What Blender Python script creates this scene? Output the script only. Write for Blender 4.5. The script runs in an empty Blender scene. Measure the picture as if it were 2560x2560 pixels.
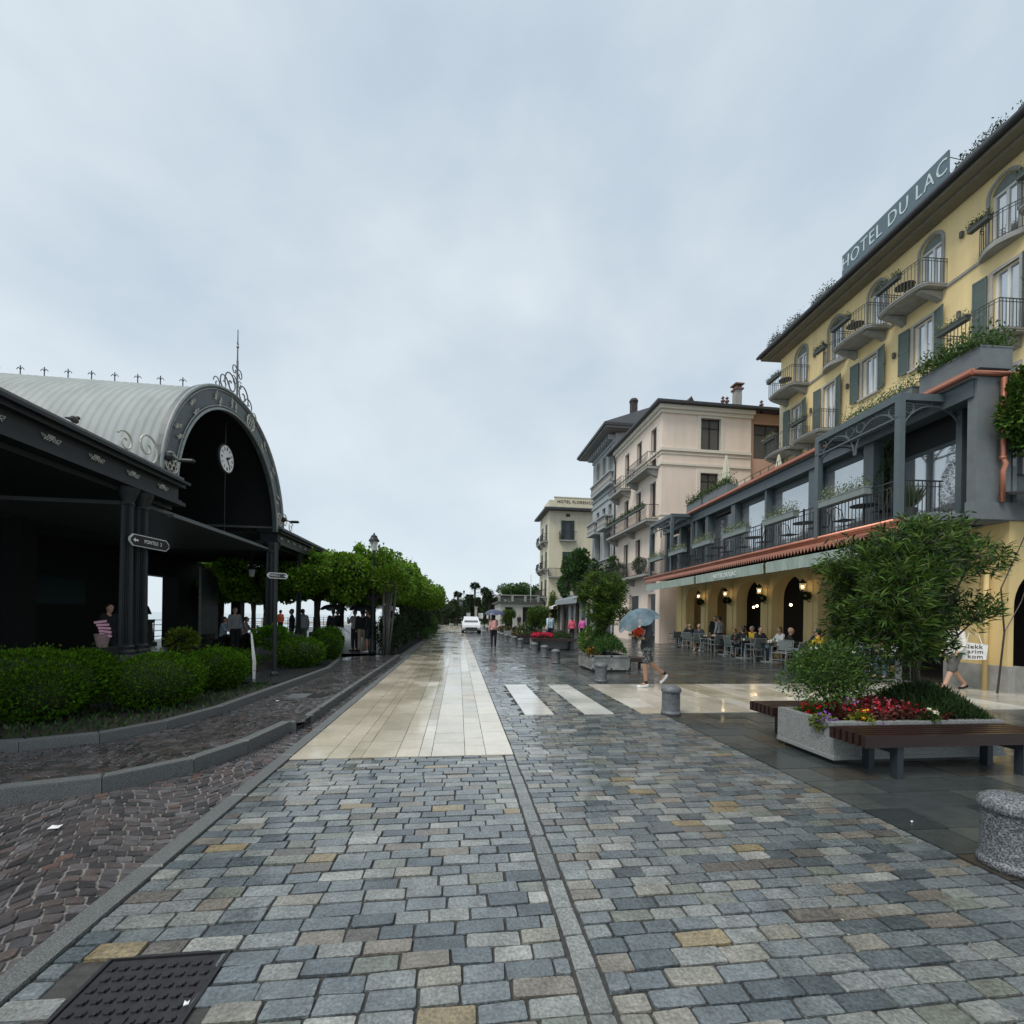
import bpy, math, random
import numpy as np
from mathutils import Matrix, Vector
random.seed(7); RNG = np.random.default_rng(7)
pi = math.pi
S = bpy.context.scene
COL = S.collection
# ------------------------------------------------------------------ camera, world, sun, exposure
cam = bpy.data.cameras.new('camera'); cam_o = bpy.data.objects.new('camera', cam); COL.objects.link(cam_o)
cam.sensor_width = 36; cam.sensor_fit = 'HORIZONTAL'; cam.lens = 36*1100/2560
cam.shift_y = 260/2560; cam.clip_start = 0.05; cam.clip_end = 3000
cam_o.location = (0, 0, 1.6)
YAW = math.radians(6.95); ROLL = math.radians(0.9)
cam_o.matrix_world = Matrix.Translation((0, 0, 1.6)) @ Matrix.Rotation(-YAW, 4, 'Z') @ Matrix.Rotation(pi/2, 4, 'X') @ Matrix.Rotation(ROLL, 4, 'Z')
S.camera = cam_o
W = bpy.data.worlds.new('World'); S.world = W; W.use_nodes = True
wn = W.node_tree.nodes; wl = W.node_tree.links; wn.clear()
def N(nt, t, **k):
    n = nt.nodes.new(t)
    for a, b in k.items():
        if a.startswith('i_'):
            n.inputs[a[2:].replace('_', ' ')].default_value = b
        else: setattr(n, a, b)
    return n
SUN_EL, SUN_ROT = math.radians(56), math.radians(-125)
nt = W.node_tree
sky = N(nt, 'ShaderNodeTexSky', sky_type='NISHITA', sun_disc=False, sun_elevation=SUN_EL, sun_rotation=SUN_ROT)
tc = N(nt, 'ShaderNodeTexCoord')
mp = N(nt, 'ShaderNodeMapping'); mp.inputs['Scale'].default_value = (1, 1, 1.5); mp.inputs['Location'].default_value = (.4, .9, .1)
n1 = N(nt, 'ShaderNodeTexNoise', i_Scale=2.3, i_Detail=6.0, i_Roughness=.52, i_Distortion=.15)
cr = N(nt, 'ShaderNodeValToRGB'); cr.color_ramp.elements[0].position = .33; cr.color_ramp.elements[1].position = .68
cr.color_ramp.elements[0].color = (.40, .475, .545, 1); cr.color_ramp.elements[1].color = (.56, .62, .66, 1)
sx = N(nt, 'ShaderNodeSeparateXYZ')
hr = N(nt, 'ShaderNodeMapRange'); hr.inputs[1].default_value = 0; hr.inputs[2].default_value = .5; hr.inputs[3].default_value = .6; hr.inputs[4].default_value = 0
hm = N(nt, 'ShaderNodeMix', data_type='RGBA'); hm.inputs[7].default_value = (.59, .665, .71, 1)
sc_ = N(nt, 'ShaderNodeMix', data_type='RGBA', blend_type='MIX')
sc2 = N(nt, 'ShaderNodeVectorMath', operation='SCALE'); sc2.inputs[3].default_value = .06
bg = N(nt, 'ShaderNodeBackground'); wo = N(nt, 'ShaderNodeOutputWorld')
wl.new(tc.outputs['Generated'], mp.inputs[0]); wl.new(mp.outputs[0], n1.inputs[0]); wl.new(n1.outputs[0], cr.inputs[0])
wl.new(tc.outputs['Generated'], sx.inputs[0]); wl.new(sx.outputs[2], hr.inputs[0]); wl.new(hr.outputs[0], hm.inputs[0])
wl.new(cr.outputs[0], hm.inputs[6]); wl.new(sky.outputs[0], sc2.inputs[0])
wl.new(hm.outputs[2], sc_.inputs[6]); wl.new(sc2.outputs[0], sc_.inputs[7]); sc_.inputs[0].default_value = .12
wl.new(sc_.outputs[2], bg.inputs[0]); bg.inputs[1].default_value = .95
wl.new(bg.outputs[0], wo.inputs[0])
sun = bpy.data.lights.new('sun', 'SUN'); sun.energy = 1.5; sun.angle = math.radians(24); sun.color = (1, .95, .88)
sun_o = bpy.data.objects.new('sun', sun); COL.objects.link(sun_o)
sd = Vector((math.sin(SUN_ROT)*math.cos(SUN_EL), math.cos(SUN_ROT)*math.cos(SUN_EL), math.sin(SUN_EL)))
sun_o.rotation_euler = sd.to_track_quat('Z', 'Y').to_euler(); sun_o.location = sd*60
S.view_settings.view_transform = 'Standard'; S.view_settings.look = 'None'; S.view_settings.gamma = 1
S.view_settings.exposure = 0.62
try:
    S.cycles.max_bounces = 7; S.cycles.transparent_max_bounces = 8
except Exception: pass

# ------------------------------------------------------------------ materials
MC = {}
def mat(name, col, rough=.6, metal=0, var=.12, scale=6, bump=0, bscale=40, attr=False, col2=None, wet=None, spec=.5, emit=0, trans=0, alpha=1, stretch=None, sheen=0, fine=0, thr=(.3, .7)):
    if name in MC: return MC[name]
    m = bpy.data.materials.new(name); MC[name] = m; m.use_nodes = True; nt = m.node_tree; L = nt.links.new
    p = nt.nodes['Principled BSDF']
    tc = N(nt, 'ShaderNodeTexCoord'); vec = tc.outputs['Object']
    if stretch:
        q = N(nt, 'ShaderNodeMapping'); q.inputs['Scale'].default_value = stretch; L(vec, q.inputs[0]); vec = q.outputs[0]
    no = N(nt, 'ShaderNodeTexNoise', i_Scale=scale, i_Detail=5.0, i_Roughness=.6); L(vec, no.inputs[0])
    c1 = tuple(max(0, c*(1-var)) for c in col); c2 = tuple(c*(1+var) for c in col) if col2 is None else col2
    r = N(nt, 'ShaderNodeValToRGB'); r.color_ramp.elements[0].position = thr[0]; r.color_ramp.elements[1].position = thr[1]
    r.color_ramp.elements[0].color = (*c1, 1); r.color_ramp.elements[1].color = (*c2, 1); L(no.outputs[0], r.inputs[0])
    out = r.outputs[0]
    if fine:
        n3 = N(nt, 'ShaderNodeTexNoise', i_Scale=bscale*2.2, i_Detail=3.0); L(vec, n3.inputs[0])
        mr = N(nt, 'ShaderNodeMapRange'); mr.inputs[1].default_value = .3; mr.inputs[2].default_value = .7; mr.inputs[3].default_value = 1-fine; mr.inputs[4].default_value = 1+fine
        L(n3.outputs[0], mr.inputs[0]); vm = N(nt, 'ShaderNodeVectorMath', operation='SCALE'); L(out, vm.inputs[0]); L(mr.outputs[0], vm.inputs[3]); out = vm.outputs[0]
    if attr:
        a = N(nt, 'ShaderNodeAttribute', attribute_name='Col')
        mx = N(nt, 'ShaderNodeMix', data_type='RGBA', blend_type='MULTIPLY'); mx.inputs[0].default_value = 1
        L(out, mx.inputs[6]); L(a.outputs[0], mx.inputs[7]); out = mx.outputs[2]
    L(out, p.inputs['Base Color'])
    p.inputs['Roughness'].default_value = rough; p.inputs['Metallic'].default_value = metal; p.inputs['Specular IOR Level'].default_value = spec
    if wet:
        n2 = N(nt, 'ShaderNodeTexNoise', i_Scale=wet[2], i_Detail=3.0); L(tc.outputs['Object'], n2.inputs[0])
        mr = N(nt, 'ShaderNodeMapRange'); mr.inputs[1].default_value = .38; mr.inputs[2].default_value = .62; mr.inputs[3].default_value = wet[0]; mr.inputs[4].default_value = wet[1]
        L(n2.outputs[0], mr.inputs[0]); L(mr.outputs[0], p.inputs['Roughness'])
    if wet:
        p.inputs['Coat Weight'].default_value = wet[3] if len(wet) > 3 else 1; p.inputs['Coat IOR'].default_value = 1.33
        m5 = N(nt, 'ShaderNodeMapRange'); m5.inputs[1].default_value = .40; m5.inputs[2].default_value = .60; m5.inputs[3].default_value = wet[0]*.7; m5.inputs[4].default_value = wet[0]*2.2
        L(n2.outputs[0], m5.inputs[0]); L(m5.outputs[0], p.inputs['Coat Roughness'])
    if bump:
        b = N(nt, 'ShaderNodeBump', i_Strength=1.0, i_Distance=bump)
        n4 = N(nt, 'ShaderNodeTexNoise', i_Scale=bscale, i_Detail=4.0, i_Roughness=.6); L(vec, n4.inputs[0]); L(n4.outputs[0], b.inputs['Height']); L(b.outputs[0], p.inputs['Normal'])
    if emit:
        p.inputs['Emission Color'].default_value = (*col, 1); p.inputs['Emission Strength'].default_value = emit
    if trans: p.inputs['Transmission Weight'].default_value = trans
    if sheen: p.inputs['Subsurface Weight'].default_value = 0
    p.inputs['Alpha'].default_value = alpha
    return m
def leafmat(name, col, rough=.5, spec=.25):
    if name in MC: return MC[name]
    m = bpy.data.materials.new(name); MC[name] = m; m.use_nodes = True; nt = m.node_tree; L = nt.links.new
    p = nt.nodes['Principled BSDF']; a = N(nt, 'ShaderNodeAttribute', attribute_name='Col')
    mx = N(nt, 'ShaderNodeMix', data_type='RGBA', blend_type='MULTIPLY'); mx.inputs[0].default_value = 1; mx.inputs[6].default_value = (*col, 1)
    L(a.outputs[0], mx.inputs[7]); L(mx.outputs[2], p.inputs['Base Color'])
    p.inputs['Roughness'].default_value = rough; p.inputs['Specular IOR Level'].default_value = spec
    t = N(nt, 'ShaderNodeBsdfTranslucent'); L(mx.outputs[2], t.inputs[0]); ms = N(nt, 'ShaderNodeMixShader'); ms.inputs[0].default_value = .25
    o = nt.nodes['Material Output']; L(p.outputs[0], ms.inputs[1]); L(t.outputs[0], ms.inputs[2]); L(ms.outputs[0], o.inputs[0])
    return m

# ------------------------------------------------------------------ mesh builder
class MB:
    def __init__(s, off=(0, 0, 0)): s.v = []; s.f = []; s.c = []; s.off = Vector(off); s.col = None
    def add(s, vs, fs, M=None):
        n = len(s.v)
        for p in vs:
            p = Vector(p)
            if M is not None: p = M @ p
            s.v.append(p - s.off)
        for f in fs:
            s.f.append(tuple(i+n for i in f)); s.c.append(s.col)
        return s
    def box(s, x0, y0, z0, x1, y1, z1, M=None):
        vs = [(x, y, z) for x in (x0, x1) for y in (y0, y1) for z in (z0, z1)]
        return s.add(vs, [(0, 1, 3, 2), (4, 6, 7, 5), (0, 4, 5, 1), (2, 3, 7, 6), (0, 2, 6, 4), (1, 5, 7, 3)], M)
    def tube(s, pts, r, n=6, M=None, closed=False):
        pts = [Vector(p) for p in pts]; rs = r if isinstance(r, (list, tuple)) else [r]*len(pts)
        vs = []; m = len(pts); up = None
        for i, p in enumerate(pts):
            a = pts[(i-1) % m] if (i or closed) else p; b = pts[(i+1) % m] if (i < m-1 or closed) else p
            t = (b-a)
            t = t.normalized() if t.length > 1e-9 else Vector((0, 0, 1))
            if up is None: up = Vector((0, 0, 1)) if abs(t.z) < .9 else Vector((1, 0, 0))
            u = up - t*up.dot(t)
            if u.length < 1e-4: u = t.orthogonal()
            u.normalize(); w = t.cross(u); up = u
            for k in range(n):
                an = 2*pi*k/n; vs.append(p+(u*math.cos(an)+w*math.sin(an))*rs[i])
        fs = []
        for i in range(m if closed else m-1):
            j = (i+1) % m
            for k in range(n): fs.append((i*n+k, i*n+(k+1) % n, j*n+(k+1) % n, j*n+k))
        if not closed: fs.append(tuple(range(n))[::-1]); fs.append(tuple((m-1)*n+k for k in range(n)))
        return s.add(vs, fs, M)
    def lathe(s, prof, c=(0, 0, 0), n=16, M=None):
        vs = []; fs = []
        for (r, z) in prof:
            for k in range(n):
                a = 2*pi*k/n; vs.append((c[0]+r*math.cos(a), c[1]+r*math.sin(a), c[2]+z))
        for i in range(len(prof)-1):
            for k in range(n): fs.append((i*n+k, i*n+(k+1) % n, (i+1)*n+(k+1) % n, (i+1)*n+k))
        fs.append(tuple(range(n))[::-1]); fs.append(tuple((len(prof)-1)*n+k for k in range(n)))
        return s.add(vs, fs, M)
    def prism(s, poly, z0, z1, M=None):
        n = len(poly); vs = [(x, y, z0) for x, y in poly]+[(x, y, z1) for x, y in poly]
        fs = [tuple(range(n))[::-1], tuple(range(n, 2*n))]+[(i, (i+1) % n, n+(i+1) % n, n+i) for i in range(n)]
        return s.add(vs, fs, M)
    def quad(s, a, b, c, d): return s.add([a, b, c, d], [(0, 1, 2, 3)])
    def ball(s, c, r, n=10, M=None):
        r = r if isinstance(r, (tuple, list)) else (r, r, r)
        vs = []; fs = []; m = max(4, n//2)
        for i in range(m+1):
            t = pi*i/m
            for k in range(n):
                a = 2*pi*k/n; vs.append((c[0]+r[0]*math.sin(t)*math.cos(a), c[1]+r[1]*math.sin(t)*math.sin(a), c[2]+r[2]*math.cos(t)))
        for i in range(m):
            for k in range(n): fs.append((i*n+k, (i+1)*n+k, (i+1)*n+(k+1) % n, i*n+(k+1) % n))
        return s.add(vs, fs, M)
    def build(s, name, m, parent=None, smooth=False, mods=None):
        me = bpy.data.meshes.new(name); me.from_pydata([tuple(v) for v in s.v], [], s.f); me.materials.append(m)
        if any(c is not None for c in s.c):
            a = me.attributes.new('Col', 'FLOAT_COLOR', 'FACE'); arr = np.ones((len(s.f), 4), dtype=np.float32)
            for i, c in enumerate(s.c):
                if c is not None: arr[i, :3] = c
            a.data.foreach_set('color', arr.ravel())
        if smooth: me.polygons.foreach_set('use_smooth', [True]*len(me.polygons))
        o = bpy.data.objects.new(name, me); COL.objects.link(o)
        if parent is not None: o.parent = parent
        return o
def tag(o, label=None, cat=None, group=None, kind=None):
    if label: o['label'] = label
    if cat: o['category'] = cat
    if group: o['group'] = group
    if kind: o['kind'] = kind
    return o
def thing(name, label, cat, loc=(0, 0, 0), rz=0, group=None, kind=None):
    o = bpy.data.objects.new(name, None); COL.objects.link(o); o.empty_display_size = .1
    o.location = loc; o.rotation_euler = (0, 0, rz)
    return tag(o, label, cat, group, kind)
def dup(o, loc=None, rz=None, label=None, parent=None, group=None, scale=None):
    c = o.copy(); COL.objects.link(c)
    if parent is not None: c.parent = parent
    if loc is not None: c.location = loc
    if rz is not None: c.rotation_euler = (0, 0, rz)
    if scale is not None: c.scale = scale
    if label: c['label'] = label
    if group: c['group'] = group
    for ch in [x for x in CH.get(o.name, [])] or list(o.children): dup(ch, parent=c)
    return c
CH = {}
def text(body, size, m, M, parent=None, name='lettering', ext=.004, space=1.0, offset=0, align='CENTER'):
    cu = bpy.data.curves.new(name, 'FONT'); cu.body = body; cu.size = size; cu.extrude = ext; cu.space_character = space; cu.offset = offset
    cu.align_x = align; cu.align_y = 'CENTER'; cu.resolution_u = 3; cu.materials.append(m)
    tmp = bpy.data.objects.new('tmp', cu); COL.objects.link(tmp); bpy.context.view_layer.update()
    me = bpy.data.meshes.new_from_object(tmp.evaluated_get(bpy.context.evaluated_depsgraph_get())); me.name = name
    bpy.data.objects.remove(tmp); bpy.data.curves.remove(cu)
    if not me.materials: me.materials.append(m)
    o = bpy.data.objects.new(name, me); COL.objects.link(o)
    if parent is not None: o.parent = parent
    o.matrix_local = M
    return o
def fmesh(name, V, F, C, m, parent=None, smooth=False, loops=4):
    me = bpy.data.meshes.new(name); nf = len(F)
    me.vertices.add(len(V)); me.vertices.foreach_set('co', np.asarray(V, dtype=np.float32).ravel())
    me.loops.add(nf*loops); me.loops.foreach_set('vertex_index', np.asarray(F, dtype=np.int32).ravel())
    me.polygons.add(nf); me.polygons.foreach_set('loop_start', np.arange(nf, dtype=np.int32)*loops)
    try: me.polygons.foreach_set('loop_total', np.full(nf, loops, dtype=np.int32))
    except Exception: pass
    me.update(calc_edges=True); me.validate()
    if C is not None:
        a = me.attributes.new('Col', 'FLOAT_COLOR', 'FACE'); arr = np.ones((nf, 4), dtype=np.float32); arr[:, :3] = C; a.data.foreach_set('color', arr.ravel())
    me.materials.append(m)
    o = bpy.data.objects.new(name, me); COL.objects.link(o)
    if parent is not None: o.parent = parent
    return o
def rdir(n):
    d = RNG.normal(size=(n, 3)); return d/np.linalg.norm(d, axis=1, keepdims=True)
def leaves(name, P, D, L, Wd, m, parent=None, cvar=.35, tint=None, fold=.25, droop=0):
    """P points, D unit directions; a folded blade of two triangles pairs (4 verts as 2 quads-less tris)"""
    n = len(P); R = rdir(n); side = np.cross(D, R); side /= np.linalg.norm(side, axis=1, keepdims=True)+1e-9
    nor = np.cross(side, D); L = np.broadcast_to(L, (n,))[:, None]*RNG.uniform(.7, 1.25, (n, 1)); Wd = np.broadcast_to(Wd, (n,))[:, None]*RNG.uniform(.8, 1.2, (n, 1))
    b = P; mid = P+D*L*.45; tip = P+D*L+np.array([0, 0, -1])*droop*L
    l = mid+side*Wd*.5+nor*Wd*fold; r = mid-side*Wd*.5+nor*Wd*fold
    V = np.stack([b, l, tip, r], 1).reshape(-1, 3); i = np.arange(n)*4
    F = np.stack([np.stack([i, i+2, i+1], 1), np.stack([i, i+3, i+2], 1)], 1).reshape(-1, 3)
    c = RNG.uniform(1-cvar, 1+cvar, (n, 1))*np.ones((1, 3)); c[:, 0] *= RNG.uniform(.75, 1.3, n); c[:, 2] *= RNG.uniform(.7, 1.1, n)
    if tint is not None: c = c*tint
    return fmesh(name, V, F, np.repeat(c, 2, 0), m, parent, loops=3)

# hotel frame: turned 3.3 degrees clockwise from the street
HA = math.radians(3.3); HM = Matrix.Rotation(-HA, 4, 'Z')
def hw(x, y, z=0): return HM @ Vector((x, y, z))
def hthing(name, label, cat, x, y, z=0, group=None): return thing(name, label, cat, hw(x, y, z), -HA, group)

# ------------------------------------------------------------------ ground and paving
def stones(name, cells, cols, m, z=0.0, gap=.008, cut=.018, drop=.014, inset=.006, tilt=.012, hv=.0025, jit=.004, seed=1, warp=None):
    """cells: list of (x0,y0,x1,y1) or 4 corner lists; every stone an octagon with a worn rim"""
    rg = np.random.default_rng(seed); V = []; Fs = []; Cc = []
    for k, ce in enumerate(cells):
        if len(ce) == 4 and not hasattr(ce[0], '__len__'):
            x0, y0, x1, y1 = ce; q = [(x0, y0), (x1, y0), (x1, y1), (x0, y1)]
        else: q = ce
        cx = sum(p[0] for p in q)/4; cy = sum(p[1] for p in q)/4
        qq = []
        for (x, y) in q:
            dx, dy = x-cx, y-cy; l = math.hypot(dx, dy) or 1
            sx_ = gap/2*(1 if dx > 0 else -1); sy_ = gap/2*(1 if dy > 0 else -1)
            qq.append((x-sx_+rg.uniform(-jit, jit), y-sy_+rg.uniform(-jit, jit)))
        tx, ty = rg.normal(0, tilt, 2); h = z+rg.normal(0, hv); n = len(V); ring = []
        for i in range(4):
            a = qq[i]; pv = qq[i-1]; nx = qq[(i+1) % 4]
            for o in (pv, nx):
                l = math.hypot(o[0]-a[0], o[1]-a[1]) or 1; t = min(cut*rg.uniform(.6, 1.3), l*.35)/l
                ring.append((a[0]+(o[0]-a[0])*t, a[1]+(o[1]-a[1])*t))
        for (x, y) in ring: V.append((x, y, z-drop))
        for (x, y) in ring:
            l = math.hypot(x-cx, y-cy) or 1; x2 = x-(x-cx)/l*inset; y2 = y-(y-cy)/l*inset
            V.append((x2, y2, h+(x2-cx)*tx+(y2-cy)*ty))
        Fs.append(tuple(range(n+8, n+16))); Cc.append(cols[k])
        for i in range(8): Fs.append((n+i, n+(i+1) % 8, n+8+(i+1) % 8, n+8+i)); Cc.append([c*.8 for c in cols[k]])
    me = bpy.data.meshes.new(name); me.from_pydata(V, [], Fs); me.materials.append(m)
    a = me.attributes.new('Col', 'FLOAT_COLOR', 'FACE'); arr = np.ones((len(Fs), 4), dtype=np.float32); arr[:, :3] = np.array(Cc); a.data.foreach_set('color', arr.ravel())
    o = bpy.data.objects.new(name, me); COL.objects.link(o); tag(o, kind='structure'); return o
def sheet(name, poly, z, m):
    b = MB(); b.add([(x, y, z) for x, y in poly], [tuple(range(len(poly)))]); o = b.build(name, m); return tag(o, kind='structure')
m_joint = mat('joint_grout', (.05, .05, .046), .75, var=.3, scale=30, bump=.004, bscale=150)
m_gneiss = mat('split_gneiss', (.88, .88, .88), .35, var=.26, scale=7, bump=.014, bscale=30, attr=True, wet=(.08, .34, .7), fine=.34)
m_slab = mat('wet_gneiss_slab', (.9, .9, .9), .3, var=.2, scale=5, bump=.004, bscale=30, attr=True, wet=(.13, .40, .8, .55), fine=.16, stretch=(1, 3, 1))
m_trav = mat('wet_travertine', (.93, .93, .93), .3, var=.09, scale=3, bump=.0015, bscale=14, attr=True, wet=(.09, .34, .9, .45), fine=.06)
m_porph = mat('porphyry_cube', (.9, .9, .9), .35, var=.25, scale=14, bump=.006, bscale=60, attr=True, wet=(.16, .42, .8), fine=.12)
m_granite = mat('speckled_granite', (.10, .105, .105), .5, var=.3, scale=150, col2=(.22, .23, .225), thr=(.42, .68), bump=.002, bscale=120)
m_ground = mat('ground_base', (.06, .06, .058), .6, var=.25, scale=3, bump=.004)
m_asph = mat('wet_dark_paving', (.035, .037, .04), .25, var=.2, scale=20, bump=.002, bscale=90)
m_water = mat('lake_water', (.25, .33, .36), .12, var=.1, scale=.3, bump=.05, bscale=1.2)
sheet('ground', [(-16, -8), (500, -8), (500, 900), (-16, 900)], -.10, m_ground)
sheet('lake_water', [(-900, -300), (-16, -300), (-16, 900), (-900, 900)], -1.4, m_water)
b = MB(); b.box(-16.6, -8, -2.5, -16.003, 300, -.05); tag(b.build('quay', mat('quay_stone', (.2, .2, .19), .7, bump=.01)), kind='structure')
PAL = [((.165, .188, .195), 9), ((.125, .148, .16), 7), ((.090, .110, .120), 5), ((.215, .232, .23), 6), ((.25, .262, .245), 5), ((.25, .24, .205), 3), ((.205, .185, .155), 2), ((.28, .225, .13), .7), ((.18, .195, .165), 2), ((.14, .128, .115), 2), ((.33, .335, .31), 1.8)]
def pick(pal, rg, v=.1):
    w = np.array([p[1] for p in pal], float); i = rg.choice(len(pal), p=w/w.sum()); s = 1+rg.uniform(-v, v)
    return [c*s for c in pal[i][0]]
def rows(x0, x1, y0, y1, pitch, wmin, wmax, rg, skip=None):
    out = []; y = y0
    while y < y1:
        ye = y+pitch*rg.uniform(.9, 1.1); x = x0-rg.uniform(0, wmin) if x0 < -50 else x0; first = True
        while x < x1-1e-6:
            w = rg.uniform(wmin, wmax) * (rg.uniform(.45, 1) if first else 1); first = False; xe = min(x+w, x1)
            if x1-xe < wmin*.4: xe = x1
            cx, cy = (x+xe)/2, (y+ye)/2
            if not (skip and skip(cx, cy)): out.append((x, y, xe, ye))
            x = xe
        y = ye
    return out
rg = np.random.default_rng(3)
MH = (-1.56, 1.2, -1.04, 2.23)
inmh = lambda x, y: MH[0]-.06 < x < MH[2]+.06 and y < MH[3]+.03 and y > MH[1]
cells = rows(-1.80, .535, 1.0, 5.0, .10, .165, .27, rg, lambda x, y: inmh(x, y))
def cross(x, y): return 7.0 < y < 10.12 and (1.085 < x < 1.585 or 2.075 < x < 2.595 or x > 3.06)
cells += rows(.665, 3.42, 1.0, 46.0, .10, .165, .27, rg, cross)
cols = [pick(PAL, rg) for _ in cells]
ka = len(cells); y = 1.0
while y < 5.0:
    l = rg.uniform(.17, .3); cells.append((.545, y, .655, min(y+l, 5.0))); q_ = rg.uniform(.8, 1.25); cols.append([c*q_ for c in (.2, .21, .2)]); y += l
# stones towards the right are toned slightly darker
cols = [[c[0]*(.9 if ce[0] > 2 and i < ka else 1), c[1]*(.9 if ce[0] > 2 and i < ka else 1), c[2]*(.9 if ce[0] > 2 and i < ka else 1)] for i, (c, ce) in enumerate(zip(cols, cells))]
stones('plaza_paving', cells, cols, m_gneiss, gap=.0075, cut=.008, inset=.0035, drop=.010, tilt=.012, jit=.0045, seed=5)
sheet('plaza_bed', [(-1.80, -4), (14.8, -4), (14.8, 100), (-1.80, 100)], -.012, m_joint)
# travertine strip, crossing bars and the wide pale band in front of the arcade
TR = [((.54, .48, .37), 4), ((.62, .575, .48), 4), ((.68, .65, .575), 3), ((.45, .395, .30), 2), ((.58, .535, .44), 3)]
edges = [-1.80, -1.41, -1.18, -1.04, -.67, -.42, -.28, .10, .34, .655]
cells = []; cols = []
for a, b_ in zip(edges[:-1], edges[1:]):
    y = 5.02; base = np.array(pick(TR, rg)); 
    if a > .05: base = base*1.15
    while y < 75:
        l = rg.uniform(.3, .46) if b_-a < .3 else rg.uniform(.42, .62)
        if rg.random() < .08: base = np.array(pick(TR, rg))
        cells.append((a, y, b_, y+l)); cols.append(list(base*rg.uniform(.9, 1.1))); y += l
for (a, b_) in ((1.09, 1.58), (2.08, 2.59)):
    y = 7.02
    for l in (.42, .5, .44, .52, .45, .55, .22):
        cells.append((a, y, b_, y+l)); cols.append(list(np.array((.70, .69, .64))*rg.uniform(.86, 1.08))); y += l
x = 3.06
while x < 14.6:
    w = rg.choice([.34, .5, .26, .42]); y = 7.02; base = np.array(pick(TR, rg))
    while y < 10.1:
        l = min(rg.uniform(.45, .9), 10.12-y)
        if rg.random() < .25: base = np.array(pick(TR, rg))
        cells.append((x, y, x+w, y+l)); cols.append(list(base*rg.uniform(.88, 1.05))); y += l
    x += w
stones('travertine_paving', cells, cols, m_trav, z=.010, gap=.005, cut=.004, drop=.01, inset=.001, tilt=.0012, hv=.0006, jit=.001, seed=8)
# big dark slabs on the hotel side
SL = [((.052, .062, .062), 5), ((.036, .046, .048), 4), ((.072, .080, .074), 3), ((.06, .053, .042), 2), ((.098, .102, .094), 1.2)]
cells = rows(3.43, 14.8, 1.0, 7.0, .33, .5, 1.0, rg)+rows(3.43, 14.8, 10.13, 48, .33, .5, 1.1, rg)
stones('slab_paving', cells, [pick(SL, rg) for _ in cells], m_slab, gap=.006, cut=.006, drop=.012, inset=.002, tilt=.004, hv=.001, jit=.002, seed=9)
sheet('street_far', [(.66, 46), (3.42, 46), (3.42, 90), (.66, 90)], -.004, mat('far_cobbles', (.17, .18, .18), .3, var=.3, scale=9, bump=.01, bscale=20))
# kerb beside the strip
def kerb(name, pts, w, z0, z1, side=1, seg=.9, m=None):
    """stretch of kerbstones; pts left edge polyline, w to the right"""
    b = MB(); P = [Vector((x, y)) for x, y in pts]; acc = []
    for i in range(len(P)-1):
        L_ = (P[i+1]-P[i]).length; n = max(1, int(L_/seg+.5))
        for k in range(n): acc.append((P[i].lerp(P[i+1], k/n), P[i].lerp(P[i+1], (k+1)/n)))
    def nrm(a, c): t = (c-a).normalized(); return Vector((t.y, -t.x))*w
    nn = [nrm(a, c) for a, c in acc]
    for i, (a, c) in enumerate(acc):
        na = nn[i] if i == 0 else (nn[i-1]+nn[i])/2; nc = nn[i] if i == len(acc)-1 else (nn[i+1]+nn[i])/2
        t = (c-a).normalized()*.003; a2 = a+t; c2 = c-t; e = .012
        q = [a2, a2+na, c2+nc, c2]; cx = sum(q, Vector((0, 0)))/4
        vs = [(p.x, p.y, z0) for p in q]+[(p.x, p.y, z1-e) for p in q]+[((p+(cx-p).normalized()*e).x, (p+(cx-p).normalized()*e).y, z1) for p in q]
        b.add(vs, [(0, 1, 5, 4), (1, 2, 6, 5), (2, 3, 7, 6), (3, 0, 4, 7), (4, 5, 9, 8), (5, 6, 10, 9), (6, 7, 11, 10), (7, 4, 8, 11), (8, 9, 10, 11)])
    return tag(b.build(name, m or m_granite), kind='structure')
kerb('kerb_edge', [(-1.94, .8), (-1.94, 62)], .13, -.2, .012, seg=1.1)
# sunken porphyry lane on the left, laid in arcs
POL = [((.10, .085, .083), 5), ((.075, .07, .072), 5), ((.12, .095, .09), 3), ((.14, .13, .135), 4), ((.14, .09, .075), .6), ((.05, .047, .048), 3)]
def inpoly(x, y, P):
    c = False; j = len(P)-1
    for i in range(len(P)):
        if (P[i][1] > y) != (P[j][1] > y) and x < (P[j][0]-P[i][0])*(y-P[i][1])/(P[j][1]-P[i][1])+P[i][0]: c = not c
        j = i
    return c
KM = [(-8.0, 3.6), (-5.2, 4.02), (-3.89, 4.29), (-3.24, 4.50), (-2.78, 4.95), (-2.56, 5.55), (-2.42, 6.5)]
KB = [(-9, 5.0), (-5.6, 5.36), (-4.75, 5.5), (-4.2, 5.75), (-3.86, 6.3), (-3.66, 7.2), (-3.58, 9.2), (-3.48, 12.2), (-3.75, 14.2), (-4.15, 16.0), (-6.0, 17.4)]
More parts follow.
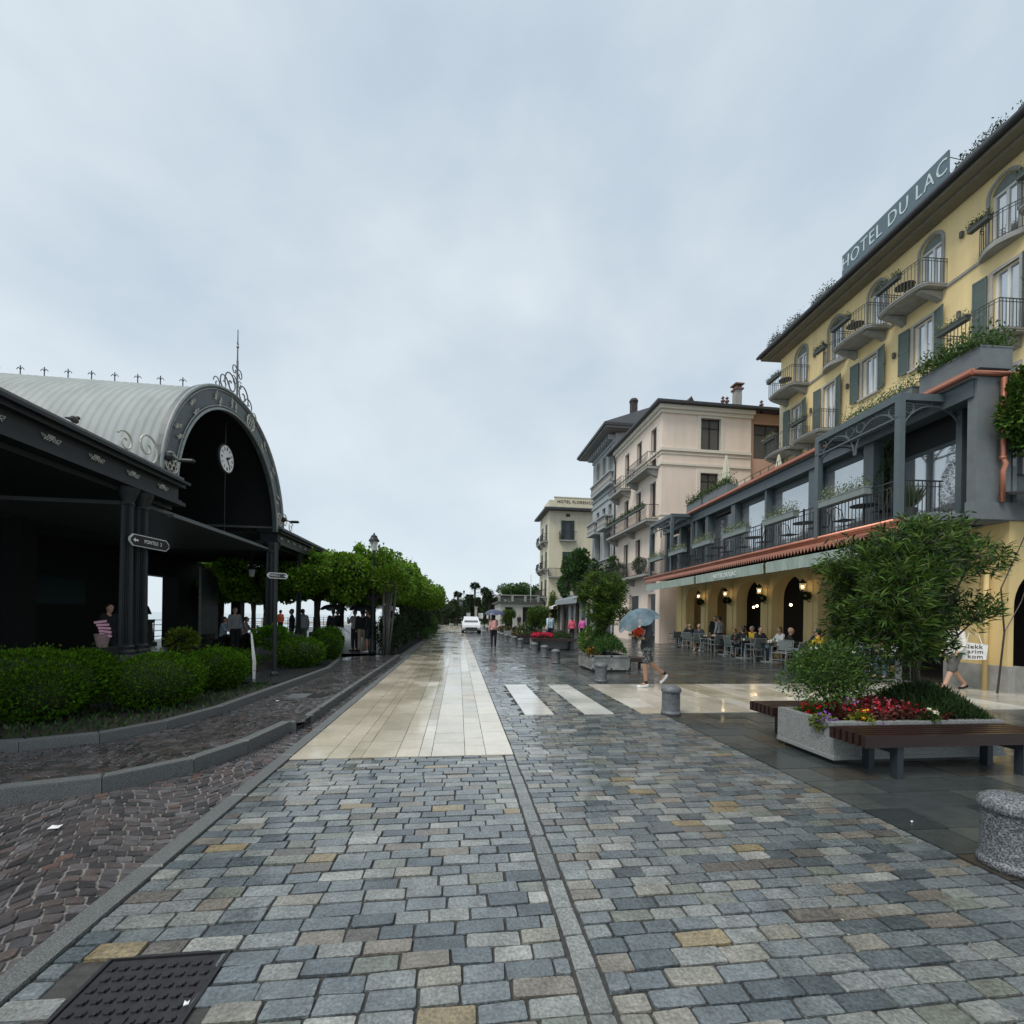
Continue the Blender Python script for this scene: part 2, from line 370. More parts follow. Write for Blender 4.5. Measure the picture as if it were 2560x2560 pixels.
def arcs(poly, per, amp, pitch, sw, rot, pal, z, name, m, seed):
    rg = np.random.default_rng(seed); xs = [p[0] for p in poly]; ys = [p[1] for p in poly]; ca, sa = math.cos(rot), math.sin(rot); cells = []; cols = []
    R = max(max(xs)-min(xs), max(ys)-min(ys))+2; ox = (max(xs)+min(xs))/2; oy = (max(ys)+min(ys))/2
    nu = int(2*R/sw); nv = int(2*R/pitch); f = lambda u: amp*math.sin(pi*u/per)**2
    for j in range(nv):
        sh = rg.uniform(0, sw)
        for i in range(nu):
            u0 = -R+i*sw+sh; u1 = u0+sw; v = -R+j*pitch
            q = []
            for (u, vv) in ((u0, v), (u1, v), (u1, v+pitch), (u0, v+pitch)):
                y_ = vv+f(u); q.append((ox+u*ca-y_*sa, oy+u*sa+y_*ca))
            cx = sum(p[0] for p in q)/4; cy = sum(p[1] for p in q)/4
            if inpoly(cx, cy, poly): cells.append(q); cols.append(pick(pal, rg, .2))
    return stones(name, cells, cols, m, z=z, gap=.010, cut=.009, drop=.011, inset=.004, tilt=.035, hv=.003, jit=.005, seed=seed)
low = [(-8, .9), (-1.95, .9), (-1.95, 17.3), (-2.3, 17.3)]+[(x+.0, y) for x, y in [(-2.42, 6.5)]]+KM[::-1][1:]
up = KM+[(-2.2, 6.6), (-2.2, 12), (-2.35, 17.4), (-4.2, 16.2)]+KB[::-1][2:]
m_pj = mat('pale_joint', (.20, .19, .175), .6, var=.3, scale=30, bump=.003, bscale=120)
sheet('lane_bed', [(-16, -4), (-1.93, -4), (-1.93, 60), (-16, 60)], -.075, m_pj)
arcs(low, 1.25, .30, .085, .095, math.radians(28), POL, -.064, 'lane_cobbles', m_porph, 21)
sheet('upper_lane_bed', up, .036, m_pj)
arcs(up, 1.3, .3, .085, .10, math.radians(60), [(tuple(c*.8 for c in a), w) for a, w in POL], .047, 'upper_lane_cobbles', m_porph, 22)
kerb('kerb_island', KM, .13, -.2, .085, seg=1.0)
kerb('kerb_island_end', [(-2.42, 6.5), (-2.28, 6.58)], .10, -.2, .075)
kerb('kerb_lane_side', [(-2.29, 7.0), (-2.29, 17.3)], .09, -.2, .052)
kerb('kerb_planting_bed', KB, .12, -.1, .16, seg=1.0)
soil = mat('dark_soil', (.03, .024, .018), .9, var=.4, scale=30, bump=.02, bscale=40)
sheet('planting_bed', [(-9, 5.1)]+[(x-.02, y+.03) for x, y in KB[1:]]+[(-6.3, 17), (-6.3, 5.6)], .13, soil)
sheet('platform_paving', [(-16, 4.0), (-6.3, 4.0), (-6.3, 17.2), (-2.3, 17.6), (-2.3, 60), (-16, 60)], .06, mat('platform_stone', (.035, .035, .036), .4, var=.2, scale=4, bump=.002))
b = MB(); b.prism([(-4.7, 9.6), (-3.60, 9.4), (-3.51, 12.1), (-3.75, 13.7), (-4.6, 14.2)], .05, .172); tag(b.build('raised_pavement', m_asph), kind='structure')
# manhole cover, its drain neighbours and small litter
m_iron = mat('cast_iron', (.036, .034, .037), .42, metal=.3, var=.25, scale=20, bump=.002, bscale=80)
t = thing('manhole_cover', 'square ribbed cast iron cover set in the cobbles by the left kerb', 'manhole cover', (-1.3, 1.7, 0))
b = MB(); b.box(-.24, -.5, -.05, .24, .51, -.006); b.build('plate', m_iron, t)
b = MB()
for i in range(9):
    for j in range(17):
        x = -.205+i*.05+(.012 if j % 2 else 0); y = -.46+j*.057
        if abs(x) < .04 and -.1 < y < .2: continue
        b.box(x-.016, y-.005, -.007, x+.012, y+.004, .001); b.box(x+.006, y-.005, -.007, x+.013, y+.018, .001)
b.box(-.035, -.1, -.007, -.028, .2, .001); b.box(.028, -.1, -.007, .035, .2, .001)
b.build('tread_pattern', m_iron, t)
b = MB()
for q in ((-.262, -.52, -.246, .53), (.246, -.52, .262, .53), (-.246, .515, .246, .53)): b.box(q[0], q[1], -.05, q[2], q[3], .002)
b.build('frame', m_iron, t)
m_paper = mat('white_paper', (.75, .75, .75), .6, var=.04)
for k, (x, y, z, lab) in enumerate([(-3.0, 3.72, -.052, 'crumpled white paper slip lying on the porphyry lane beside the kerb'), (-1.07, 1.93, .006, 'tiny white scrap lying at the edge of the manhole cover'), (3.62, 3.1, .006, 'white cigarette end on the dark slabs near the nearest bollard'), (-3.1, 8.1, .058, 'small white scrap on the upper cobbled lane')]):
    b = MB(); s = (.075, .02, .016, .05)[k]; b.add([(-s/2, -s/3, 0), (s/2, -s/3, .004), (s/2, s/4, .012), (0, s/3, .002), (-s/2, s/4, .01)], [(0, 1, 2, 3, 4)])
    b.add([(-s/2, -s/3, -.003), (s/2, -s/3, .001), (s/2, s/4, .009), (0, s/3, -.001), (-s/2, s/4, .007)], [(4, 3, 2, 1, 0)])
    o = b.build('litter', m_paper); o.location = (x, y, z); tag(o, lab, 'litter')
t = thing('drain_cover', 'pale rectangular drain cover with slotted grate in the upper lane', 'drain', (-2.75, 8.6, .05))
b = MB(); b.box(-.35, -.22, -.03, 0, .22, .008); b.build('plate', mat('grey_plate', (.12, .13, .13), .4), t)
b = MB()
for i in range(9): b.box(.03, -.2+i*.048, -.03, .3, -.175+i*.048, .008)
b.build('grate', m_iron, t)

# ------------------------------------------------------------------ generic facade wall with openings
def wall(b, u0, u1, z0, z1, ops, fr, d0=0, d1=.3, seg=12):
    """ops: (uc, hw, zb, zt, arched). fr(u, d, z) -> world. Front face at depth d0, reveals to d1"""
    us = {u0, u1}
    for (uc, h, zb, zt, ar) in ops:
        us.add(max(u0, uc-h)); us.add(min(u1, uc+h))
        if ar:
            for k in range(1, seg): us.add(uc-h*math.cos(pi*k/seg))
    us = sorted(us)
    def top(op, u):
        uc, h, zb, zt, ar = op
        return zt if not ar else zt+ar*math.sqrt(max(0, 1-((u-uc)/h)**2))*h
    for a, c in zip(us[:-1], us[1:]):
        if c-a < 1e-5: continue
        mid = (a+c)/2; act = sorted([o for o in ops if o[0]-o[1] < mid < o[0]+o[1]], key=lambda o: o[2]); za = zc = z0
        for o in act:
            zb = max(o[2], z0)
            if zb-min(za, zc) > 1e-4:
                b.quad(fr(a, d0, za), fr(c, d0, zc), fr(c, d0, zb), fr(a, d0, zb))
            if o[2] > z0: b.quad(fr(a, d0, zb), fr(c, d0, zb), fr(c, d1, zb), fr(a, d1, zb))
            za, zc = top(o, a), top(o, c)
            b.quad(fr(a, d0, za), fr(a, d1, za), fr(c, d1, zc), fr(c, d0, zc))
        b.quad(fr(a, d0, za), fr(c, d0, zc), fr(c, d0, z1), fr(a, d0, z1))
    for o in ops:
        for u in (o[0]-o[1], o[0]+o[1]):
            zt = o[3]; zb = max(o[2], z0)
            b.quad(fr(u, d0, zb), fr(u, d1, zb), fr(u, d1, zt), fr(u, d0, zt))
    return b
def archpts(uc, h, zs, ar, n=14): return [(uc-h*math.cos(pi*k/n), zs+ar*h*math.sin(pi*k/n)) for k in range(n+1)]

# ------------------------------------------------------------------ shared materials
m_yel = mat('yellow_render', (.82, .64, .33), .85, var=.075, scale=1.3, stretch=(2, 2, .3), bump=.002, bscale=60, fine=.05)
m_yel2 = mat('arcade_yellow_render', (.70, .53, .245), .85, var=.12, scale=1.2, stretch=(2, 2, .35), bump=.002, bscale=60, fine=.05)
m_slate = mat('slate_blue_paint', (.085, .11, .12), .5, var=.08, scale=6)
m_slatw = mat('slate_render', (.15, .17, .175), .8, var=.1, scale=4, bump=.003, bscale=90, fine=.1)
m_copper = mat('copper', (.50, .21, .14), .42, metal=.7, var=.12, scale=5, stretch=(1, .3, 1))
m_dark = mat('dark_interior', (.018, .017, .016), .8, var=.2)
m_glass = mat('window_glass', (.55, .58, .6), .06, metal=.75, var=.05, scale=1)
m_glassd = mat('dark_window_glass', (.12, .13, .14), .07, metal=.3, var=.1, scale=1, spec=.8)
m_stone = mat('pale_stone', (.42, .40, .37), .75, var=.1, scale=5, bump=.003, bscale=40, fine=.08)
m_conc = mat('weathered_concrete', (.30, .30, .28), .8, var=.16, scale=4, bump=.003, bscale=40, fine=.12)
m_white = mat('white_paint', (.75, .75, .73), .5, var=.04)
m_curt = mat('net_curtain', (.62, .63, .66), .8, var=.1, scale=3, stretch=(1, 12, .3))
m_shut = mat('green_shutter', (.095, .13, .115), .55, var=.08, scale=4)
m_irong = mat('grey_ironwork', (.075, .085, .085), .5, var=.1)
m_roofd = mat('dark_roof_edge', (.035, .037, .04), .5, var=.15)
m_awn = mat('sage_awning_cloth', (.33, .40, .35), .8, var=.14, scale=2, stretch=(1, 3, .5))
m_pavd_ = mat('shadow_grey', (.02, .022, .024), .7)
m_lamp = mat('lamp_glow', (1, .78, .45), .4, emit=6)
HG = (14, 17, 0)
hotel = hthing('hotel_building', 'yellow lakeside hotel with arched ground floor, terrace storey, shutters and rooftop lettering', 'building', *HG)
def HB(): return MB(off=HG)
hf = lambda X: (lambda u, d, z: (X+d, u, z))
ARC = [24.6, 22.0, 19.33, 16.75, 14.2, 11.65]
b = HB(); wall(b, 9.35, 26.8, 0, 3.96, [(c, .92, -1, 2.5, 1.0) for c in ARC], hf(12), 0, .52, seg=20)
wall(b, 12.0, 18, 0, 3.96, [(13.12, .98, -1, 2.0, 1.0)], lambda u, d, z: (u, 9.35+d, z), 0, .55, seg=20)
b.quad((12, 26.8, 0), (18, 26.8, 0), (18, 26.8, 3.96), (12, 26.8, 3.96))
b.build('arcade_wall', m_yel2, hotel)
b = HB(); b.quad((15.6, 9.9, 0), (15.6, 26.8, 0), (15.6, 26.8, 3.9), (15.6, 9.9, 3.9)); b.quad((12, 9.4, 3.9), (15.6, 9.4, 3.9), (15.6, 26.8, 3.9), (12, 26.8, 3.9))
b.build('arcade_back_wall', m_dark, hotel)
b = HB(); b.box(12.02, 9.4, .0, 18, 26.8, .03); b.build('arcade_floor', mat('arcade_floor', (.09, .08, .07), .3), hotel)
for i in range(len(ARC)+1):
    y0 = 26.75 if i == 0 else ARC[i-1]-.92-.01; y1 = ARC[i]+.92 if i < len(ARC) else 9.35; y1 += .01
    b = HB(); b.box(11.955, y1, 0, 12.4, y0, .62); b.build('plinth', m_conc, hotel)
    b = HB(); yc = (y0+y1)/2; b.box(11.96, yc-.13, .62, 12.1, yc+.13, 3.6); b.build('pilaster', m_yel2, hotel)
b = HB(); b.box(12.38, 9.30, 0, 12.4, 9.4, .62); b.box(11.955, 9.30, 0, 12.14, 9.36, .62); b.build('plinth', m_conc, hotel)
# terrace deck, copper gutter and cut fringe
b = HB(); b.box(10.02, 9.36, 3.94, 17, 26.8, 4.10); b.build('terrace_deck', m_slatw, hotel)
b = HB(); b.tube([(9.97, 10.0, 4.07), (9.97, 26.95, 4.07)], .062, 10); b.box(9.97, 10, 3.95, 10.02, 26.9, 4.06); b.tube([(9.97, 10.0, 4.07), (11.0, 10.0, 4.07)], .06, 10); b.build('gutter', m_copper, hotel, smooth=True)
b = HB(); y = 10.0
b.box(9.93, 10, 3.84, 9.95, 26.7, 3.93)
while y < 26.6:
    b.add([(9.93, y, 3.84), (9.93, y+.13, 3.84), (9.93, y+.065, 3.70), (9.945, y, 3.84), (9.945, y+.13, 3.84), (9.945, y+.065, 3.70)], [(0, 1, 2), (5, 4, 3), (0, 2, 5, 3), (2, 1, 4, 5)]); y += .145
b.build('copper_fringe', m_copper, hotel)
# awnings
def awning(y0, y1, txt=None):
    b = HB(); n = int((y1-y0)/.16); rgl = random.Random(int(y0*10))
    for k in range(n):
        a, c = y0+(y1-y0)*k/n, y0+(y1-y0)*(k+1)/n
        w0 = .018*math.sin(k*1.3)+rgl.uniform(-.006, .006); w1 = .018*math.sin((k+1)*1.3)
        b.quad((10.0+w0, a, 3.27), (10.0+w1, c, 3.27), (9.98+w1*.5, c, 3.62), (9.98+w0*.5, a, 3.62))
        b.quad((9.98+w0*.5, a, 3.62), (9.98+w1*.5, c, 3.62), (11.9, c, 3.93), (11.9, a, 3.93))
        b.quad((10.012+w0, a, 3.27), (10.012+w1, c, 3.27), (10.0+w1*.5, c, 3.61), (10.0+w0*.5, a, 3.61))
    b.tube([(10.02, y0, 3.62), (10.02, y1, 3.62)], .035, 8)
    o = b.build('awning', m_awn, hotel)
    for yy in (y0+.5, y1-.5):
        b = HB(); b.tube([(10.1, yy, 3.6), (10.9, yy, 3.42), (11.95, yy, 3.66)], .025, 6); b.build('awning_arm', m_irong, hotel)
    return o
awning(20.42, 26.7); aw = awning(15.22, 20.28); awning(9.75, 15.06)
text('HOTEL DU LAC', .25, mat('pale_lettering', (.8, .82, .8), .6), Matrix.Translation(Vector((9.945, 17.72, 3.44))-Vector(HG)) @ Matrix.Rotation(-pi/2, 4, 'Z') @ Matrix.Rotation(pi/2, 4, 'X'), aw, ext=.003)
# terrace storey: posts, glass, fascia, roof
b = HB(); b.box(11.05, 16.3, 6.78, 11.5, 23.0, 7.16); b.box(11.05, 9.36, 6.78, 11.5, 16.3, 7.16); b.box(11.06, 23.0, 6.78, 11.5, 26.8, 7.16); b.build('fascia', m_slate, hotel)
b = HB(); b.box(10.95, 9.3, 7.17, 17, 26.8, 7.34); b.box(11.5, 9.36, 6.9, 16.5, 26.8, 7.165); b.build('terrace_roof', m_slatw, hotel)
b = HB(); b.tube([(10.9, 9.25, 7.26), (10.9, 23.2, 7.26)], .055, 8); b.tube([(10.9, 9.25, 7.26), (12.6, 9.22, 7.26)], .055, 8); b.box(10.93, 9.28, 7.2, 11.0, 23.2, 7.38); b.build('gutter', m_copper, hotel)
for (yc, w) in ((22.6, .22), (21.5, .28), (19.15, .30), (16.85, .1), (14.35, .34), (12.15, .34), (26.5, .3), (24.5, .2)):
    b = HB(); b.box(11.12, yc-w/2, 4.1, 11.44, yc+w/2, 6.78); b.build('post', m_slate, hotel)
b = HB(); b.box(11.1, 9.30, 4.0, 11.95, 9.5, 7.17); b.build('corner_pier', m_slatw, hotel)
fr_ = HB()
for q in ((9.9, 4.1, 10.0, 6.2), (12.0, 4.1, 12.1, 6.2), (10.9, 4.1, 10.96, 6.1), (9.9, 6.1, 12.1, 6.2), (9.9, 4.1, 12.1, 4.2)): fr_.box(11.74, q[0], q[1], 11.8, q[2], q[3])
w_ = fr_.build('window', m_slate, hotel); b = HB(); b.box(11.76, 9.95, 4.2, 11.78, 12.05, 6.1); b.build('pane', m_glass, w_)
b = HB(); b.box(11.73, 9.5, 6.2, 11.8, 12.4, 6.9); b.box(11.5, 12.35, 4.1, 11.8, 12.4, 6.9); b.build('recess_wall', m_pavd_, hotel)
b = HB(); b.box(10.9, 9.24, 3.96, 12.75, 9.36, 4.35); b.box(12.0, 9.30, 4.35, 12.1, 9.36, 5.2); b.build('corner_sill', m_slatw, hotel)
b = HB(); b.quad((11.95, 9.6, 3.96), (17, 9.6, 3.96), (17, 9.6, 7.2), (11.95, 9.6, 7.2)); b.build('end_wall', m_slatw, hotel)
b = HB(); b.box(12.25, 9.5, 5.1, 13.4, 9.59, 6.95); b.build('dark_window', m_glassd, hotel)
for (y0, y1, mm) in ((12.4, 14.15, m_glass), (14.6, 16.78, m_glass), (16.92, 18.95, m_glass), (19.35, 21.3, m_glassd), (21.7, 24.4, m_dark), (24.6, 26.3, m_glassd)):
    fr_ = HB()
    for q in ((y0, 4.1, y0+.05, 6.78), (y1-.05, 4.1, y1, 6.78), (y0, 4.1, y1, 4.2), (y0, 6.55 if mm is m_glass else 6.68, y1, 6.78)): fr_.box(11.42, q[0], q[1], 11.5, q[2], q[3])
    w_ = fr_.build('window', m_slate, hotel)
    b = HB(); b.box(11.455, y0+.05, 4.2, 11.47, y1-.05, 6.55); b.build('pane', mm, w_)
# copper downpipe, yellow pipe
b = HB(); b.tube([(11.62, 9.2, 7.15), (11.62, 9.2, 5.35), (11.64, 9.16, 5.2), (11.62, 9.2, 5.05), (11.62, 9.2, 4.35)], .055, 10); b.lathe([(.07, 0), (.07, .09)], (11.62, 9.2, 5.3), 10); b.build('downpipe', m_copper, hotel, smooth=True)
b = HB(); b.tube([(11.9, 9.72, 2.9), (11.9, 9.72, .0)], .05, 10); b.build('downpipe', m_yel2, hotel, smooth=True)
# upper hotel
UX = 16.5; AY = [22.2, 19.93, 17.72, 15.45, 13.12, 10.8]; WY = [22.5, 20.28, 18.05, 15.72, 13.05, 10.6]
WIDE = [1, 0, 1, 1, 0, 1]
ops = [(y, .40, 13.86, 15.63, 1.0) for y in AY]+[(y, .36, 11.42 if k in (2, 3) else 10.68, 13.05, 0) for k, y in enumerate(WY)]+[(y, .36, 7.9, 9.7, 0) for y in WY]
b = HB(); wall(b, 8, 23.8, 4, 16.4, ops, hf(UX), 0, .22, seg=16)
b.quad((UX, 23.8, 4), (28, 23.8, 4), (28, 23.8, 16.4), (UX, 23.8, 16.4)); b.quad((UX, 8, 4), (28, 8, 4), (28, 8, 16.4), (UX, 8, 16.4)); b.build('wall', m_yel, hotel)
b = HB()
for k in range(13):
    b.box(UX-.03, 23.55 if k % 2 else 23.35, 7.4+k*.55, UX+.1, 23.83, 7.93+k*.55)
b.build('corner_stones', mat('cream_quoins', (.62, .56, .42), .8), hotel)
b = HB(); b.box(15.62, 7.5, 16.42, 28, 24.3, 16.54); b.box(16.0, 7.8, 16.3, 16.5, 24.0, 16.42); b.build('eaves', mat('eaves_board', (.2, .18, .13), .7), hotel)
b = HB(); b.box(15.5, 7.5, 16.545, 28, 24.35, 16.78); b.tube([(15.47, 7.5, 16.6), (15.47, 24.38, 16.6)], .09, 8); b.build('roof', m_roofd, hotel)
b = HB(); b.box(UX-.05, 8, 13.7, UX, 23.8, 13.8); b.build('string_course', m_conc, hotel)
def winframe(yc, h, zb, zt, ar, dep=.14, curtain=True):
    b = HB(); X = UX+dep
    for (a, c) in ((yc-h, yc-h+.07), (yc+h-.07, yc+h), (yc-.04, yc+.04)): b.box(X-.04, a, zb, X+.03, c, zt+(.3 if ar else 0)*(1 if a > yc-.1 and a < yc else .25))
    b.box(X-.04, yc-h, zb, X+.03, yc+h, zb+.08); b.box(X-.05, yc-h, zt-.05, X+.03, yc+h, zt+.05)
    w_ = b.build('window', m_white, hotel)
    b = HB()
    b.box(X, yc-h, zb, X+.01, yc+h, zt); b.build('pane', m_glass, w_)
    if ar:
        b = HB(); pts = archpts(yc, h, zt+.02, 1); b.add([(X-.06, u, z) for u, z in pts], [tuple(range(len(pts)))]); b.build('fanlight_blind', mat('grey_blind', (.17, .2, .19), .6), w_)
        b = HB(); P2 = [(UX-.02, u, z) for u, z in [(yc-.45, zb)]+archpts(yc, .45, zt, 1, 18)+[(yc+.45, zb)]]; b.tube(P2, .055, 6); b.build('surround', m_conc, hotel)
    else:
        b = HB()
        for q in ((yc-h-.11, zb-.02, yc-h, zt+.1), (yc+h, zb-.02, yc+h+.11, zt+.1), (yc-h, zt, yc+h, zt+.1)): b.box(UX-.03, q[0], q[1], UX+.05, q[2], q[3])
        b.box(UX-.12, yc-h-.14, zb-.1, UX+.05, yc+h+.14, zb-.02); b.build('surround', m_stone, hotel)
    if curtain:
        b = HB(); b.box(X+.05, yc-h, zb, X+.055, yc+h*.1, zt); b.build('curtain', m_curt, w_)
def shutter(yc, h, zb, zt, side, ang):
    w = .40; M = Matrix.Translation(Vector((UX-.04, yc+side*(h+.13), 0))) @ Matrix.Rotation(ang*side, 4, 'Z')
    b = HB(); s0, s1 = (0, w) if side > 0 else (-w, 0)
    for q in ((s0, zb, s0+.045, zt), (s1-.045, zb, s1, zt), (s0, zb, s1, zb+.08), (s0, zt-.07, s1, zt), (s0, (zb+zt)/2-.04, s1, (zb+zt)/2+.04)): b.box(-.045, q[0], q[1], -.01, q[2], q[3], M)
    o = b.build('shutter', m_shut, hotel)
    b = HB(); b.box(-.035, s0+.04, zb+.06, -.02, s1-.04, zt-.05, M); b.build('louvres', mat('shutter_louvre', (.075, .105, .092), .5, bump=.004, bscale=30, stretch=(.1, .1, 1)), o)
def railing(b, X0, X1, y0, y1, z0, z1, sp=.115, curve=0):
    P = []
    n = max(2, int((y1-y0)/sp))
    P += [(X1, y0), (X0, y0)]
    for k in range(1, n): P.append((X0-curve*math.sin(pi*k/n), y0+(y1-y0)*k/n))
    P += [(X0, y1), (X1, y1)]
    for z in (z1, z1-.1, z0+.05): b.tube([(x, y, z) for x, y in P], .012 if z != z1 else .016, 5)
    for i, (x, y) in enumerate(P): b.box(x-.008, y-.008, z0, x+.008, y+.008, z1)
    for yy in (y0, y1):
        for k in range(1, int((X1-X0)/sp)): x = X0+k*sp; b.box(x-.008, yy-.008, z0, x+.008, yy+.008, z1)
def balcony(yc, z, wide, proud=.95):
    if wide: y0, y1 = yc-.62, yc+1.28; X0 = UX-proud
    else: y0, y1 = yc-.62, yc+.62; X0 = UX-.42
    b = HB()
    if wide:
        n = 12; pl = [(UX, y0), (X0+.15, y0)]+[(X0-.12*math.sin(pi*k/n), y0+.12+(y1-y0-.24)*k/n) for k in range(n+1)]+[(X0+.15, y1), (UX, y1)]
        b.prism(pl, z-.10, z); b.prism([(UX+(x-UX)*1.03, (y-yc)*1.02+yc) for x, y in pl], z-.035, z+.015)
        for yy in (y0+.18, y1-.34):
            b.add([(UX, yy, z-.13), (UX, yy, z-.46), (UX-.25, yy, z-.36), (X0+.12, yy, z-.2), (X0+.12, yy, z-.13), (UX, yy+.2, z-.13), (UX, yy+.2, z-.46), (UX-.25, yy+.2, z-.36), (X0+.12, yy+.2, z-.2), (X0+.12, yy+.2, z-.13)], [(0, 1, 2, 3, 4), (9, 8, 7, 6, 5), (1, 6, 7, 2), (2, 7, 8, 3), (3, 8, 9, 4), (0, 5, 6, 1)])
    else:
        n = 10; b.prism([(UX, y0)]+[(X0-.0+.3-.3*math.sin(pi*k/n)-.02, y0+(y1-y0)*k/n) for k in range(n+1)]+[(UX, y1)], z-.16, z)
    o = b.build('balcony', m_conc, hotel)
    b = HB()
    if wide: railing(b, X0, UX, y0+.04, y1-.04, z, z+.92, curve=.1)
    else: railing(b, X0+.28, UX, y0+.03, y1-.03, z, z+.9, curve=.27)
    b.build('railing', m_irong, o)
    return (X0, y0, y1)
BALS = []
for k, y in enumerate(AY):
    winframe(y, .40, 13.86, 15.63, 1)
    r = balcony(y, 13.82, WIDE[k]); BALS.append((r, 13.82, WIDE[k], 'top'))
for k, y in enumerate(WY):
    bal = k in (0, 1, 4, 5)
    zb = 10.68 if bal else 11.42
    winframe(y, .36, zb, 13.05, 0)
    shutter(y, .36, zb-.02, 13.1, 1, .12); shutter(y, .36, zb-.02, 13.1, -1, .25)
    if bal: r = balcony(y, 10.64, 1); BALS.append((r, 10.64, 1, 'mid'))
for y in WY: winframe(y, .36, 7.9, 9.7, 0)
for k, (y, z) in enumerate([(14.35, 15.05), (18.9, 15.0), (21.2, 14.9), (14.4, 12.3), (16.85, 12.3), (19.15, 12.25), (21.4, 12.2), (23.2, 12.1), (12.0, 15.1)]):
    b = HB(); b.lathe([(.05, 0), (.06, .02), (.06, .2), (.05, .22)], (UX-.07, y, z), 8); b.build('wall_light', mat('wall_light_metal', (.09, .08, .065), .5), hotel)
# rooftop lettering board
t = hthing('rooftop_sign', 'long slate blue board lettered HOTEL DU LAC standing on the hotel roof edge', 'sign', 16.0, 16.7, 16.8)
o0 = (16.0, 16.7, 16.8)
b = MB(off=o0); b.box(15.98, 14.42, 17.2, 16.04, 19.0, 18.17); bo = b.build('board', mat('sign_board_blue', (.10, .145, .17), .5, var=.08), t)
text('HOTEL DU LAC', .78, mat('sign_letters', (.55, .63, .64), .5), Matrix.Translation((-.03, .02, .89)) @ Matrix.Rotation(-pi/2, 4, 'Z') @ Matrix.Rotation(pi/2, 4, 'X') @ Matrix.Scale(.765, 4, (1, 0, 0)), bo, ext=.01, space=1.12, offset=-.004)
for yy in (14.5, 15.9, 17.4, 18.9):
    b = MB(off=o0); b.tube([(16.1, yy, 16.75), (16.1, yy, 18.1)], .02, 5); b.tube([(16.1, yy, 18.0), (16.9, yy, 17.9)], .012, 5); b.tube([(16.1, yy, 17.5), (16.7, yy, 16.8)], .012, 5); b.build('strut', m_irong, t)

# ------------------------------------------------------------------ pink building
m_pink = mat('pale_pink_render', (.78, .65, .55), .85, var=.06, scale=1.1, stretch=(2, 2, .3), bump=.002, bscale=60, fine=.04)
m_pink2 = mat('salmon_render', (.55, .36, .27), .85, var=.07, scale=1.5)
m_trim = mat('cream_trim', (.68, .63, .54), .8, var=.05)
m_tile = mat('clay_roof_tiles', (.17, .09, .075), .6, var=.35, scale=12, bump=.03, bscale=8, stretch=(6, 1, 1))
m_brown = mat('dark_brown_wood', (.035, .022, .02), .5, var=.2)
PO = (16, 31, 0)
pk = thing('pink_building', 'pale pink corner house with wavy iron balconies and a tiled roof', 'building', PO)
def B2(o): return MB(off=o)
PX_ = 12.76; PY_ = 26.8
fx = lambda X: (lambda u, d, z: (X+d, u, z)); fy = lambda Y: (lambda u, d, z: (u, Y+d, z))
DY = [27.95, 30.3, 32.6]
ops = []
for y in DY: ops += [(y, .42, 11.6, 14.2, 0), (y, .42, 8.15, 10.6, 0), (y, .42, 4.7, 7.2, 0)]
ops += [(28.0, .6, 0, 3.2, 0), (31, .9, 0, 3.2, 0)]
b = B2(PO); wall(b, 26.8, 35.1, 0, 15.0, ops, fx(PX_), 0, .25)
wall(b, 12.76, 18.9, 0, 15.0, [(16.05, .68, 12.5, 14.6, 0), (16.0, .62, 9.3, 11.05, 0)], fy(PY_), 0, .22)
b.build('wall', m_pink, pk)
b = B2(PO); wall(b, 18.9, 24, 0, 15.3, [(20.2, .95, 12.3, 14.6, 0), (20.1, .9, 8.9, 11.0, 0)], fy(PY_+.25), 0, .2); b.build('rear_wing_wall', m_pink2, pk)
for y in DY:
    for (zb, zt) in ((11.6, 14.2), (8.15, 10.6), (4.7, 7.2)):
        b = B2(PO); b.box(PX_+.15, y-.42, zb, PX_+.2, y+.42, zt); w_ = b.build('balcony_door', m_brown, pk)
        b = B2(PO)
        for q in ((y-.56, zb, y-.42, zt+.14), (y+.42, zb, y+.56, zt+.14), (y-.42, zt, y+.42, zt+.14)): b.box(PX_-.04, q[0], q[1], PX_+.02, q[2], q[3])
        b.build('surround', m_trim, w_)
for (xc, h, zb, zt, fyy, mm) in ((16.05, .68, 12.5, 14.6, PY_, m_glassd), (16.0, .62, 9.3, 11.05, PY_, m_brown), (20.2, .95, 12.3, 14.6, PY_+.25, m_brown), (20.1, .9, 8.9, 11, PY_+.25, m_brown)):
    b = B2(PO)
    for q in ((xc-h, zb, xc-h+.09, zt), (xc+h-.09, zb, xc+h, zt), (xc-.05, zb, xc+.05, zt), (xc-h, zb, xc+h, zb+.1), (xc-h, zt-.09, xc+h, zt), (xc-h, zb+(zt-zb)*.7, xc+h, zb+(zt-zb)*.7+.06)): b.box(q[0], fyy+.12, q[1], q[2], fyy+.2, q[3])
    w_ = b.build('window', m_brown, pk)
    b = B2(PO); b.box(xc-h+.05, fyy+.15, zb+.05, xc+h-.05, fyy+.17, zt-.05); b.build('pane', m_glassd, w_)
    if fyy == PY_:
        b = B2(PO)
        for q in ((xc-h-.24, zb-.12, xc-h, zt+.26), (xc+h, zb-.12, xc+h+.24, zt+.26), (xc-h, zt, xc+h, zt+.26)): b.box(q[0], fyy-.05, q[1], q[2], fyy+.03, q[3])
        b.build('surround', m_trim, w_)
for (z, t_, p) in ((12.35, .18, .12), (12.15, .1, .05), (11.45, .14, .08), (8.2, .1, .04)):
    b = B2(PO); b.box(PX_-p, PY_-p, z, 18.85, PY_+.01, z+t_); b.box(PX_-p, PY_+.01, z, PX_+.01, 35.1, z+t_); b.build('string_course', m_trim, pk)
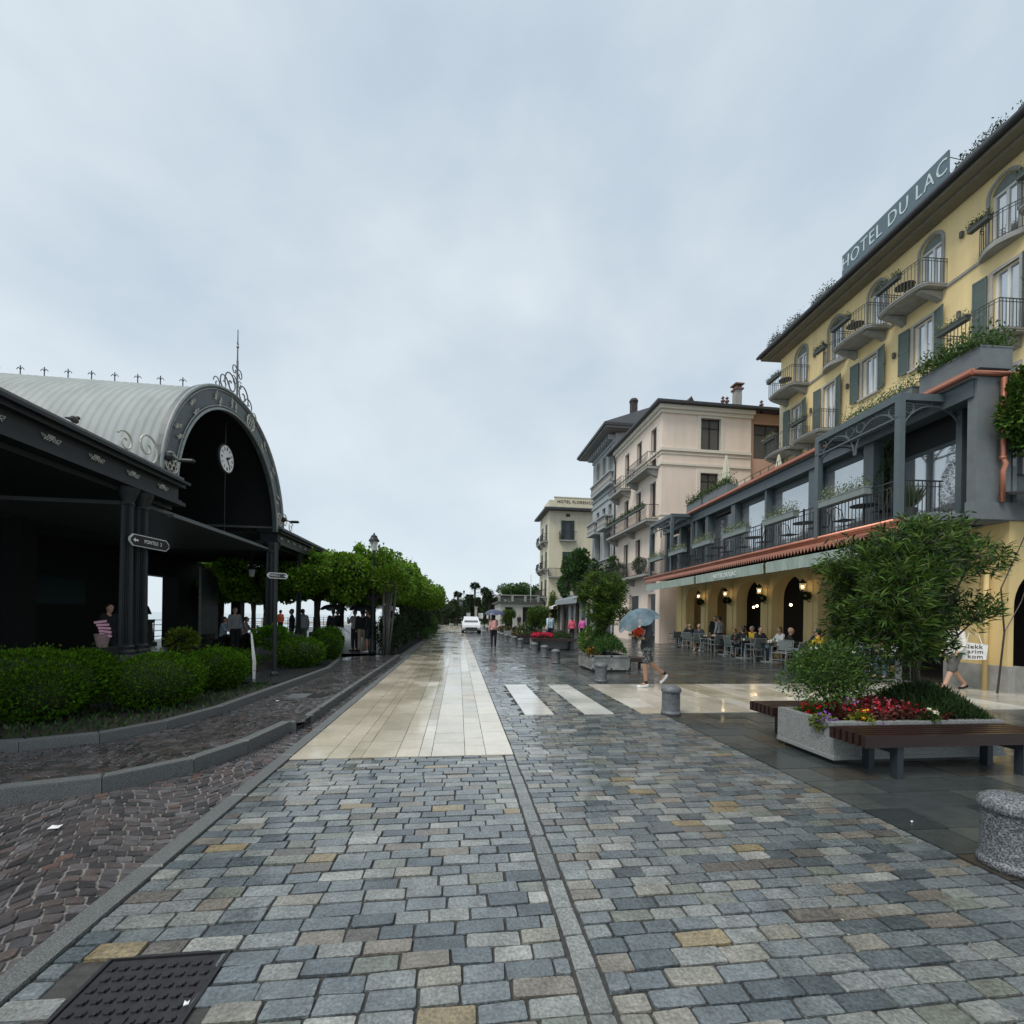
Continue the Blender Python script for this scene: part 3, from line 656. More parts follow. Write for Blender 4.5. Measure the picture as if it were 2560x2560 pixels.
b = B2(PO); b.box(PX_-.14, 26.66, 14.75, 18.95, PY_+.05, 14.95); b.box(PX_-.3, 26.5, 14.96, 19.0, PY_+.05, 15.2)
b.box(PX_-.14, PY_+.05, 14.75, PX_+.05, 35.1, 14.95); b.box(PX_-.3, PY_+.05, 14.96, PX_+.05, 35.1, 15.2); b.build('cornice', m_trim, pk)
b = B2(PO); b.add([(12.2, 26.25, 15.36), (24.5, 26.25, 15.36), (24.5, 36, 15.36), (12.2, 36, 15.36), (15.6, 29.8, 16.8), (24.5, 29.8, 16.8), (24.5, 33, 16.8), (15.6, 33, 16.8)], [(0, 1, 5, 4), (1, 2, 6, 5), (2, 3, 7, 6), (3, 0, 4, 7), (4, 5, 6, 7)]); rf = b.build('roof', m_tile, pk)
b = B2(PO); b.box(12.16, 26.2, 15.21, 24.5, 26.5, 15.36); b.box(12.16, 26.5, 15.21, 12.5, 36, 15.36); b.build('roof_edge', m_roofd, pk)
for (x, y, w, h) in ((18.4, 27.6, .42, 1.7),):
    b = B2(PO); b.box(x-w/2, y-w/2, 15.3, x+w/2, y+w/2, 15.3+h); b.build('chimney', m_conc, rf)
    b = B2(PO); b.box(x-w*.7, y-w*.7, 15.3+h, x+w*.7, y+w*.7, 15.3+h+.1)
    for dx in (-.15, 0, .15): b.box(x+dx-.04, y-w/2, 15.3+h+.1, x+dx+.04, y+w/2, 15.3+h+.32)
    b.box(x-w*.75, y-w*.75, 15.3+h+.32, x+w*.75, y+w*.75, 15.3+h+.4); b.build('chimney_cap', m_tile, rf)
for (x, y) in ((17.55, 27.4), (17.25, 27.4), (20.1, 27.5)):
    b = B2(PO); b.lathe([(.09, 0), (.08, .75), (.14, .78), (.14, .86), (.05, .9), (.05, 1.0), (.12, 1.02), (.02, 1.15)], (x, y, 15.3), 8); b.build('flue', m_tile, rf)
b = B2(PO); b.add([(14.6, 27.6, 15.6), (15.6, 27.6, 15.6), (15.6, 28.6, 16.2), (14.6, 28.6, 16.2), (15.1, 27.5, 16.35), (15.1, 28.6, 16.4)], [(0, 1, 4), (0, 4, 5, 3), (1, 2, 5, 4)]); b.build('dormer', m_roofd, rf)
def wavy(b, X0, X1, y0, y1, z0, h, sp=.17):
    def bar(x, y, dx, dy):
        pts = [(x+dx*a, y+dy*a, z0+h*t) for t, a in ((0, 0), (.15, .02), (.35, .10), (.55, .04), (.75, -.01), (1, .02))]
        b.tube(pts, .016, 4)
    n = int((y1-y0)/sp)
    for k in range(n+1): bar(X0, y0+(y1-y0)*k/n, -1, 0)
    m_ = int((X1-X0)/sp)
    for k in range(1, m_): bar(X0+k*sp, y0, 0, -1); bar(X0+k*sp, y1, 0, 1)
    for z in (z0+.04, z0+h): b.tube([(X1, y0, z), (X0, y0, z), (X0, y1, z), (X1, y1, z)], .022, 5)
def bal2(o, par, X0, X1, y0, y1, z, h=.95, w=True):
    b = B2(o); b.box(X0, y0, z-.14, X1, y1, z)
    for yy in ([y0+.15, y1-.4] if y1-y0 < 4 else [y0+.15, (y0+y1)/2, y1-.4]): b.prism([(X1, z-.14), (X1, z-.6), (X1-.35, z-.5), (X0+.15, z-.25), (X0+.15, z-.14)], yy, yy+.25, Matrix(((1, 0, 0, 0), (0, 0, 1, 0), (0, 1, 0, 0), (0, 0, 0, 1))))
    s = b.build('balcony', m_conc, par); b = B2(o); wavy(b, X0+.05, X1, y0+.05, y1-.05, z, h); b.build('railing', m_irong if w else m_roofd, s)
m_rail = mat('dark_wrought_iron', (.03, .03, .032), .45)
m_irong_save = m_irong; m_irong = m_rail
bal2(PO, pk, 11.95, 12.76, 27.2, 30.9, 11.45); bal2(PO, pk, 11.95, 12.76, 31.8, 34.6, 11.3)
bal2(PO, pk, 11.9, 12.76, 27.1, 34.8, 8.0); bal2(PO, pk, 11.95, 12.76, 27.2, 34.6, 4.5)
b = B2(PO); b.tube([(12.5, 35.1, 15.2), (12.6, 35.1, 14.6), (12.7, 35.1, 14.2), (12.7, 35.1, 0)], .06, 8); b.build('downpipe', m_roofd, pk)

# ------------------------------------------------------------------ grey ornate building
GO = (16, 38, 0); m_grey = mat('grey_stucco', (.33, .355, .36), .8, var=.1, scale=2, bump=.003, bscale=40, fine=.08)
gy = thing('grey_villa', 'tall grey ornate villa with arched windows, stone balustrades and deep eaves', 'building', GO)
GX = 12.7; GYc = [36.2, 37.7, 39.2, 40.4]
ops = []
for y in (36.3, 37.9, 39.6): ops += [(y, .38, 14.0, 15.4, 1.0), (y, .42, 9.9, 11.3, 0)]
ops += [(36.6, .75, 6.3, 8.6, 1.0), (39.2, .75, 6.3, 8.6, 1.0), (36.6, .9, 0, 3.6, 0), (39.4, .9, 0, 3.6, 0)]
b = B2(GO); wall(b, 35.15, 41.2, 0, 16.9, ops, fx(GX), 0, .3)
b.quad((GX, 35.15, 14), (22, 35.15, 14), (22, 35.15, 18.2), (GX, 35.15, 16.9)); b.quad((GX, 41.2, 0), (22, 41.2, 0), (22, 41.2, 16.9), (GX, 41.2, 16.9)); b.build('wall', m_grey, gy)
b = B2(GO); b.quad((GX+.3, 35.2, 0), (GX+.3, 41.1, 0), (GX+.3, 41.1, 16.8), (GX+.3, 35.2, 16.8)); b.build('window_glazing', m_glassd, gy)
for y in (36.3, 37.9, 39.6):
    b = B2(GO); b.tube([(GX-.02, u, z) for u, z in [(y-.48, 13.9)]+archpts(y, .48, 15.4, 1, 10)+[(y+.48, 13.9)]], .06, 5); b.build('arch_moulding', m_conc, gy)
for y in (36.6, 39.2):
    b = B2(GO); b.tube([(GX-.03, u, z) for u, z in [(y-.9, 6.2)]+archpts(y, .9, 8.6, 1, 12)+[(y+.9, 6.2)]], .1, 6); b.build('arch_moulding', m_conc, gy)
for (z, h) in ((13.0, .22), (12.4, .12), (10.9+.9, .15), (9.5, .2), (5.9, .25), (5.3, .15), (16.2, .25)):
    b = B2(GO); b.box(GX-.1, 35.15, z, GX+.01, 41.25, z+h); b.build('string_course', m_grey, gy)
for k in range(11):
    b = B2(GO); y = 35.4+k*.56; b.box(GX-.55, y, 16.45, GX, y+.16, 16.85); b.build('corbel', m_grey, gy)
for (y0, y1, z) in ((35.6, 37.6, 9.3), (38.4, 40.6, 9.3), (35.4, 41, 5.7), (35.5, 40.9, 13.0)):
    big = z in (9.3,); X0 = GX-(.75 if big else .35)
    b = B2(GO); b.box(X0, y0, z-.2, GX, y1, z); b.box(X0-.04, y0-.04, z+.82, GX, y1+.04, z+.94); s = b.build('stone_balcony', m_grey, gy)
    b = B2(GO); n = int((y1-y0)/.24)
    for k in range(n+1): b.lathe([(.05, 0), (.09, .25), (.04, .5), (.06, .82)], (X0+.08, y0+.08+(y1-y0-.16)*k/n, z), 6)
    for k in range(int((GX-X0)/.24)): b.lathe([(.05, 0), (.09, .25), (.04, .5), (.06, .82)], (X0+.2+k*.24, y0+.08, z), 6)
    b.build('balusters', m_conc, s)
b = B2(GO); b.box(11.55, 34.3, 17.0, 23, 42.4, 17.12); b.build('eaves', mat('grey_eaves', (.2, .21, .21), .7), gy)
b = B2(GO); b.add([(11.4, 34.2, 17.13), (23, 34.2, 17.13), (23, 42.5, 17.13), (11.4, 42.5, 17.13), (11.4, 34.2, 17.35), (23, 34.2, 17.35), (23, 42.5, 17.35), (11.4, 42.5, 17.35), (16.2, 36.2, 19.8), (23, 36.2, 19.8), (23, 41, 19.8), (16.2, 41, 19.8)], [(0, 3, 2, 1), (0, 1, 5, 4), (1, 2, 6, 5), (2, 3, 7, 6), (3, 0, 4, 7), (4, 5, 9, 8), (5, 6, 10, 9), (6, 7, 11, 10), (7, 4, 8, 11), (8, 9, 10, 11)]); rf = b.build('roof', m_roofd, gy)
b = B2(GO); b.box(14.4, 36, 17.6, 14.9, 36.5, 20.1); b.ball((14.65, 36.25, 20.15), (.4, .4, .3), 8); b.build('chimney', mat('dark_brick', (.05, .04, .04), .8), rf)

# ------------------------------------------------------------------ far cream hotel
FO = (14, 60, 0); m_cream = mat('cream_render', (.62, .56, .42), .85, var=.08, scale=1, stretch=(2, 2, .3), fine=.04)
fl = thing('cream_hotel', 'distant cream hotel with HOTEL FLORENCE on its parapet and green shutters', 'building', FO)
ops = [(13.7, .75, 11.4, 13.9, 0), (13.7, .55, 7.8, 9.9, 0)]
b = B2(FO); wall(b, 11.3, 17.5, 0, 16.0, ops, fy(55), 0, .2)
fops = [(y, .5, z, z+2.2, 0) for y in (56.7, 59.4) for z in (4.2, 7.8, 11.4)]
wall(b, 55, 61.3, 0, 16.0, fops, fx(11.3), 0, .2); b.build('wall', m_cream, fl)
b = B2(FO); b.box(10.55, 54.1, 15.1, 17.5, 55, 15.32); b.box(10.55, 55, 15.1, 11.3, 62, 15.32); b.add([(10.55, 54.1, 15.33), (17.5, 54.1, 15.33), (17.5, 56.5, 16.1), (12.5, 56.5, 16.1), (10.55, 62, 15.33), (12.5, 62, 16.1)], [(0, 1, 2, 3), (0, 3, 5, 4)]); b.build('roof', m_roofd, fl)
b = B2(FO); b.box(12.2, 56.0, 15.5, 17.4, 56.3, 17.1); b.box(11.5, 56.02, 15.5, 12.3, 56.28, 16.75); b.box(11.5, 56.3, 15.5, 11.8, 60, 16.75); b.box(12.1, 55.95, 17.1, 17.4, 56.35, 17.2); pp = b.build('parapet', m_cream, fl)
text('HOTEL FLORENCE', .52, m_brown, Matrix.Translation((14.9-14, 55.97-60, 16.55)) @ Matrix.Rotation(pi/2, 4, 'X'), pp, ext=.01, space=1.15, offset=.004)
b = B2(FO); b.box(13.45, 54.98, 14.4, 14.0, 55.01, 14.75); b.build('attic_vent', m_brown, fl)
for (z0, z1, h) in ((11.4, 13.9, .75), (7.8, 9.9, .55)):
    b = B2(FO); b.box(13.7-h, 55.12, z0, 13.7+h, 55.16, z1); w_ = b.build('window', m_glassd if z0 > 10 else m_shut, fl)
    b = B2(FO); b.box(13.7-h-.1, 54.9, z0, 13.7-h+.3, 54.97, z1); b.box(13.7+h-.3, 54.9, z0, 13.7+h+.1, 54.97, z1); b.build('shutters', mat('dark_green_shutter', (.02, .045, .04), .5), w_)
for (y) in (56.7, 59.4):
    for z in (4.2, 7.8, 11.4):
        b = B2(FO); b.box(11.22, y-.5, z, 11.27, y+.5, z+2.2); b.build('shuttered_window', MC['dark_green_shutter'], fl)
        bal2(FO, fl, 10.6, 11.3, y-1.1, y+1.1, z-.05)
def flatrail(o, par, x0, x1, y, yw, z, h=1.0):
    b = B2(o); b.box(x0, y, z-.15, x1, yw, z); s = b.build('balcony', m_conc, par); b = B2(o)
    n = int((x1-x0)/.16)
    for k in range(n+1): b.box(x0+(x1-x0)*k/n-.012, y, z, x0+(x1-x0)*k/n+.012, y+.02, z+h)
    b.box(x0, y-.01, z+h-.03, x1, y+.03, z+h+.02); b.box(x0, y, z, x0+.02, yw, z+h); b.build('railing', m_rail, s)
flatrail(FO, fl, 12.6, 14.8, 54.4, 55, 11.35, 1.1); flatrail(FO, fl, 11.2, 15, 54.3, 55, 6.7, 1.0)
# low shop row with vine-covered pergola, between the villa and the cream hotel
SO = (13, 47, 0)
sh = thing('shop_row', 'low shopfront row with pale pilasters and a grey awning under the vine', 'building', SO)
b = B2(SO); wall(b, 41.3, 54, 0, 4.0, [(y, .62, 0, 2.9, 0) for y in (42.4, 44.6, 46.8, 49, 51.2, 53)], fx(12.3), 0, .35); b.quad((12.3, 41.3, 4), (12.3, 54, 4), (18, 54, 4), (18, 41.3, 4)); b.build('wall', mat('shop_wall', (.38, .38, .36), .7), sh)
b = B2(SO); b.quad((12.6, 41.3, 0), (12.6, 54, 0), (12.6, 54, 3), (12.6, 41.3, 3)); b.build('shop_window', m_glassd, sh)
b = B2(SO); b.add([(12.3, 41, 3.9), (12.3, 50.5, 3.9), (11.2, 50.5, 3.45), (11.2, 41, 3.45), (11.2, 50.5, 2.95), (11.2, 41, 2.95)], [(0, 1, 2, 3), (3, 2, 4, 5)]); b.build('awning', mat('grey_awning', (.25, .28, .29), .7), sh)
b = B2(SO); b.add([(12.3, 51, 3.3), (12.3, 54, 3.3), (11.1, 54, 2.8), (11.1, 51, 2.8), (11.1, 54, 2.5), (11.1, 51, 2.5)], [(0, 1, 2, 3), (3, 2, 4, 5)]); b.build('awning', mat('white_awning', (.6, .6, .57), .7), sh)
# terrace pavilion at the end of the street
TO = (8, 60, 0); m_rust = mat('rusticated_stone', (.50, .49, .44), .8, var=.08, scale=2)
tp = thing('terrace_pavilion', 'low pale rusticated stone pavilion with a balustraded roof terrace at the street end', 'building', TO)
b = B2(TO); wall(b, 5.4, 11.2, 0, 3.25, [(6.55, .5, 0, 2.75, 0), (8.9, .55, 0, 2.8, 0), (10.4, .5, 0, 2.8, 0)], fy(57), 0, .3)
wall(b, 57, 66, 0, 3.25, [], fx(5.4), 0, .3)
b.build('wall', m_rust, tp)
for k in range(9):
    b = B2(TO); z = .3+k*.33; b.box(5.38, 56.975, z, 5.95, 57.0, z+.29); b.box(7.15, 56.975, z, 8.25, 57.0, z+.29); b.build('stone_course', m_rust, tp)
b = B2(TO); b.quad((5.5, 57.3, 0), (11.2, 57.3, 0), (11.2, 57.3, 3), (5.5, 57.3, 3)); b.build('dark_doorways', m_dark, tp)
b = B2(TO); b.box(5.0, 56.6, 3.26, 11.3, 66, 3.48); b.build('cornice', mat('dark_cornice', (.08, .08, .075), .8), tp)
b = B2(TO); b.box(5.1, 56.7, 4.25, 11.3, 56.95, 4.36); b.box(5.1, 56.95, 4.25, 5.3, 66, 4.36)
for x in (5.1, 6.8, 8.5, 10.2): b.box(x, 56.72, 3.48, x+.28, 56.96, 4.25)
s = b.build('balustrade', m_conc, tp); b = B2(TO)
for k in range(42): b.lathe([(.035, 0), (.06, .25), (.03, .5), (.045, .77)], (5.25+k*.145, 56.84, 3.48), 5)
b.build('balusters', mat('dark_balusters', (.12, .13, .12), .8), s)

# ------------------------------------------------------------------ lakeside ferry pavilion
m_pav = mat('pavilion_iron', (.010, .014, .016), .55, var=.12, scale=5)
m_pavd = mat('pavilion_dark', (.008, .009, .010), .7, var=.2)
m_pavl = mat('pavilion_arch_iron', (.075, .092, .098), .5, var=.22, scale=2, stretch=(1, 3, .5))
m_orn = mat('gilt_grey_ornament', (.50, .49, .42), .5, var=.15)
m_zinc = mat('zinc_roof', (.30, .33, .315), .65, var=.14, scale=1.5, stretch=(1, 1, .3))
VO = (-6.5, 13.6, 0); YC = 13.6; VX = -6.5; RO = 3.27; RI = 2.75; ZS = 4.42
pv = thing('ferry_pavilion', 'dark cast iron ferry pavilion with a ribbed barrel roof and ornamental arch', 'pavilion', VO)
def PB(): return MB(off=VO)
b = PB(); n = 28; xs = []; x = -6.45
while x > -24: xs.append(x); x -= .045
V = []
for i, x in enumerate(xs):
    ph = i % 4; r = RO-.06+(.04, .024, .006, .024)[ph]
    for k in range(n+1): a = pi*k/n; V.append((x, YC-r*math.cos(a), ZS+r*math.sin(a)))
F = [(i*(n+1)+k, i*(n+1)+k+1, (i+1)*(n+1)+k+1, (i+1)*(n+1)+k) for i in range(len(xs)-1) for k in range(n)]
b.add(V, F); b.build('barrel_roof', m_zinc, pv, smooth=True)
b = PB(); V = []
for x in (-6.42, -24):
    for k in range(n+1): a = pi*k/n; V.append((x, YC-(RO-.12)*math.cos(a), ZS+(RO-.12)*math.sin(a)))
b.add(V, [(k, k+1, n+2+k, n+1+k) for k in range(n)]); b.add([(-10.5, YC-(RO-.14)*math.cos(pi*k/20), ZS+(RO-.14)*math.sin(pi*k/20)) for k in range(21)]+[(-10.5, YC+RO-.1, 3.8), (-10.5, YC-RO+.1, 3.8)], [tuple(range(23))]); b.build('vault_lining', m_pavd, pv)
b = PB(); n = 40; V = []
for x in (-6.52, -6.40):
    for r in (RI, RO+.06):
        for k in range(n+1): a = pi*k/n; V.append((x, YC-r*math.cos(a), ZS+r*math.sin(a)))
m1 = n+1; fs = []
for k in range(n): fs += [(2*m1+k, 2*m1+k+1, 3*m1+k+1, 3*m1+k), (k, m1+k, m1+k+1, k+1), (k, k+1, 2*m1+k+1, 2*m1+k), (m1+k, 3*m1+k, 3*m1+k+1, m1+k+1)]
b.add(V, fs); ar = b.build('arch', m_pavl, pv)
for (r, t) in ((RI+.02, .035), (RI+.1, .015), (RO+.05, .04), (RO-.03, .015)):
    b = PB(); b.tube([(-6.38, YC-r*math.cos(pi*k/48), ZS+r*math.sin(pi*k/48)) for k in range(49)], t, 6); b.build('arch_rib', mat('pavilion_rib', (.26, .28, .27), .45), ar, smooth=True)
def knot(b, M, s=1, th=.008):
    """woven lattice badge in the local y-z plane"""
    for o in (-.5, 0, .5):
        b.tube([(0, -.5*s+o*s*.5, -.5*s*.6+abs(o)*.0), (0, .1*s+o*s*.5, .5*s*.6)], th, 4, M); b.tube([(0, .5*s+o*s*.5, -.5*s*.6), (0, -.1*s+o*s*.5, .5*s*.6)], th, 4, M)
    for sgn in (-1, 1):
        b.tube([(0, sgn*.5*s, -.16*s), (0, sgn*.9*s, -.02*s), (0, sgn*1.0*s, .16*s), (0, sgn*.62*s, .12*s)], th, 4, M, closed=True)
for ang in (25, 44, 68, 84, 122, 140, 158):
    a = math.radians(ang); r = (RI+RO)/2; b = PB()
    if ang in (84, 68): pass
    M = Matrix.Translation((-6.37, YC-r*math.cos(a), ZS+r*math.sin(a))) @ Matrix.Rotation(a, 4, 'X')
    for dz in (-.11, .11): knot(b, M @ Matrix.Translation((0, 0, dz)), .15)
    b.build('knot_badge', m_orn, ar)
for ang in (9, 103, 171):
    a = math.radians(ang); r = (RI+RO)/2; b = PB(); c = (-6.37, YC-r*math.cos(a), ZS+r*math.sin(a))
    for (dy, dz, rr) in [(0, 0, .23), (0, 0, .065)]+[(.13*math.cos(pi*k/3), .13*math.sin(pi*k/3), .065) for k in range(6)]:
        b.tube([(c[0], c[1]+dy+rr*math.cos(2*pi*k/14), c[2]+dz+rr*math.sin(2*pi*k/14)) for k in range(14)], .014 if rr < .2 else .02, 4, closed=True)
    b.build('rosette', m_orn, ar)
def spiral(b, c, r0, turns, a0, sgn=1, th=.02, n=22, r1=.04, X=-6.45):
    b.tube([(X, c[0]+sgn*(r0+(r1-r0)*k/n)*math.cos(a0+2*pi*turns*k/n), c[1]+(r0+(r1-r0)*k/n)*math.sin(a0+2*pi*turns*k/n)) for k in range(n+1)], th, 5)
b = PB()
for sg in (-1, 1):
    spiral(b, (YC+sg*.34, 8.0), .34, 1.4, -.3, sg, .02); spiral(b, (YC+sg*.72, 7.84), .25, 1.3, .3, -sg, .018); spiral(b, (YC+sg*1.05, 7.66), .18, 1.2, 0, sg, .015)
    spiral(b, (YC+sg*.15, 8.5), .18, 1.2, -.5, -sg, .016); spiral(b, (YC+sg*.16, 8.2), .13, 1.1, 1, sg, .014)
b.tube([(-6.45, YC-.0, 7.8), (-6.45, YC, 8.85)], .03, 6); b.tube([(-6.45, YC, 8.8), (-6.45, YC, 9.75)], [.022, .012], 5)
b.ball((-6.45, YC, 9.25), .04, 6); b.ball((-6.45, YC, 9.35), (.02, .06, .02), 6); b.build('scroll_finial', mat('finial_iron', (.13, .14, .15), .4), ar)
for (yc, sg) in ((9.85, 1), (17.35, -1)):
    b = PB(); spiral(b, (yc+sg*.12, 4.98), .33, 1.4, -1, sg, .022); spiral(b, (yc-sg*.48, 4.86), .22, 1.3, .5, -sg, .02); b.build('scroll_bracket', m_orn, ar)
for (y, z, sg) in ((10.42, 4.95, 1), (16.78, 4.95, -1)):
    b = PB(); b.ball((-6.32, y, z), .1, 8); b.tube([(-6.32, y, z), (-6.2, y, z-.03), (-6.1, y, z-.06)], .022, 6); b.lathe([(.03, 0), (.05, .1), (.05, .3), (.02, .34)], (0, 0, 0), 8, Matrix.Translation((-6.12, y, z-.07)) @ Matrix.Rotation(pi/2, 4, 'Y')); b.build('spot_lamp', m_pav, ar)
b = PB()
for k in range(24):
    x = -7.9-k*.587
    b.tube([(x, YC, 7.6), (x, YC, 8.25)], .016, 4)
    for sg in (-1, 1): b.tube([(x, YC, 8.14), (x+sg*.05, YC, 8.2), (x+sg*.095, YC, 8.14)], .011, 4)
b.build('ridge_cresting', mat('cresting_iron', (.03, .035, .04), .5), pv)
# clock on its drop rod
t = thing('station_clock', 'round white clock with roman numerals hanging in the dark pavilion arch', 'clock', (-6.9, 13.92, 6.1))
b = MB(); M = Matrix.Rotation(pi/2, 4, 'Y'); b.lathe([(.40, -.06), (.43, -.03), (.43, .03), (.40, .05), (.38, .05)], (0, 0, 0), 32, M); b.build('case', m_pav, t)
b = MB(); b.lathe([(.38, .045), (.379, .052)], (0, 0, 0), 32, M); b.build('dial', mat('dial_white', (.8, .8, .78), .4, var=.02), t)
b = MB()
for k in range(12):
    a = 2*pi*k/12; Mk = Matrix.Rotation(a, 4, 'X')
    for o in ([-.016, .016] if k % 3 else [-.024, 0, .024]): b.box(.054, o-.005, .24, .058, o+.005, .34, Mk)
b.build('numerals', m_brown, t)
for (a, l, w) in ((math.radians(-62), .22, .03), (math.radians(-145), .3, .02)):
    b = MB(); b.box(.06, -w, -.05, .066, w, l*.6, Matrix.Rotation(a, 4, 'X')); b.box(.06, -w*.5, 0, .066, w*.5, l, Matrix.Rotation(a, 4, 'X')); b.build('hand', m_brown, t)
b = MB(); b.tube([(0, 0, -.42), (0, 0, -2.2)], .014, 5); b.tube([(0, 0, .42), (0, 0, 1.4)], .02, 5); b.build('rod', m_pav, t)
# wings: canopies with ornamented fascia
for (y0, y1) in ((2.6, 10.95), (16.55, 22.3)):
    b = PB(); b.box(-7.0, y0, 4.13, -6.42, y1, 4.42); b.build('canopy_fascia', m_pav, pv)
    for (z0, z1, p) in ((4.42, 4.5, .12), (4.5, 4.56, .2), (4.08, 4.13, .06), (4.0, 4.08, .12)):
        b = PB(); b.box(-7.1, y0-p*.6 if y0 > 10 else y0, z0, -6.42+p, y1+p*.6, z1); b.build('fascia_moulding', m_pav, pv)
    b = PB(); b.box(-24, y0, 4.57, -6.3, y1, 4.64); b.build('flat_roof', mat('lead_roof', (.12, .125, .13), .5), pv)
    b = PB(); b.box(-24, y0, 3.9, -6.55, y1, 3.99); b.build('soffit', mat('soffit_boards', (.014, .016, .018), .6, var=.2, scale=3, stretch=(1, 8, 1)), pv)
    nn = 8 if y0 < 10 else 8; y = y1-.55 if y0 < 10 else y0+.3
    while (y > 6.4 if y0 < 10 else y < y1-.1):
        b = PB(); knot(b, Matrix.Translation((-6.40, y, 4.275)), .17 if y0 < 10 else .11, .007); b.build('knot_badge', m_orn, pv); y += -.88 if y0 < 10 else .62
b = PB(); b.box(-6.62, 10.9, 3.74, -6.48, 16.6, 3.80); b.box(-24, 10.2, 3.82, -6.7, 17.0, 3.9); b.build('tie_beam', mat('tie_iron', (.1, .11, .115), .5), pv)
def fluted(x, y, z0, z1, r, par, off=VO):
    b = MB(off=off); n = 20; H = z1-z0
    prof = [(1.45, 0), (1.45, .06), (1.2, .1), (1.25, .16), (1.0, .2), (.98, .6), (.86, H-.35), (1.0, H-.33), (.9, H-.27), (1.1, H-.2), (1.5, H-.08), (1.7, H)]
    vs = []; fs = []
    for (k_, z) in prof:
        for k in range(n*2):
            a = pi*k/n; rr = r*k_*(1 if k % 2 or z < .2 or z > H-.3 else .86); vs.append((x+rr*math.cos(a), y+rr*math.sin(a), z0+z))
    m2 = n*2
    for i in range(len(prof)-1):
        for k in range(m2): fs.append((i*m2+k, i*m2+(k+1) % m2, (i+1)*m2+(k+1) % m2, (i+1)*m2+k))
    b.add(vs, fs); return b.build('column', m_pav, par)
for (y) in (9.52, 9.93, 16.08, 16.52, 18.95, 21.2):
    c_ = fluted(VX, y, .72, 4.0, .115 if y < 17 else .1, pv)
    b = PB(); b.box(VX-.24, y-.2, .05, VX+.24, y+.2, .72); b.build('pedestal', mat('pedestal_stone', (.09, .09, .088), .7), pv)
for (x, y) in ((-11.0, 23.6), (-14.5, 26.3), (-11, 12.5), (-12, 9)):
    b = PB(); b.box(x-.22, y-.22, 0, x+.22, y+.22, 3.9); b.build('pier', m_pavd, pv)
# dark ticket kiosk walls at the back of the pavilion
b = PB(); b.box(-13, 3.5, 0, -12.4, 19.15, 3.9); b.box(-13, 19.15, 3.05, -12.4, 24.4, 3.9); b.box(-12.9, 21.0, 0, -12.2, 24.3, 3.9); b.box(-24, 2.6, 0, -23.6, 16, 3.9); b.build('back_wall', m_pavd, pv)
b = PB(); b.box(-12.41, 13.9, 1.75, -12.36, 16.3, 2.6); b.build('ticket_window', mat('dim_glass', (.03, .05, .06), .2), pv)
t = thing('poster_panel', 'tall grey poster panel on a thin white frame inside the ferry pavilion', 'panel', (-11.0, 21.0, 0))
b = MB(); b.box(-.03, -.62, .6, .03, .66, 3.45); b.build('sheet', mat('poster_grey', (.14, .16, .17), .4, var=.25, scale=2), t)
b = MB(); b.box(-.04, -.68, .1, .04, -.62, 3.5); b.box(-.04, .66, .1, .04, .7, 3.4); b.build('frame', m_conc, t)
# pontile signs
def pontile(loc, rz, w, h, txt, lab, arrow):
    t = thing('direction_sign', lab, 'sign', loc, rz)
    def rr(w, h, c): return [(x*s1, y*s2) for s1, s2, o in ((1, 1, 0), (-1, 1, 1), (-1, -1, 0), (1, -1, 1)) for x, y in (([(w/2, h/2-c), (w/2-c*.45, h/2-c*.55), (w/2-c, h/2)])[::1 if not o else -1])]
    R_ = Matrix.Rotation(pi/2, 4, 'X')
    b = MB(); b.prism(rr(w, h, h*.35), -.02, .012, R_); b.build('plate', mat('sign_border', (.6, .6, .58), .4), t)
    b = MB(); b.prism(rr(w-.035, h-.035, h*.33), .012, .018, R_); pl = b.build('face', mat('sign_black', (.012, .014, .016), .35), t)
    text(txt, h*.45, mat('sign_white', (.75, .75, .72), .5), Matrix.Translation((.06 if arrow < 0 else -.07, -.02, 0)) @ R_ @ Matrix.Scale(.85, 4, (1, 0, 0)), pl, ext=.002)
    b = MB(); ax = arrow*w*.37 if arrow < 0 else w*.38; s = arrow*h*.28
    b.prism([(ax+s, 0), (ax+s*.1, h*.17), (ax+s*.1, h*.06), (ax-s*.9, h*.08), (ax-s*.9, -h*.08), (ax+s*.1, -h*.06), (ax+s*.1, -h*.17)][::(1 if arrow < 0 else -1)], .018, .021, R_); b.build('arrow', MC['sign_white'], t)
pontile((-6.3, 9.86, 2.98), math.radians(84), 1.0, .235, 'PONTILE  3', 'black enamel arrow sign reading PONTILE 3 on the near pair of columns', -1)
t = thing('sign_post', 'slim dark iron pole rising from the raised dark pavement by the hedge', 'pole', (-4.1, 10.5, .17))
b = MB(); b.tube([(0, 0, 0), (0, 0, 3.0)], .045, 10); b.lathe([(.09, 0), (.09, .05), (.05, .1)], (0, 0, 0), 10); b.build('pole', m_pav, t)
pontile((-4.04, 10.44, 2.42), math.radians(35), .42, .13, 'PONTILE 1', 'small black arrow sign reading PONTILE 1 on the slim pole', 1)
# narrow white sliver, added to stand for a stray reflection
t = thing('white_sliver', 'narrow leaning white sliver beside the hedge end, added for a stray reflection', 'light streak', (-4.3, 9.95, .17))
b = MB(); b.add([(-.02, 0, 0), (.02, .01, 0), (.035, .01, .35), (-.05, .01, .95), (-.075, 0, 1.0), (-.035, 0, .4), (-.02, .02, 0), (.02, .03, 0), (.035, .03, .35), (-.05, .03, .95), (-.075, .02, 1.0), (-.035, .02, .4)], [(0, 1, 2, 3, 4, 5), (11, 10, 9, 8, 7, 6), (1, 7, 8, 2), (2, 8, 9, 3), (5, 4, 10, 11), (0, 5, 11, 6)]); b.build('cloth', m_white, t)
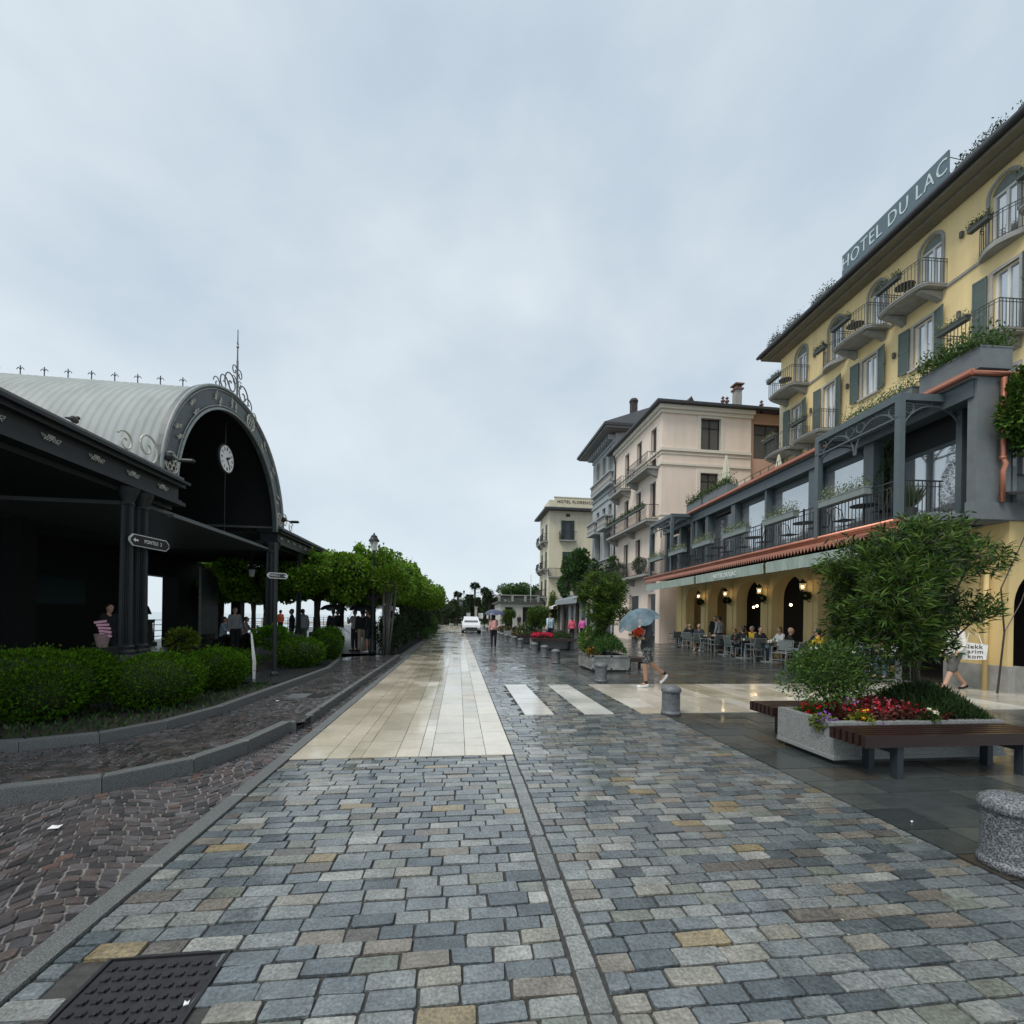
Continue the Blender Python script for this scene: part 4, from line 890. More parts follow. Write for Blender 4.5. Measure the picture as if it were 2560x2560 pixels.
# hanging lantern and railings on the quay
t = thing('hanging_lantern', 'dark lantern hanging under the far pavilion canopy', 'lantern', (-7.6, 17.3, 2.9))
b = MB(); b.tube([(0, 0, .5), (0, 0, 1.0)], .015, 5); b.lathe([(.02, .5), (.16, .3), (.18, .27), (.03, .27)], (0, 0, 0), 6); b.build('cap', m_pav, t)
b = MB(); b.lathe([(.12, .26), (.08, 0)], (0, 0, 0), 6); b.build('glass', mat('lantern_glass', (.4, .42, .42), .2), t)
def quayrail(y0, y1, x, lab):
    t = thing('quay_railing', lab, 'railing', (x, y0, .05)); L_ = y1-y0
    b = MB()
    for z in (1.05, .8, .5, .2): b.tube([(0, 0, z), (0, L_, z)], .02, 5)
    b.build('rails', m_pav, t)
    for k in range(int(L_/1.8)+1):
        b = MB(); b.tube([(0, k*1.8, 0), (0, k*1.8, 1.1)], .03, 6); b.build('post', m_pav, t)
quayrail(14, 60, -15.6, 'dark metal railing along the lake edge beyond the trees')

# ------------------------------------------------------------------ bollards
def bollard():
    t = thing('bollard', 'x', 'bollard', (0, 0, 0)); b = MB()
    b.lathe([(.160, 0), (.163, .03), (.158, .05), (.150, .055), (.146, .07), (.146, .355), (.150, .37), (.160, .375), (.165, .39), (.163, .42), (.150, .445), (.11, .47), (.05, .485), (.002, .488)], (0, 0, 0), 28)
    b.build('stone', mat('bollard_granite', (.055, .065, .08), .45, var=.3, scale=95, col2=(.36, .37, .38), thr=(.42, .72), bump=.003, bscale=80), t, smooth=True)
    return t
B0 = bollard()
BP = [(3.63, 2.47, 'nearest granite bollard, cut by the right edge of the view'), (3.555, 6.99, 'granite bollard standing just past the near flower planter, beside the pale paving'), (3.545, 10.6, 'granite bollard in front of the square grey planter'), (3.35, 14.84, 'granite bollard left of the square grey planter, nearest of the far row'), (3.37, 16.95, 'granite bollard in front of the red flowered bench planter, second of the far row'), (3.25, 18.6, 'granite bollard at the left end of the red flowered bench planter'),
      (3.15, 22.15, 'granite bollard behind the red flowered planter, right one of a pair'), (3.12, 24.28, 'granite bollard before the second bench planter, left one of a pair'), (2.92, 26.67, 'small far bollard, right one of three close together'), (2.88, 28.67, 'small far bollard, middle one of three close together'), (2.83, 30.16, 'small far bollard, left one of three close together'), (2.8, 35.0, 'tiny dark bollard just behind the walker with the blue umbrella'), (2.78, 38.5, 'tiny dark bollard between the umbrella walker and the car'), (2.8, 43.4, 'tiny far bollard near the end of the row'), (2.9, 50, 'farthest tiny bollard of the row')]
for i, (x, y, lab) in enumerate(BP):
    if i == 0: B0.location = (x, y, 0); B0['label'] = lab; B0['group'] = 'granite bollards along the street'
    else: dup(B0, (x, y, 0), i*1.1, lab)

# ------------------------------------------------------------------ planting
m_lime = leafmat('lime_leaf', (.125, .25, .02), .5, .25); m_hedge = leafmat('hedge_leaf', (.085, .18, .012), .7, .08); m_ole = leafmat('oleander_leaf', (.060, .112, .022), .45, .25)
m_dkleaf = leafmat('dark_leaf', (.022, .045, .016), .45); m_fargr = leafmat('far_leaf', (.04, .075, .03), .6); m_herb = leafmat('herb_leaf', (.045, .085, .03), .45)
m_pale = leafmat('pale_trailing_leaf', (.16, .20, .12), .6); m_vine = leafmat('vine_leaf', (.06, .12, .02)); m_petal = leafmat('petal', (1, 1, 1), .5, .2)
m_bark = mat('dark_bark', (.06, .05, .04), .85, var=.3, scale=12, bump=.01, bscale=30, stretch=(1, 1, .3)); m_barkp = mat('pale_bark', (.08, .08, .073), .8, var=.35, scale=5, bump=.006, stretch=(1, 1, .4))
m_coreh = mat('hedge_shade_green', (.018, .035, .006), .95, var=.4, scale=20, bump=.02, bscale=30)  # dark green core colour, paints the shade inside the clipped shrubs
m_core = mat('crown_shade', (.012, .018, .008), .9)  # near-black core colour, paints the shade inside crowns and hedges
def blobpts(blobs, n, shell=.55, clump=0, cl_r=.1):
    """points in the outer shell of a union of ellipsoids, optionally gathered into clumps"""
    vol = np.array([b[3]*b[4]+b[4]*b[5]+b[3]*b[5] for b in blobs]); idx = RNG.choice(len(blobs), n, p=vol/vol.sum())
    B = np.array(blobs)[idx]; d = rdir(n); r = RNG.uniform(shell, 1, (n, 1))**.6
    P = B[:, :3]+d*r*B[:, 3:6]; D = d.copy()
    if clump:
        cs = P[RNG.choice(n, clump)]; ci = RNG.integers(0, clump, n); P = cs[ci]+RNG.normal(0, cl_r, (n, 3)); D = D*.4+rdir(n)*.9
    D /= np.linalg.norm(D, axis=1, keepdims=True); return P, D
def norm(D): return D/(np.linalg.norm(D, axis=1, keepdims=True)+1e-9)
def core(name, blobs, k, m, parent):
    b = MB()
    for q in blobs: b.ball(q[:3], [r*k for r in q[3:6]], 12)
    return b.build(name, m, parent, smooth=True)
# clipped shrubs of the planting bed
def hedge(x, y, rx, ry, h, lab, n=16000, ls=.035, grp='clipped green shrubs by the pavilion'):
    t = thing('clipped_shrub', lab, 'shrub', (x, y, .13), 0, grp); rl = random.Random(int(x*100+y*10))
    bl = [(0, 0, h*.5, rx, ry, h*.52)]+[(rl.uniform(-.6, .6)*rx, rl.uniform(-.6, .6)*ry, h*rl.uniform(.4, .62), rx*rl.uniform(.35, .5), ry*rl.uniform(.35, .5), h*rl.uniform(.34, .42)) for _ in range(9)]
    core('shade_core', bl, .84, m_coreh, t)  # solid dark core standing for the shade inside the shrub
    P, D = blobpts(bl, n, .86); m_ = RNG.random(len(P)) < .05; P[m_] += D[m_]*RNG.uniform(.02, .1, (m_.sum(), 1)); keep = P[:, 2] > .02; P = P[keep]; D = norm(D[keep]+np.array([0, 0, .5])+rdir(len(P))*.8)
    leaves('foliage', P, D, ls*1.2, ls*.72, m_hedge, t, .6, (.72, .78, .8)); return t
hedge(-5.85, 6.75, .98, .92, .88, 'largest clipped green shrub, leftmost in front of the pavilion columns', 38000, .036)
hedge(-7.6, 6.9, 1.2, 1.1, .9, 'clipped green shrub cut by the left edge of the view', 12000, .04)
hedge(-4.55, 7.35, .56, .62, .80, 'rounded clipped shrub second from the left, beside the largest one', 24000, .034)
hedge(-4.58, 9.0, .52, .75, .74, 'loose clipped shrub in front of the white sliver', 20000, .036)
hedge(-4.25, 12.6, .62, .9, .78, 'long low rounded shrub beyond the slim sign pole', 9000, .045)
hedge(-4.12, 14.7, .40, .45, .78, 'small ball shaped shrub just beyond the long low one', 6000, .045)
hedge(-4.35, 15.5, .5, .5, .98, 'ball shaped shrub at the far tip of the planting bed', 6000, .05)
hedge(-5.4, 10.8, .7, .7, .62, 'shadowed shrub behind the slim pole, next to the canopy columns', 6000, .05)
P = np.stack([RNG.uniform(-8, -3.6, 9000), RNG.uniform(5.5, 16.4, 9000), np.full(9000, .13)], 1)
ok = np.array([inpoly(p[0], p[1], [(-9, 5.2)]+[(x-.1, y+.03) for x, y in KB[1:]]) for p in P]) & ~((P[:, 1] > 9.5) & (P[:, 1] < 14)); P = P[ok]
tag(leaves('ground_cover', P, norm(rdir(len(P))*.6+np.array([0, 0, 1])), .08, .03, m_herb), kind='stuff')
t = thing('bedding_plant', 'yellow green broad leaved plant behind the paired columns', 'plant', (-6.1, 10.6, .2)); P, D = blobpts([(0, 0, .75, .3, .22, .25)], 400, .3); leaves('foliage', P, D, .10, .07, m_vine, t, .4, (1.5, 1.1, .5))
t = thing('bedding_plant', 'bright green broad leaved plant by the second pair of columns', 'plant', (-5.3, 13.4, .13)); P, D = blobpts([(0, 0, .75, .5, .5, .3)], 700, .3); leaves('foliage', P, D, .13, .1, m_vine, t, .3, (1.2, 1.5, .6))
# pollarded lime trees along the quay
def lime(seed, n=12500):
    global RNG
    RNG = np.random.default_rng(seed); rl = random.Random(seed)
    t = thing('lime_tree', 'x', 'tree', (0, 0, 0)); b = MB()
    b.tube([(0, 0, 0), (.03, 0, .8), (0, .04, 1.6), (0, 0, 2.3)], [.17, .13, .12, .16], 9); b.build('trunk', m_bark, t, smooth=True)
    bl = [(rl.uniform(-1.15, 1.05), rl.uniform(-1.5, 1.5), rl.uniform(2.7, 3.5), rl.uniform(.6, .85), rl.uniform(.7, .95), rl.uniform(.5, .68)) for _ in range(13)]
    b = MB()
    for q in bl: b.tube([(0, 0, 2.1), (q[0]*.4, q[1]*.4, 2.5), (q[0], q[1], q[2]+.2)], [.09, .06, .02], 6)
    for _ in range(10):
        a = rl.uniform(0, 6.28); r = rl.uniform(.4, 1.2); b.tube([(math.cos(a)*r*.7, math.sin(a)*r*.7, 3.3), (math.cos(a)*r, math.sin(a)*r, rl.uniform(4.0, 4.5))], [.02, .006], 4)
    b.build('branches', m_bark, t)
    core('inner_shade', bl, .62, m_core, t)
    P, D = blobpts(bl, n, .6); P2, D2 = blobpts([(0, 0, 4.05, 1.0, 1.2, .35)], n//14, .2, 26, .1); P = np.vstack([P, P2]); D = np.vstack([D, D2])
    D = norm(D+rdir(len(D))*.9+np.array([0, 0, -.25])); leaves('crown', P, D, .135, .12, m_lime, t, .45); return t
LT = [lime(11), lime(12)]
LP = [(-3.55, 18.9, 'nearest lime tree behind the street lamp, clipped into a broad low crown'), (-6.2, 20.4, 'lime tree spreading behind the far end of the pavilion canopy'), (-8.9, 21.8, 'lime tree seen between the last canopy columns'), (-3.3, 22.3, 'second lime tree of the row going down the street'), (-3.2, 25.6, 'third lime tree of the row along the pale paving'), (-3.15, 28.9, 'fourth lime tree of the row along the pale paving'), (-3.1, 32.4, 'fifth lime tree of the row, partly hidden by dark shrubs'), (-3.0, 36.3, 'sixth lime tree of the row, near the white car'), (-2.9, 40.6, 'last lime tree of the row before the garden gate'), (-6.4, 25.4, 'inner lime tree standing over the group with umbrellas'), (-11.8, 23.6, 'lime tree framed by the pavilion openings near the lake'), (-12.4, 28.5, 'lime tree by the lake railing, beyond the others'), (-6.4, 31, 'inner lime tree in shadow, farther down the quay')]
for i, (x, y, lab) in enumerate(LP):
    if i < 2: o = LT[i]; o.location = (x, y, 0); o.rotation_euler = (0, 0, i*.9); o['label'] = lab; o['group'] = 'pollarded lime trees on the quay'
    else: o = dup(LT[i % 2], (x, y, 0), i*1.7, lab)
    if i > 4: o.scale = (1, 1, .97)
# dark shrubs between the lime row and the pale strip
def bush(name, x, y, rx, ry, h, n, ls, m, lab, cat='shrub', grp=None, tint=None, lw=.4, z=0, up=.3):
    t = thing(name, lab, cat, (x, y, z), 0, grp); rl = random.Random(int(x*77+y*13))
    bl = [(rl.uniform(-.45, .45)*rx, rl.uniform(-.45, .45)*ry, h*rl.uniform(.35, .7), rx*rl.uniform(.45, .65), ry*rl.uniform(.45, .65), h*rl.uniform(.25, .38)) for _ in range(8)]
    b = MB()
    for q in bl: b.tube([(q[0]*.2, q[1]*.2, 0), (q[0]*.6, q[1]*.6, q[2]*.5), (q[0], q[1], q[2])], [.03, .02, .008], 5)
    b.build('stems', m_bark, t); P, D = blobpts(bl, n, .35); D = norm(D+rdir(len(D))*.8+np.array([0, 0, up])); leaves('foliage', P, D, ls, ls*lw, m, t, .4, tint); return t
for i in range(9):
    y = 18.6+i*2.5
    bush('dark_shrub', -2.75-.1*(i % 2), y, .75, 1.5, 1.75+.25*(i % 3)*.6, 2600, .12, m_dkleaf, ['dense dark evergreen shrub nearest the lamp post, below the lime row', 'dark evergreen shrub, second along the pale strip under the limes', 'dark evergreen shrub, third along the pale strip under the limes', 'dark evergreen shrub, fourth along the pale strip', 'dark evergreen shrub, fifth along the pale strip', 'dark evergreen shrub, sixth along the pale strip', 'dark evergreen shrub, seventh along the pale strip', 'dark evergreen shrub level with the white car', 'last dark evergreen shrub before the garden'][i], grp='dark evergreen shrubs beside the pale strip')
for i, (x, y, h, lab) in enumerate([(-2.1, 29.5, .75, 'low pale green plants spilling over the kerb near the shrubs'), (-1.9, 33.5, 1.3, 'upright bright green plant just left of the white car'), (-2.0, 37.5, 1.6, 'taller green plant at the left corner of the white car')]):
    bush('kerb_plant', x, y, .5, 1.2, h, 900, .14, m_herb, lab, 'plant', tint=(1.6, 1.7, 1.2))
# oleander standards
def oleander(seed, R_, H, ntw, ll, lw, zt, spread=(1, 1), cutf=False):
    """a clear stem, forked limbs and whorls of narrow leaves at every twig tip"""
    global RNG
    RNG = np.random.default_rng(seed); rl = random.Random(seed)
    bl = [(rl.uniform(-.68, .68)*R_*spread[0], rl.uniform(-.6, .6)*R_*spread[1], zt+H*rl.uniform(.16, .84), R_*rl.uniform(.26, .42)*spread[0], R_*rl.uniform(.26, .42)*spread[1], H*rl.uniform(.13, .22)) for _ in range(30)]
    bl = [q for q in bl if (q[0]/R_/spread[0])**2+((q[2]-zt-H*.5)/(H*.5))**2 < .8]
    T, D = blobpts(bl, ntw, .45); D = norm(D*.8+rdir(ntw)*.4+np.array([0, 0, .9]))
    if cutf: kp = ~((T[:, 0] > .1) & (T[:, 2] < .98+.35*(T[:, 0]-.1))); T = T[kp]; D = D[kp]; ntw = len(T)
    k = 15; Pq = []; Dq = []
    for j in range(k):
        s = RNG.uniform(-.16, 0, (ntw, 1))*(ll/.12); side = rdir(ntw); side = norm(side-D*np.sum(side*D, 1, keepdims=True))
        Pq.append(T+D*s); Dq.append(norm(D*RNG.uniform(.35, 1.1, (ntw, 1))+side))
    b = MB()
    for q in bl:
        f = (q[0]*.25+rl.uniform(-.05, .05), q[1]*.25, zt+H*.18); b.tube([(0, 0, zt-.05), f, (q[0]*.7, q[1]*.7, zt+(q[2]-zt)*.65), (q[0], q[1], q[2])], [.024*R_, .018*R_, .012*R_, .006], 6)
    for i in range(0, ntw, 3):
        p = Vector(T[i]); c = min(bl, key=lambda q: (p-Vector(q[:3])).length); b.tube([Vector(c[:3]), p], [.008, .004], 3)
    return np.vstack(Pq), np.vstack(Dq), b, bl
def inner(t, bl, ntw, ll):
    P, D = blobpts(bl, ntw*4, .1); D = norm(D+rdir(len(P)))
    if ntw > 1000: kp = ~((P[:, 0] > .1) & (P[:, 2] < 1.08+.35*(P[:, 0]-.1))); P = P[kp]; D = D[kp]
    leaves('inner_shade_leaves', P, D, ll*.8, ll*.2, m_dkleaf, t, .4)  # darker leaf copy, puts the shade inside the crown into colour
def ole_tree(loc, seed, R_, H, ntw, ll, zt, lab, stem_r, lean=(0, 0), spread=(1, 1), tint=None, rz=0, grp='oleander trees in the street planters'):
    t = thing('oleander_tree', lab, 'tree', loc, rz, grp); P, D, b, bl = oleander(seed, R_, H, ntw, ll, 0, zt, spread, ntw > 1000)
    s = MB(); s.tube([(lean[0], lean[1], -.05), (lean[0]*.5, lean[1]*.5, zt*.5), (0, 0, zt+.02)], [stem_r*1.2, stem_r, stem_r*.95], 9); s.build('trunk', m_bark, t, smooth=True)
    b.build('branches', m_bark, t); inner(t, bl, ntw, ll); leaves('crown', P, D, ll, ll*.14, m_ole, t, .6, tint, fold=.15, droop=.08); return t
ole_tree((5.86, 5.0, .45), 31, 1.14, 2.02, 1500, .125, .60, 'large oleander tree in the nearest flower planter, long narrow leaves', .034, (.03, -.05), (1.08, .8), (1.15, 1.15, 1.0))
o2 = ole_tree((4.55, 13.3, .42), 32, .80, 1.95, 620, .16, .75, 'rounded oleander tree rising from the square grey planter', .045, tint=(1.35, 1.35, .9))
for (x, y, s, lab) in ((4.55, 25.9, .72, 'small oleander tree in the second bench planter, before the shop awnings'), (5.6, 29.2, .78, 'small oleander tree standing left of the vine covered post'), (3.75, 33.5, .7, 'thin oleander tree in the far planter by the terrace pavilion')):
    dup(o2, (x, y, .3), x, lab, scale=(s, s, s))

# ------------------------------------------------------------------ street planters, benches and flowers
m_plant = mat('planter_granite', (.13, .135, .135), .6, var=.25, scale=120, col2=(.36, .37, .36), thr=(.35, .62), bump=.002, bscale=100)
m_planter2 = mat('aged_concrete_planter', (.24, .25, .24), .75, var=.25, scale=4, col2=(.40, .40, .38), thr=(.45, .75), bump=.002, bscale=50)
m_bench = mat('wet_dark_timber', (.028, .014, .012), .3, var=.3, scale=6, stretch=(.4, 4, 4), bump=.001)
m_steel = mat('grey_steel', (.035, .045, .055), .5, metal=.3)  # steel toned dark to carry the shade under the benches
def planter(name, x0, y0, x1, y1, h, lab, m, lip=.03, panels=False):
    cx, cy = (x0+x1)/2, (y0+y1)/2; t = thing(name, lab, 'planter', (cx, cy, 0)); w, d = (x1-x0)/2, (y1-y0)/2; o = .09
    b = MB(); b.box(-w+.06, -d+.06, 0, w-.06, d-.06, .06); b.build('base', m_irong, t)
    b = MB(); b.box(-w, -d, .055, w, -d+o, h); b.box(-w, d-o, .055, w, d, h); b.box(-w, -d+o, .055, -w+o, d-o, h); b.box(w-o, -d+o, .055, w, d-o, h)
    if lip: b.box(-w-.012, -d-.012, .055, w+.012, -d, .095); b.box(-w-.012, -d, .055, -w, d, .095)
    if panels:
        for (a, c) in ((-w, 0), (0, w)):
            b.box(a, -d-.02, .055, a+.03, -d, h); b.box(c-.03, -d-.02, .055, c, -d, h); b.box(a, -d-.02, h-.05, c, -d, h)
        for (a, c) in ((-d, 0), (0, d)): b.box(-w-.02, a, .055, -w, a+.03, h); b.box(-w-.02, c-.03, .055, -w, c, h); b.box(-w-.02, a, h-.05, -w, c, h); b.box(-w-.02, a, .06, -w, c, .1)
        b.box(-w, -d-.02, .06, w, -d, .11)
    b.build('box', m, t); b = MB(); b.box(-w+o, -d+o, .1, w-o, d-o, h-.05); b.build('soil', soil, t); return t
def bench(x0, x1, y0, y1, h, lab, n=6, ext=0, rz=0):
    cx, cy = (x0+x1)/2, (y0+y1)/2; t = thing('slatted_bench', lab, 'bench', (cx, cy, 0), rz); w, d = (x1-x0)/2, (y1-y0)/2; p = 2*d/n
    for k in range(n):
        b = MB(); a = -d+k*p; b.box(-w, a+.008, h-.12, w, a+p-.018, h); b.build('slat', m_bench, t)
    for x in (-w*.62, w*.72):
        b = MB(); b.box(x-.035, -d+.03, 0, x+.035, -d+.11, h-.125); b.box(x-.035, d-.11, 0, x+.035, d-.03, h-.125); b.box(x-.035, -d+.11, h-.2, x+.05, d-.11, h-.125); b.build('leg', m_steel, t)
    return t
planter('planter', 4.16, 4.42, 6.37, 5.28, .47, 'long granite planter with red begonias and an oleander, nearest of the street planters', m_plant)
bench(4.06, 6.3, 3.93, 4.385, .45, 'dark wet slatted bench along the near side of the nearest planter')
bench(4.12, 6.3, 5.32, 5.8, .45, 'dark slatted bench on the far side of the nearest planter, only its end showing')
planter('planter', 3.93, 12.5, 5.05, 14.0, .48, 'square grey panelled planter with an oleander tree and grasses', m_planter2, 0, True)
bench(5.12, 5.9, 13.0, 13.6, .36, 'low slatted bench joined to the right of the square grey planter', 5)
planter('planter', 3.55, 20.75, 5.6, 21.6, .50, 'planter of red flowers and a green mound behind the middle bollards', m_plant)
bench(3.45, 5.62, 20.2, 20.72, .56, 'dark brown bench in front of the red flowered planter', 4)
planter('planter', 3.2, 25.6, 5.3, 26.5, .46, 'second bench planter farther off, pale flowers and shrubs', m_plant); bench(3.25, 4.6, 25.1, 25.57, .50, 'dark brown bench before the pale flowered planter, farther off', 4)
planter('planter', 3.4, 32.8, 5.2, 33.8, .5, 'far planter with brownish flowers beyond the umbrella walker', m_plant)
def flowers(name, pts, size, col, lab=None, parent=None, n=7, var=.25):
    P = np.repeat(np.array(pts), n, 0)+RNG.normal(0, size*.35, (len(pts)*n, 3)); D = norm(rdir(len(P))+np.array([0, -.2, .8]))
    return leaves(name, P, D, size, size*.95, m_petal, parent, var, col, fold=.1)
def patch(n, x0, x1, y0, y1, z0, z1, dome=0, fill=False):
    P = np.stack([RNG.uniform(x0, x1, n), RNG.uniform(y0, y1, n), RNG.uniform(z0, z1, n)], 1)
    if dome: u = (P[:, 0]-(x0+x1)/2)/((x1-x0)/2); v = (P[:, 1]-(y0+y1)/2)/((y1-y0)/2); P[:, 2] += dome*np.clip(1-.6*u*u-.5*v*v, 0, 1)*(np.sqrt(RNG.uniform(0, 1, n)) if fill else 1)
    return P
def plantt(lab, loc, name='flowering_plant', cat='plant', grp=None): return thing(name, lab, cat, loc, 0, grp)
t = plantt('mass of dark red begonias with bronze leaves in the nearest planter', (5.0, 4.75, .42), 'begonia_bed'); o3 = np.array([5.0, 4.75, .42])
P = patch(2600, 4.5, 5.75, 4.48, 5.15, .40, .47, .19, True)-o3; leaves('foliage', P, norm(rdir(len(P))*.7+np.array([0, -.2, .8])), .06, .055, m_petal, t, .4, (.10, .035, .03))
P = patch(170, 4.5, 5.8, 4.48, 5.1, .5, .55, .11)-o3; flowers('blossom', P, .024, (.55, .015, .04), parent=t, n=5)
P = patch(90, 4.6, 5.7, 4.5, 5.1, .5, .57, .11)-o3; flowers('pink_blossom', P, .022, (.72, .22, .30), parent=t, n=5)
for (lab, loc, rr, nf, col, fc) in (('cluster of bright red geraniums at the left corner of the nearest planter', (4.35, 5.0, .45), .13, 16, (.85, .02, .04), (.07, .13, .02)), ('small purple petunias trailing over the left edge of the nearest planter', (4.22, 4.62, .42), .13, 14, (.36, .12, .62), (.12, .17, .04)),
      ('lilac and white flowers behind the yellow bloom in the nearest planter', (4.72, 4.75, .54), .13, 22, (.55, .30, .62), (.08, .13, .03)), ('yellow green foliage with one bright yellow flower in the nearest planter', (4.62, 4.55, .47), .12, 3, (.85, .52, .02), (.20, .26, .03)), ('white tiny flowers among the red begonias on the right', (5.45, 4.5, .5), .08, 8, (.8, .78, .7), (.06, .1, .03))):
    t = plantt(lab, loc); P, D = blobpts([(0, 0, 0, rr, rr, rr*.6)], 340, .2); leaves('foliage', P, D, .045, .035, m_petal, t, .4, fc)
    P, D = blobpts([(0, -.02, .05, rr*.9, rr*.9, rr*.6)], nf, .6); P[:, 2] = np.abs(P[:, 2]); flowers('blossom', P, .026, col, parent=t)
for (x, y, z, c, lab) in ((4.46, 4.40, .33, (.85, .03, .12), 'single crimson bloom hanging down the planter side'), (4.75, 4.39, .41, (.45, .15, .75), 'single violet bloom hanging over the planter rim')):
    t = plantt(lab, (x, y, z)); flowers('blossom', np.array([[0, 0, 0], [.01, 0, .01], [-.01, 0, .005]]), .03, c, parent=t); b = MB(); b.tube([(0, .02, .12), (0, 0, .06), (0, 0, 0)], .003, 3); b.build('stem', m_irong, t)
bush('jasmine_shrub', 4.85, 4.98, .95, .42, .95, 6500, .05, m_herb, 'airy green shrub with small leaves left of the oleander trunk in the nearest planter', tint=(1.5, 1.6, 1.0), lw=.42, z=.42, up=.1)
t = plantt('few tiny white jasmine flowers on the airy shrub', (4.6, 4.9, 1.15)); flowers('blossom', patch(14, -.35, .5, -.2, .2, -.1, .12), .022, (.85, .85, .82), parent=t, n=4)
t = plantt('dark green needle like rosemary mound at the right of the nearest planter', (5.88, 4.82, .42), 'rosemary_mound'); P = patch(8000, -.62, .44, -.36, .38, -.04, .04, .40, True); P[:, 2] *= np.clip(1-.9*np.clip(P[:, 0], 0, 1), .2, 1); leaves('foliage', P, norm(rdir(len(P))*.5+np.array([0, 0, 1])), .085, .012, m_dkleaf, t, .5, (1.2, 1.3, 1.0))
# square planter planting
t = plantt('green grasses and herbs filling the square grey planter', (4.5, 13.2, .45), 'planter_grasses'); P = patch(4600, -.5, .5, -.65, .65, 0, .06, .62, True); leaves('foliage', P, norm(rdir(len(P))*.55+np.array([0, 0, 1])), .15, .018, m_herb, t, .4, (1.3, 1.5, 1.1))
t = plantt('leafy bush with yellow buds at the left of the square planter', (4.2, 13.5, .6)); P, D = blobpts([(0, 0, .25, .42, .5, .45)], 1700, .3); leaves('foliage', P, D, .08, .04, m_herb, t, .4, (1.9, 2.0, .9)); flowers('blossom', patch(10, -.3, .2, -.5, .2, .3, .6), .03, (.8, .75, .2), parent=t, n=3)
t = plantt('orange and rust flowers spilling over the left corner of the square planter', (4.02, 12.9, .5)); P, D = blobpts([(0, 0, .05, .16, .35, .16)], 500, .3); leaves('foliage', P, D, .05, .04, m_petal, t, .4, (.14, .12, .03)); flowers('blossom', patch(26, -.15, .12, -.3, .3, -.02, .18), .04, (.65, .20, .05), parent=t, n=4)
# middle planters
t = plantt('band of red flowers in the planter behind the middle bollards', (4.1, 21.1, .5), 'begonia_bed'); P = patch(1100, -.55, .5, -.35, .35, 0, .05, .16, True); leaves('foliage', P, norm(rdir(len(P))+np.array([0, 0, .6])), .07, .06, m_petal, t, .4, (.12, .04, .03)); flowers('blossom', patch(160, -.55, .5, -.38, .3, .1, .22, .1), .05, (.7, .03, .10), parent=t, n=4)
t = plantt('low round green mound at the right of the red flowered planter', (5.0, 21.1, .48), 'rosemary_mound'); P = patch(2800, -.5, .5, -.38, .38, 0, .04, .36, True); leaves('foliage', P, norm(rdir(len(P))*.6+np.array([0, 0, 1])), .09, .02, m_herb, t, .4)
for (x, y, w, h, c, fc, lab) in ((3.5, 26.0, .35, .3, (.75, .6, .52), (.10, .12, .05), 'pale pink and white flowers at the left of the second bench planter'), (4.3, 26.0, .6, .45, None, (.05, .09, .03), 'green shrubs filling the second bench planter'), (3.5, 33.3, .5, .4, (.6, .35, .2), (.10, .10, .05), 'rust coloured flowers in the far planter'), (4.6, 33.3, .5, .4, None, (.05, .08, .03), 'low green shrubs in the far planter by the small tree'), (4.7, 29.2, .9, .8, (.7, .62, .5), (.07, .11, .04), 'mixed flowering bushes between the second planter and the shops')):
    t = plantt(lab, (x, y, .4)); P, D = blobpts([(0, 0, h*.5, w, .4, h*.6)], 900, .2); leaves('foliage', P, D, .1, .05, m_petal, t, .45, fc)
    if c: flowers('blossom', patch(40, -w, w, -.4, .3, h*.4, h*1.0), .05, c, parent=t, n=3)

# ------------------------------------------------------------------ hotel: pergolas, railing, boxes, lamps, furniture
def pergola(y0, y1, ztop, lab, slats=True):
    o = (10.5, (y0+y1)/2, 4.1); t = hthing('pergola', lab, 'pergola', *o); B = lambda: MB(off=o); X0, X1 = 9.97, (11.62 if y0 < 12 else 11.15); s = .07
    for (x, y) in ((X0, y0), (X0, y1), (X1-.05, y0)):
        b = B(); b.box(x-s, y-s, 4.1, x+s, y+s, ztop); b.build('post', m_slate, t)
    b = B(); b.box(X0-s, y0-s, ztop, X0+s, y1+s, ztop+.17)
    for y in (y0, y1): b.box(X0+s, y-s, ztop, X1+s, y+s, ztop+.17)
    b.box(X0-s, y0-s*1.1, ztop-.42, X0-s*.2, y1+s, ztop-.38); b.build('beam', m_slate, t)
    def arch(p, q, drop):
        b = B(); P = lambda f, z: (p[0]+(q[0]-p[0])*f, p[1]+(q[1]-p[1])*f, z); L_ = math.dist(p, q)
        b.tube([P(.5-.5*math.cos(pi*k/16)*.96, ztop-drop+(drop-.1)*math.sin(pi*k/16)) for k in range(17)], .022, 5)
        for f in (.13, .87):
            r = .13; b.tube([P(f+r/L_*math.cos(2*pi*k/14), ztop-.16+r*math.sin(2*pi*k/14)) for k in range(14)], .016, 5, closed=True)
        b.tube([P(.5, ztop), P(.5, ztop-.14)], .014, 4); b.build('spandrel_arch', m_slate, t)
    ym = (y0+y1)/2; arch((X0, y0), (X0, ym), .85); arch((X0, ym), (X0, y1), .85); arch((X0, y0), (X1, y0), .85); arch((X0, y1), (X1, y1), .8)
    b = B(); n = int((y1-y0)/.11) if slats else int((y1-y0)/.2)
    for k in range(1, n): y = y0+(y1-y0)*k/n; b.box(X0+s, y-.018, ztop+.03, 11.04, y+.018, ztop+.13)
    b.build('roof_slats', m_slate, t)
    return t
pergola(10.03, 12.62, 6.95, 'large slate blue pergola with ring brackets at the near terrace end')
pergola(22.96, 25.9, 7.04, 'smaller slate blue iron pergola at the far end of the terrace')
t = hthing('terrace_railing', 'long slate blue terrace railing with looped bars above the copper gutter', 'railing', 10, 18, 4.1); o = (10, 18, 4.1)
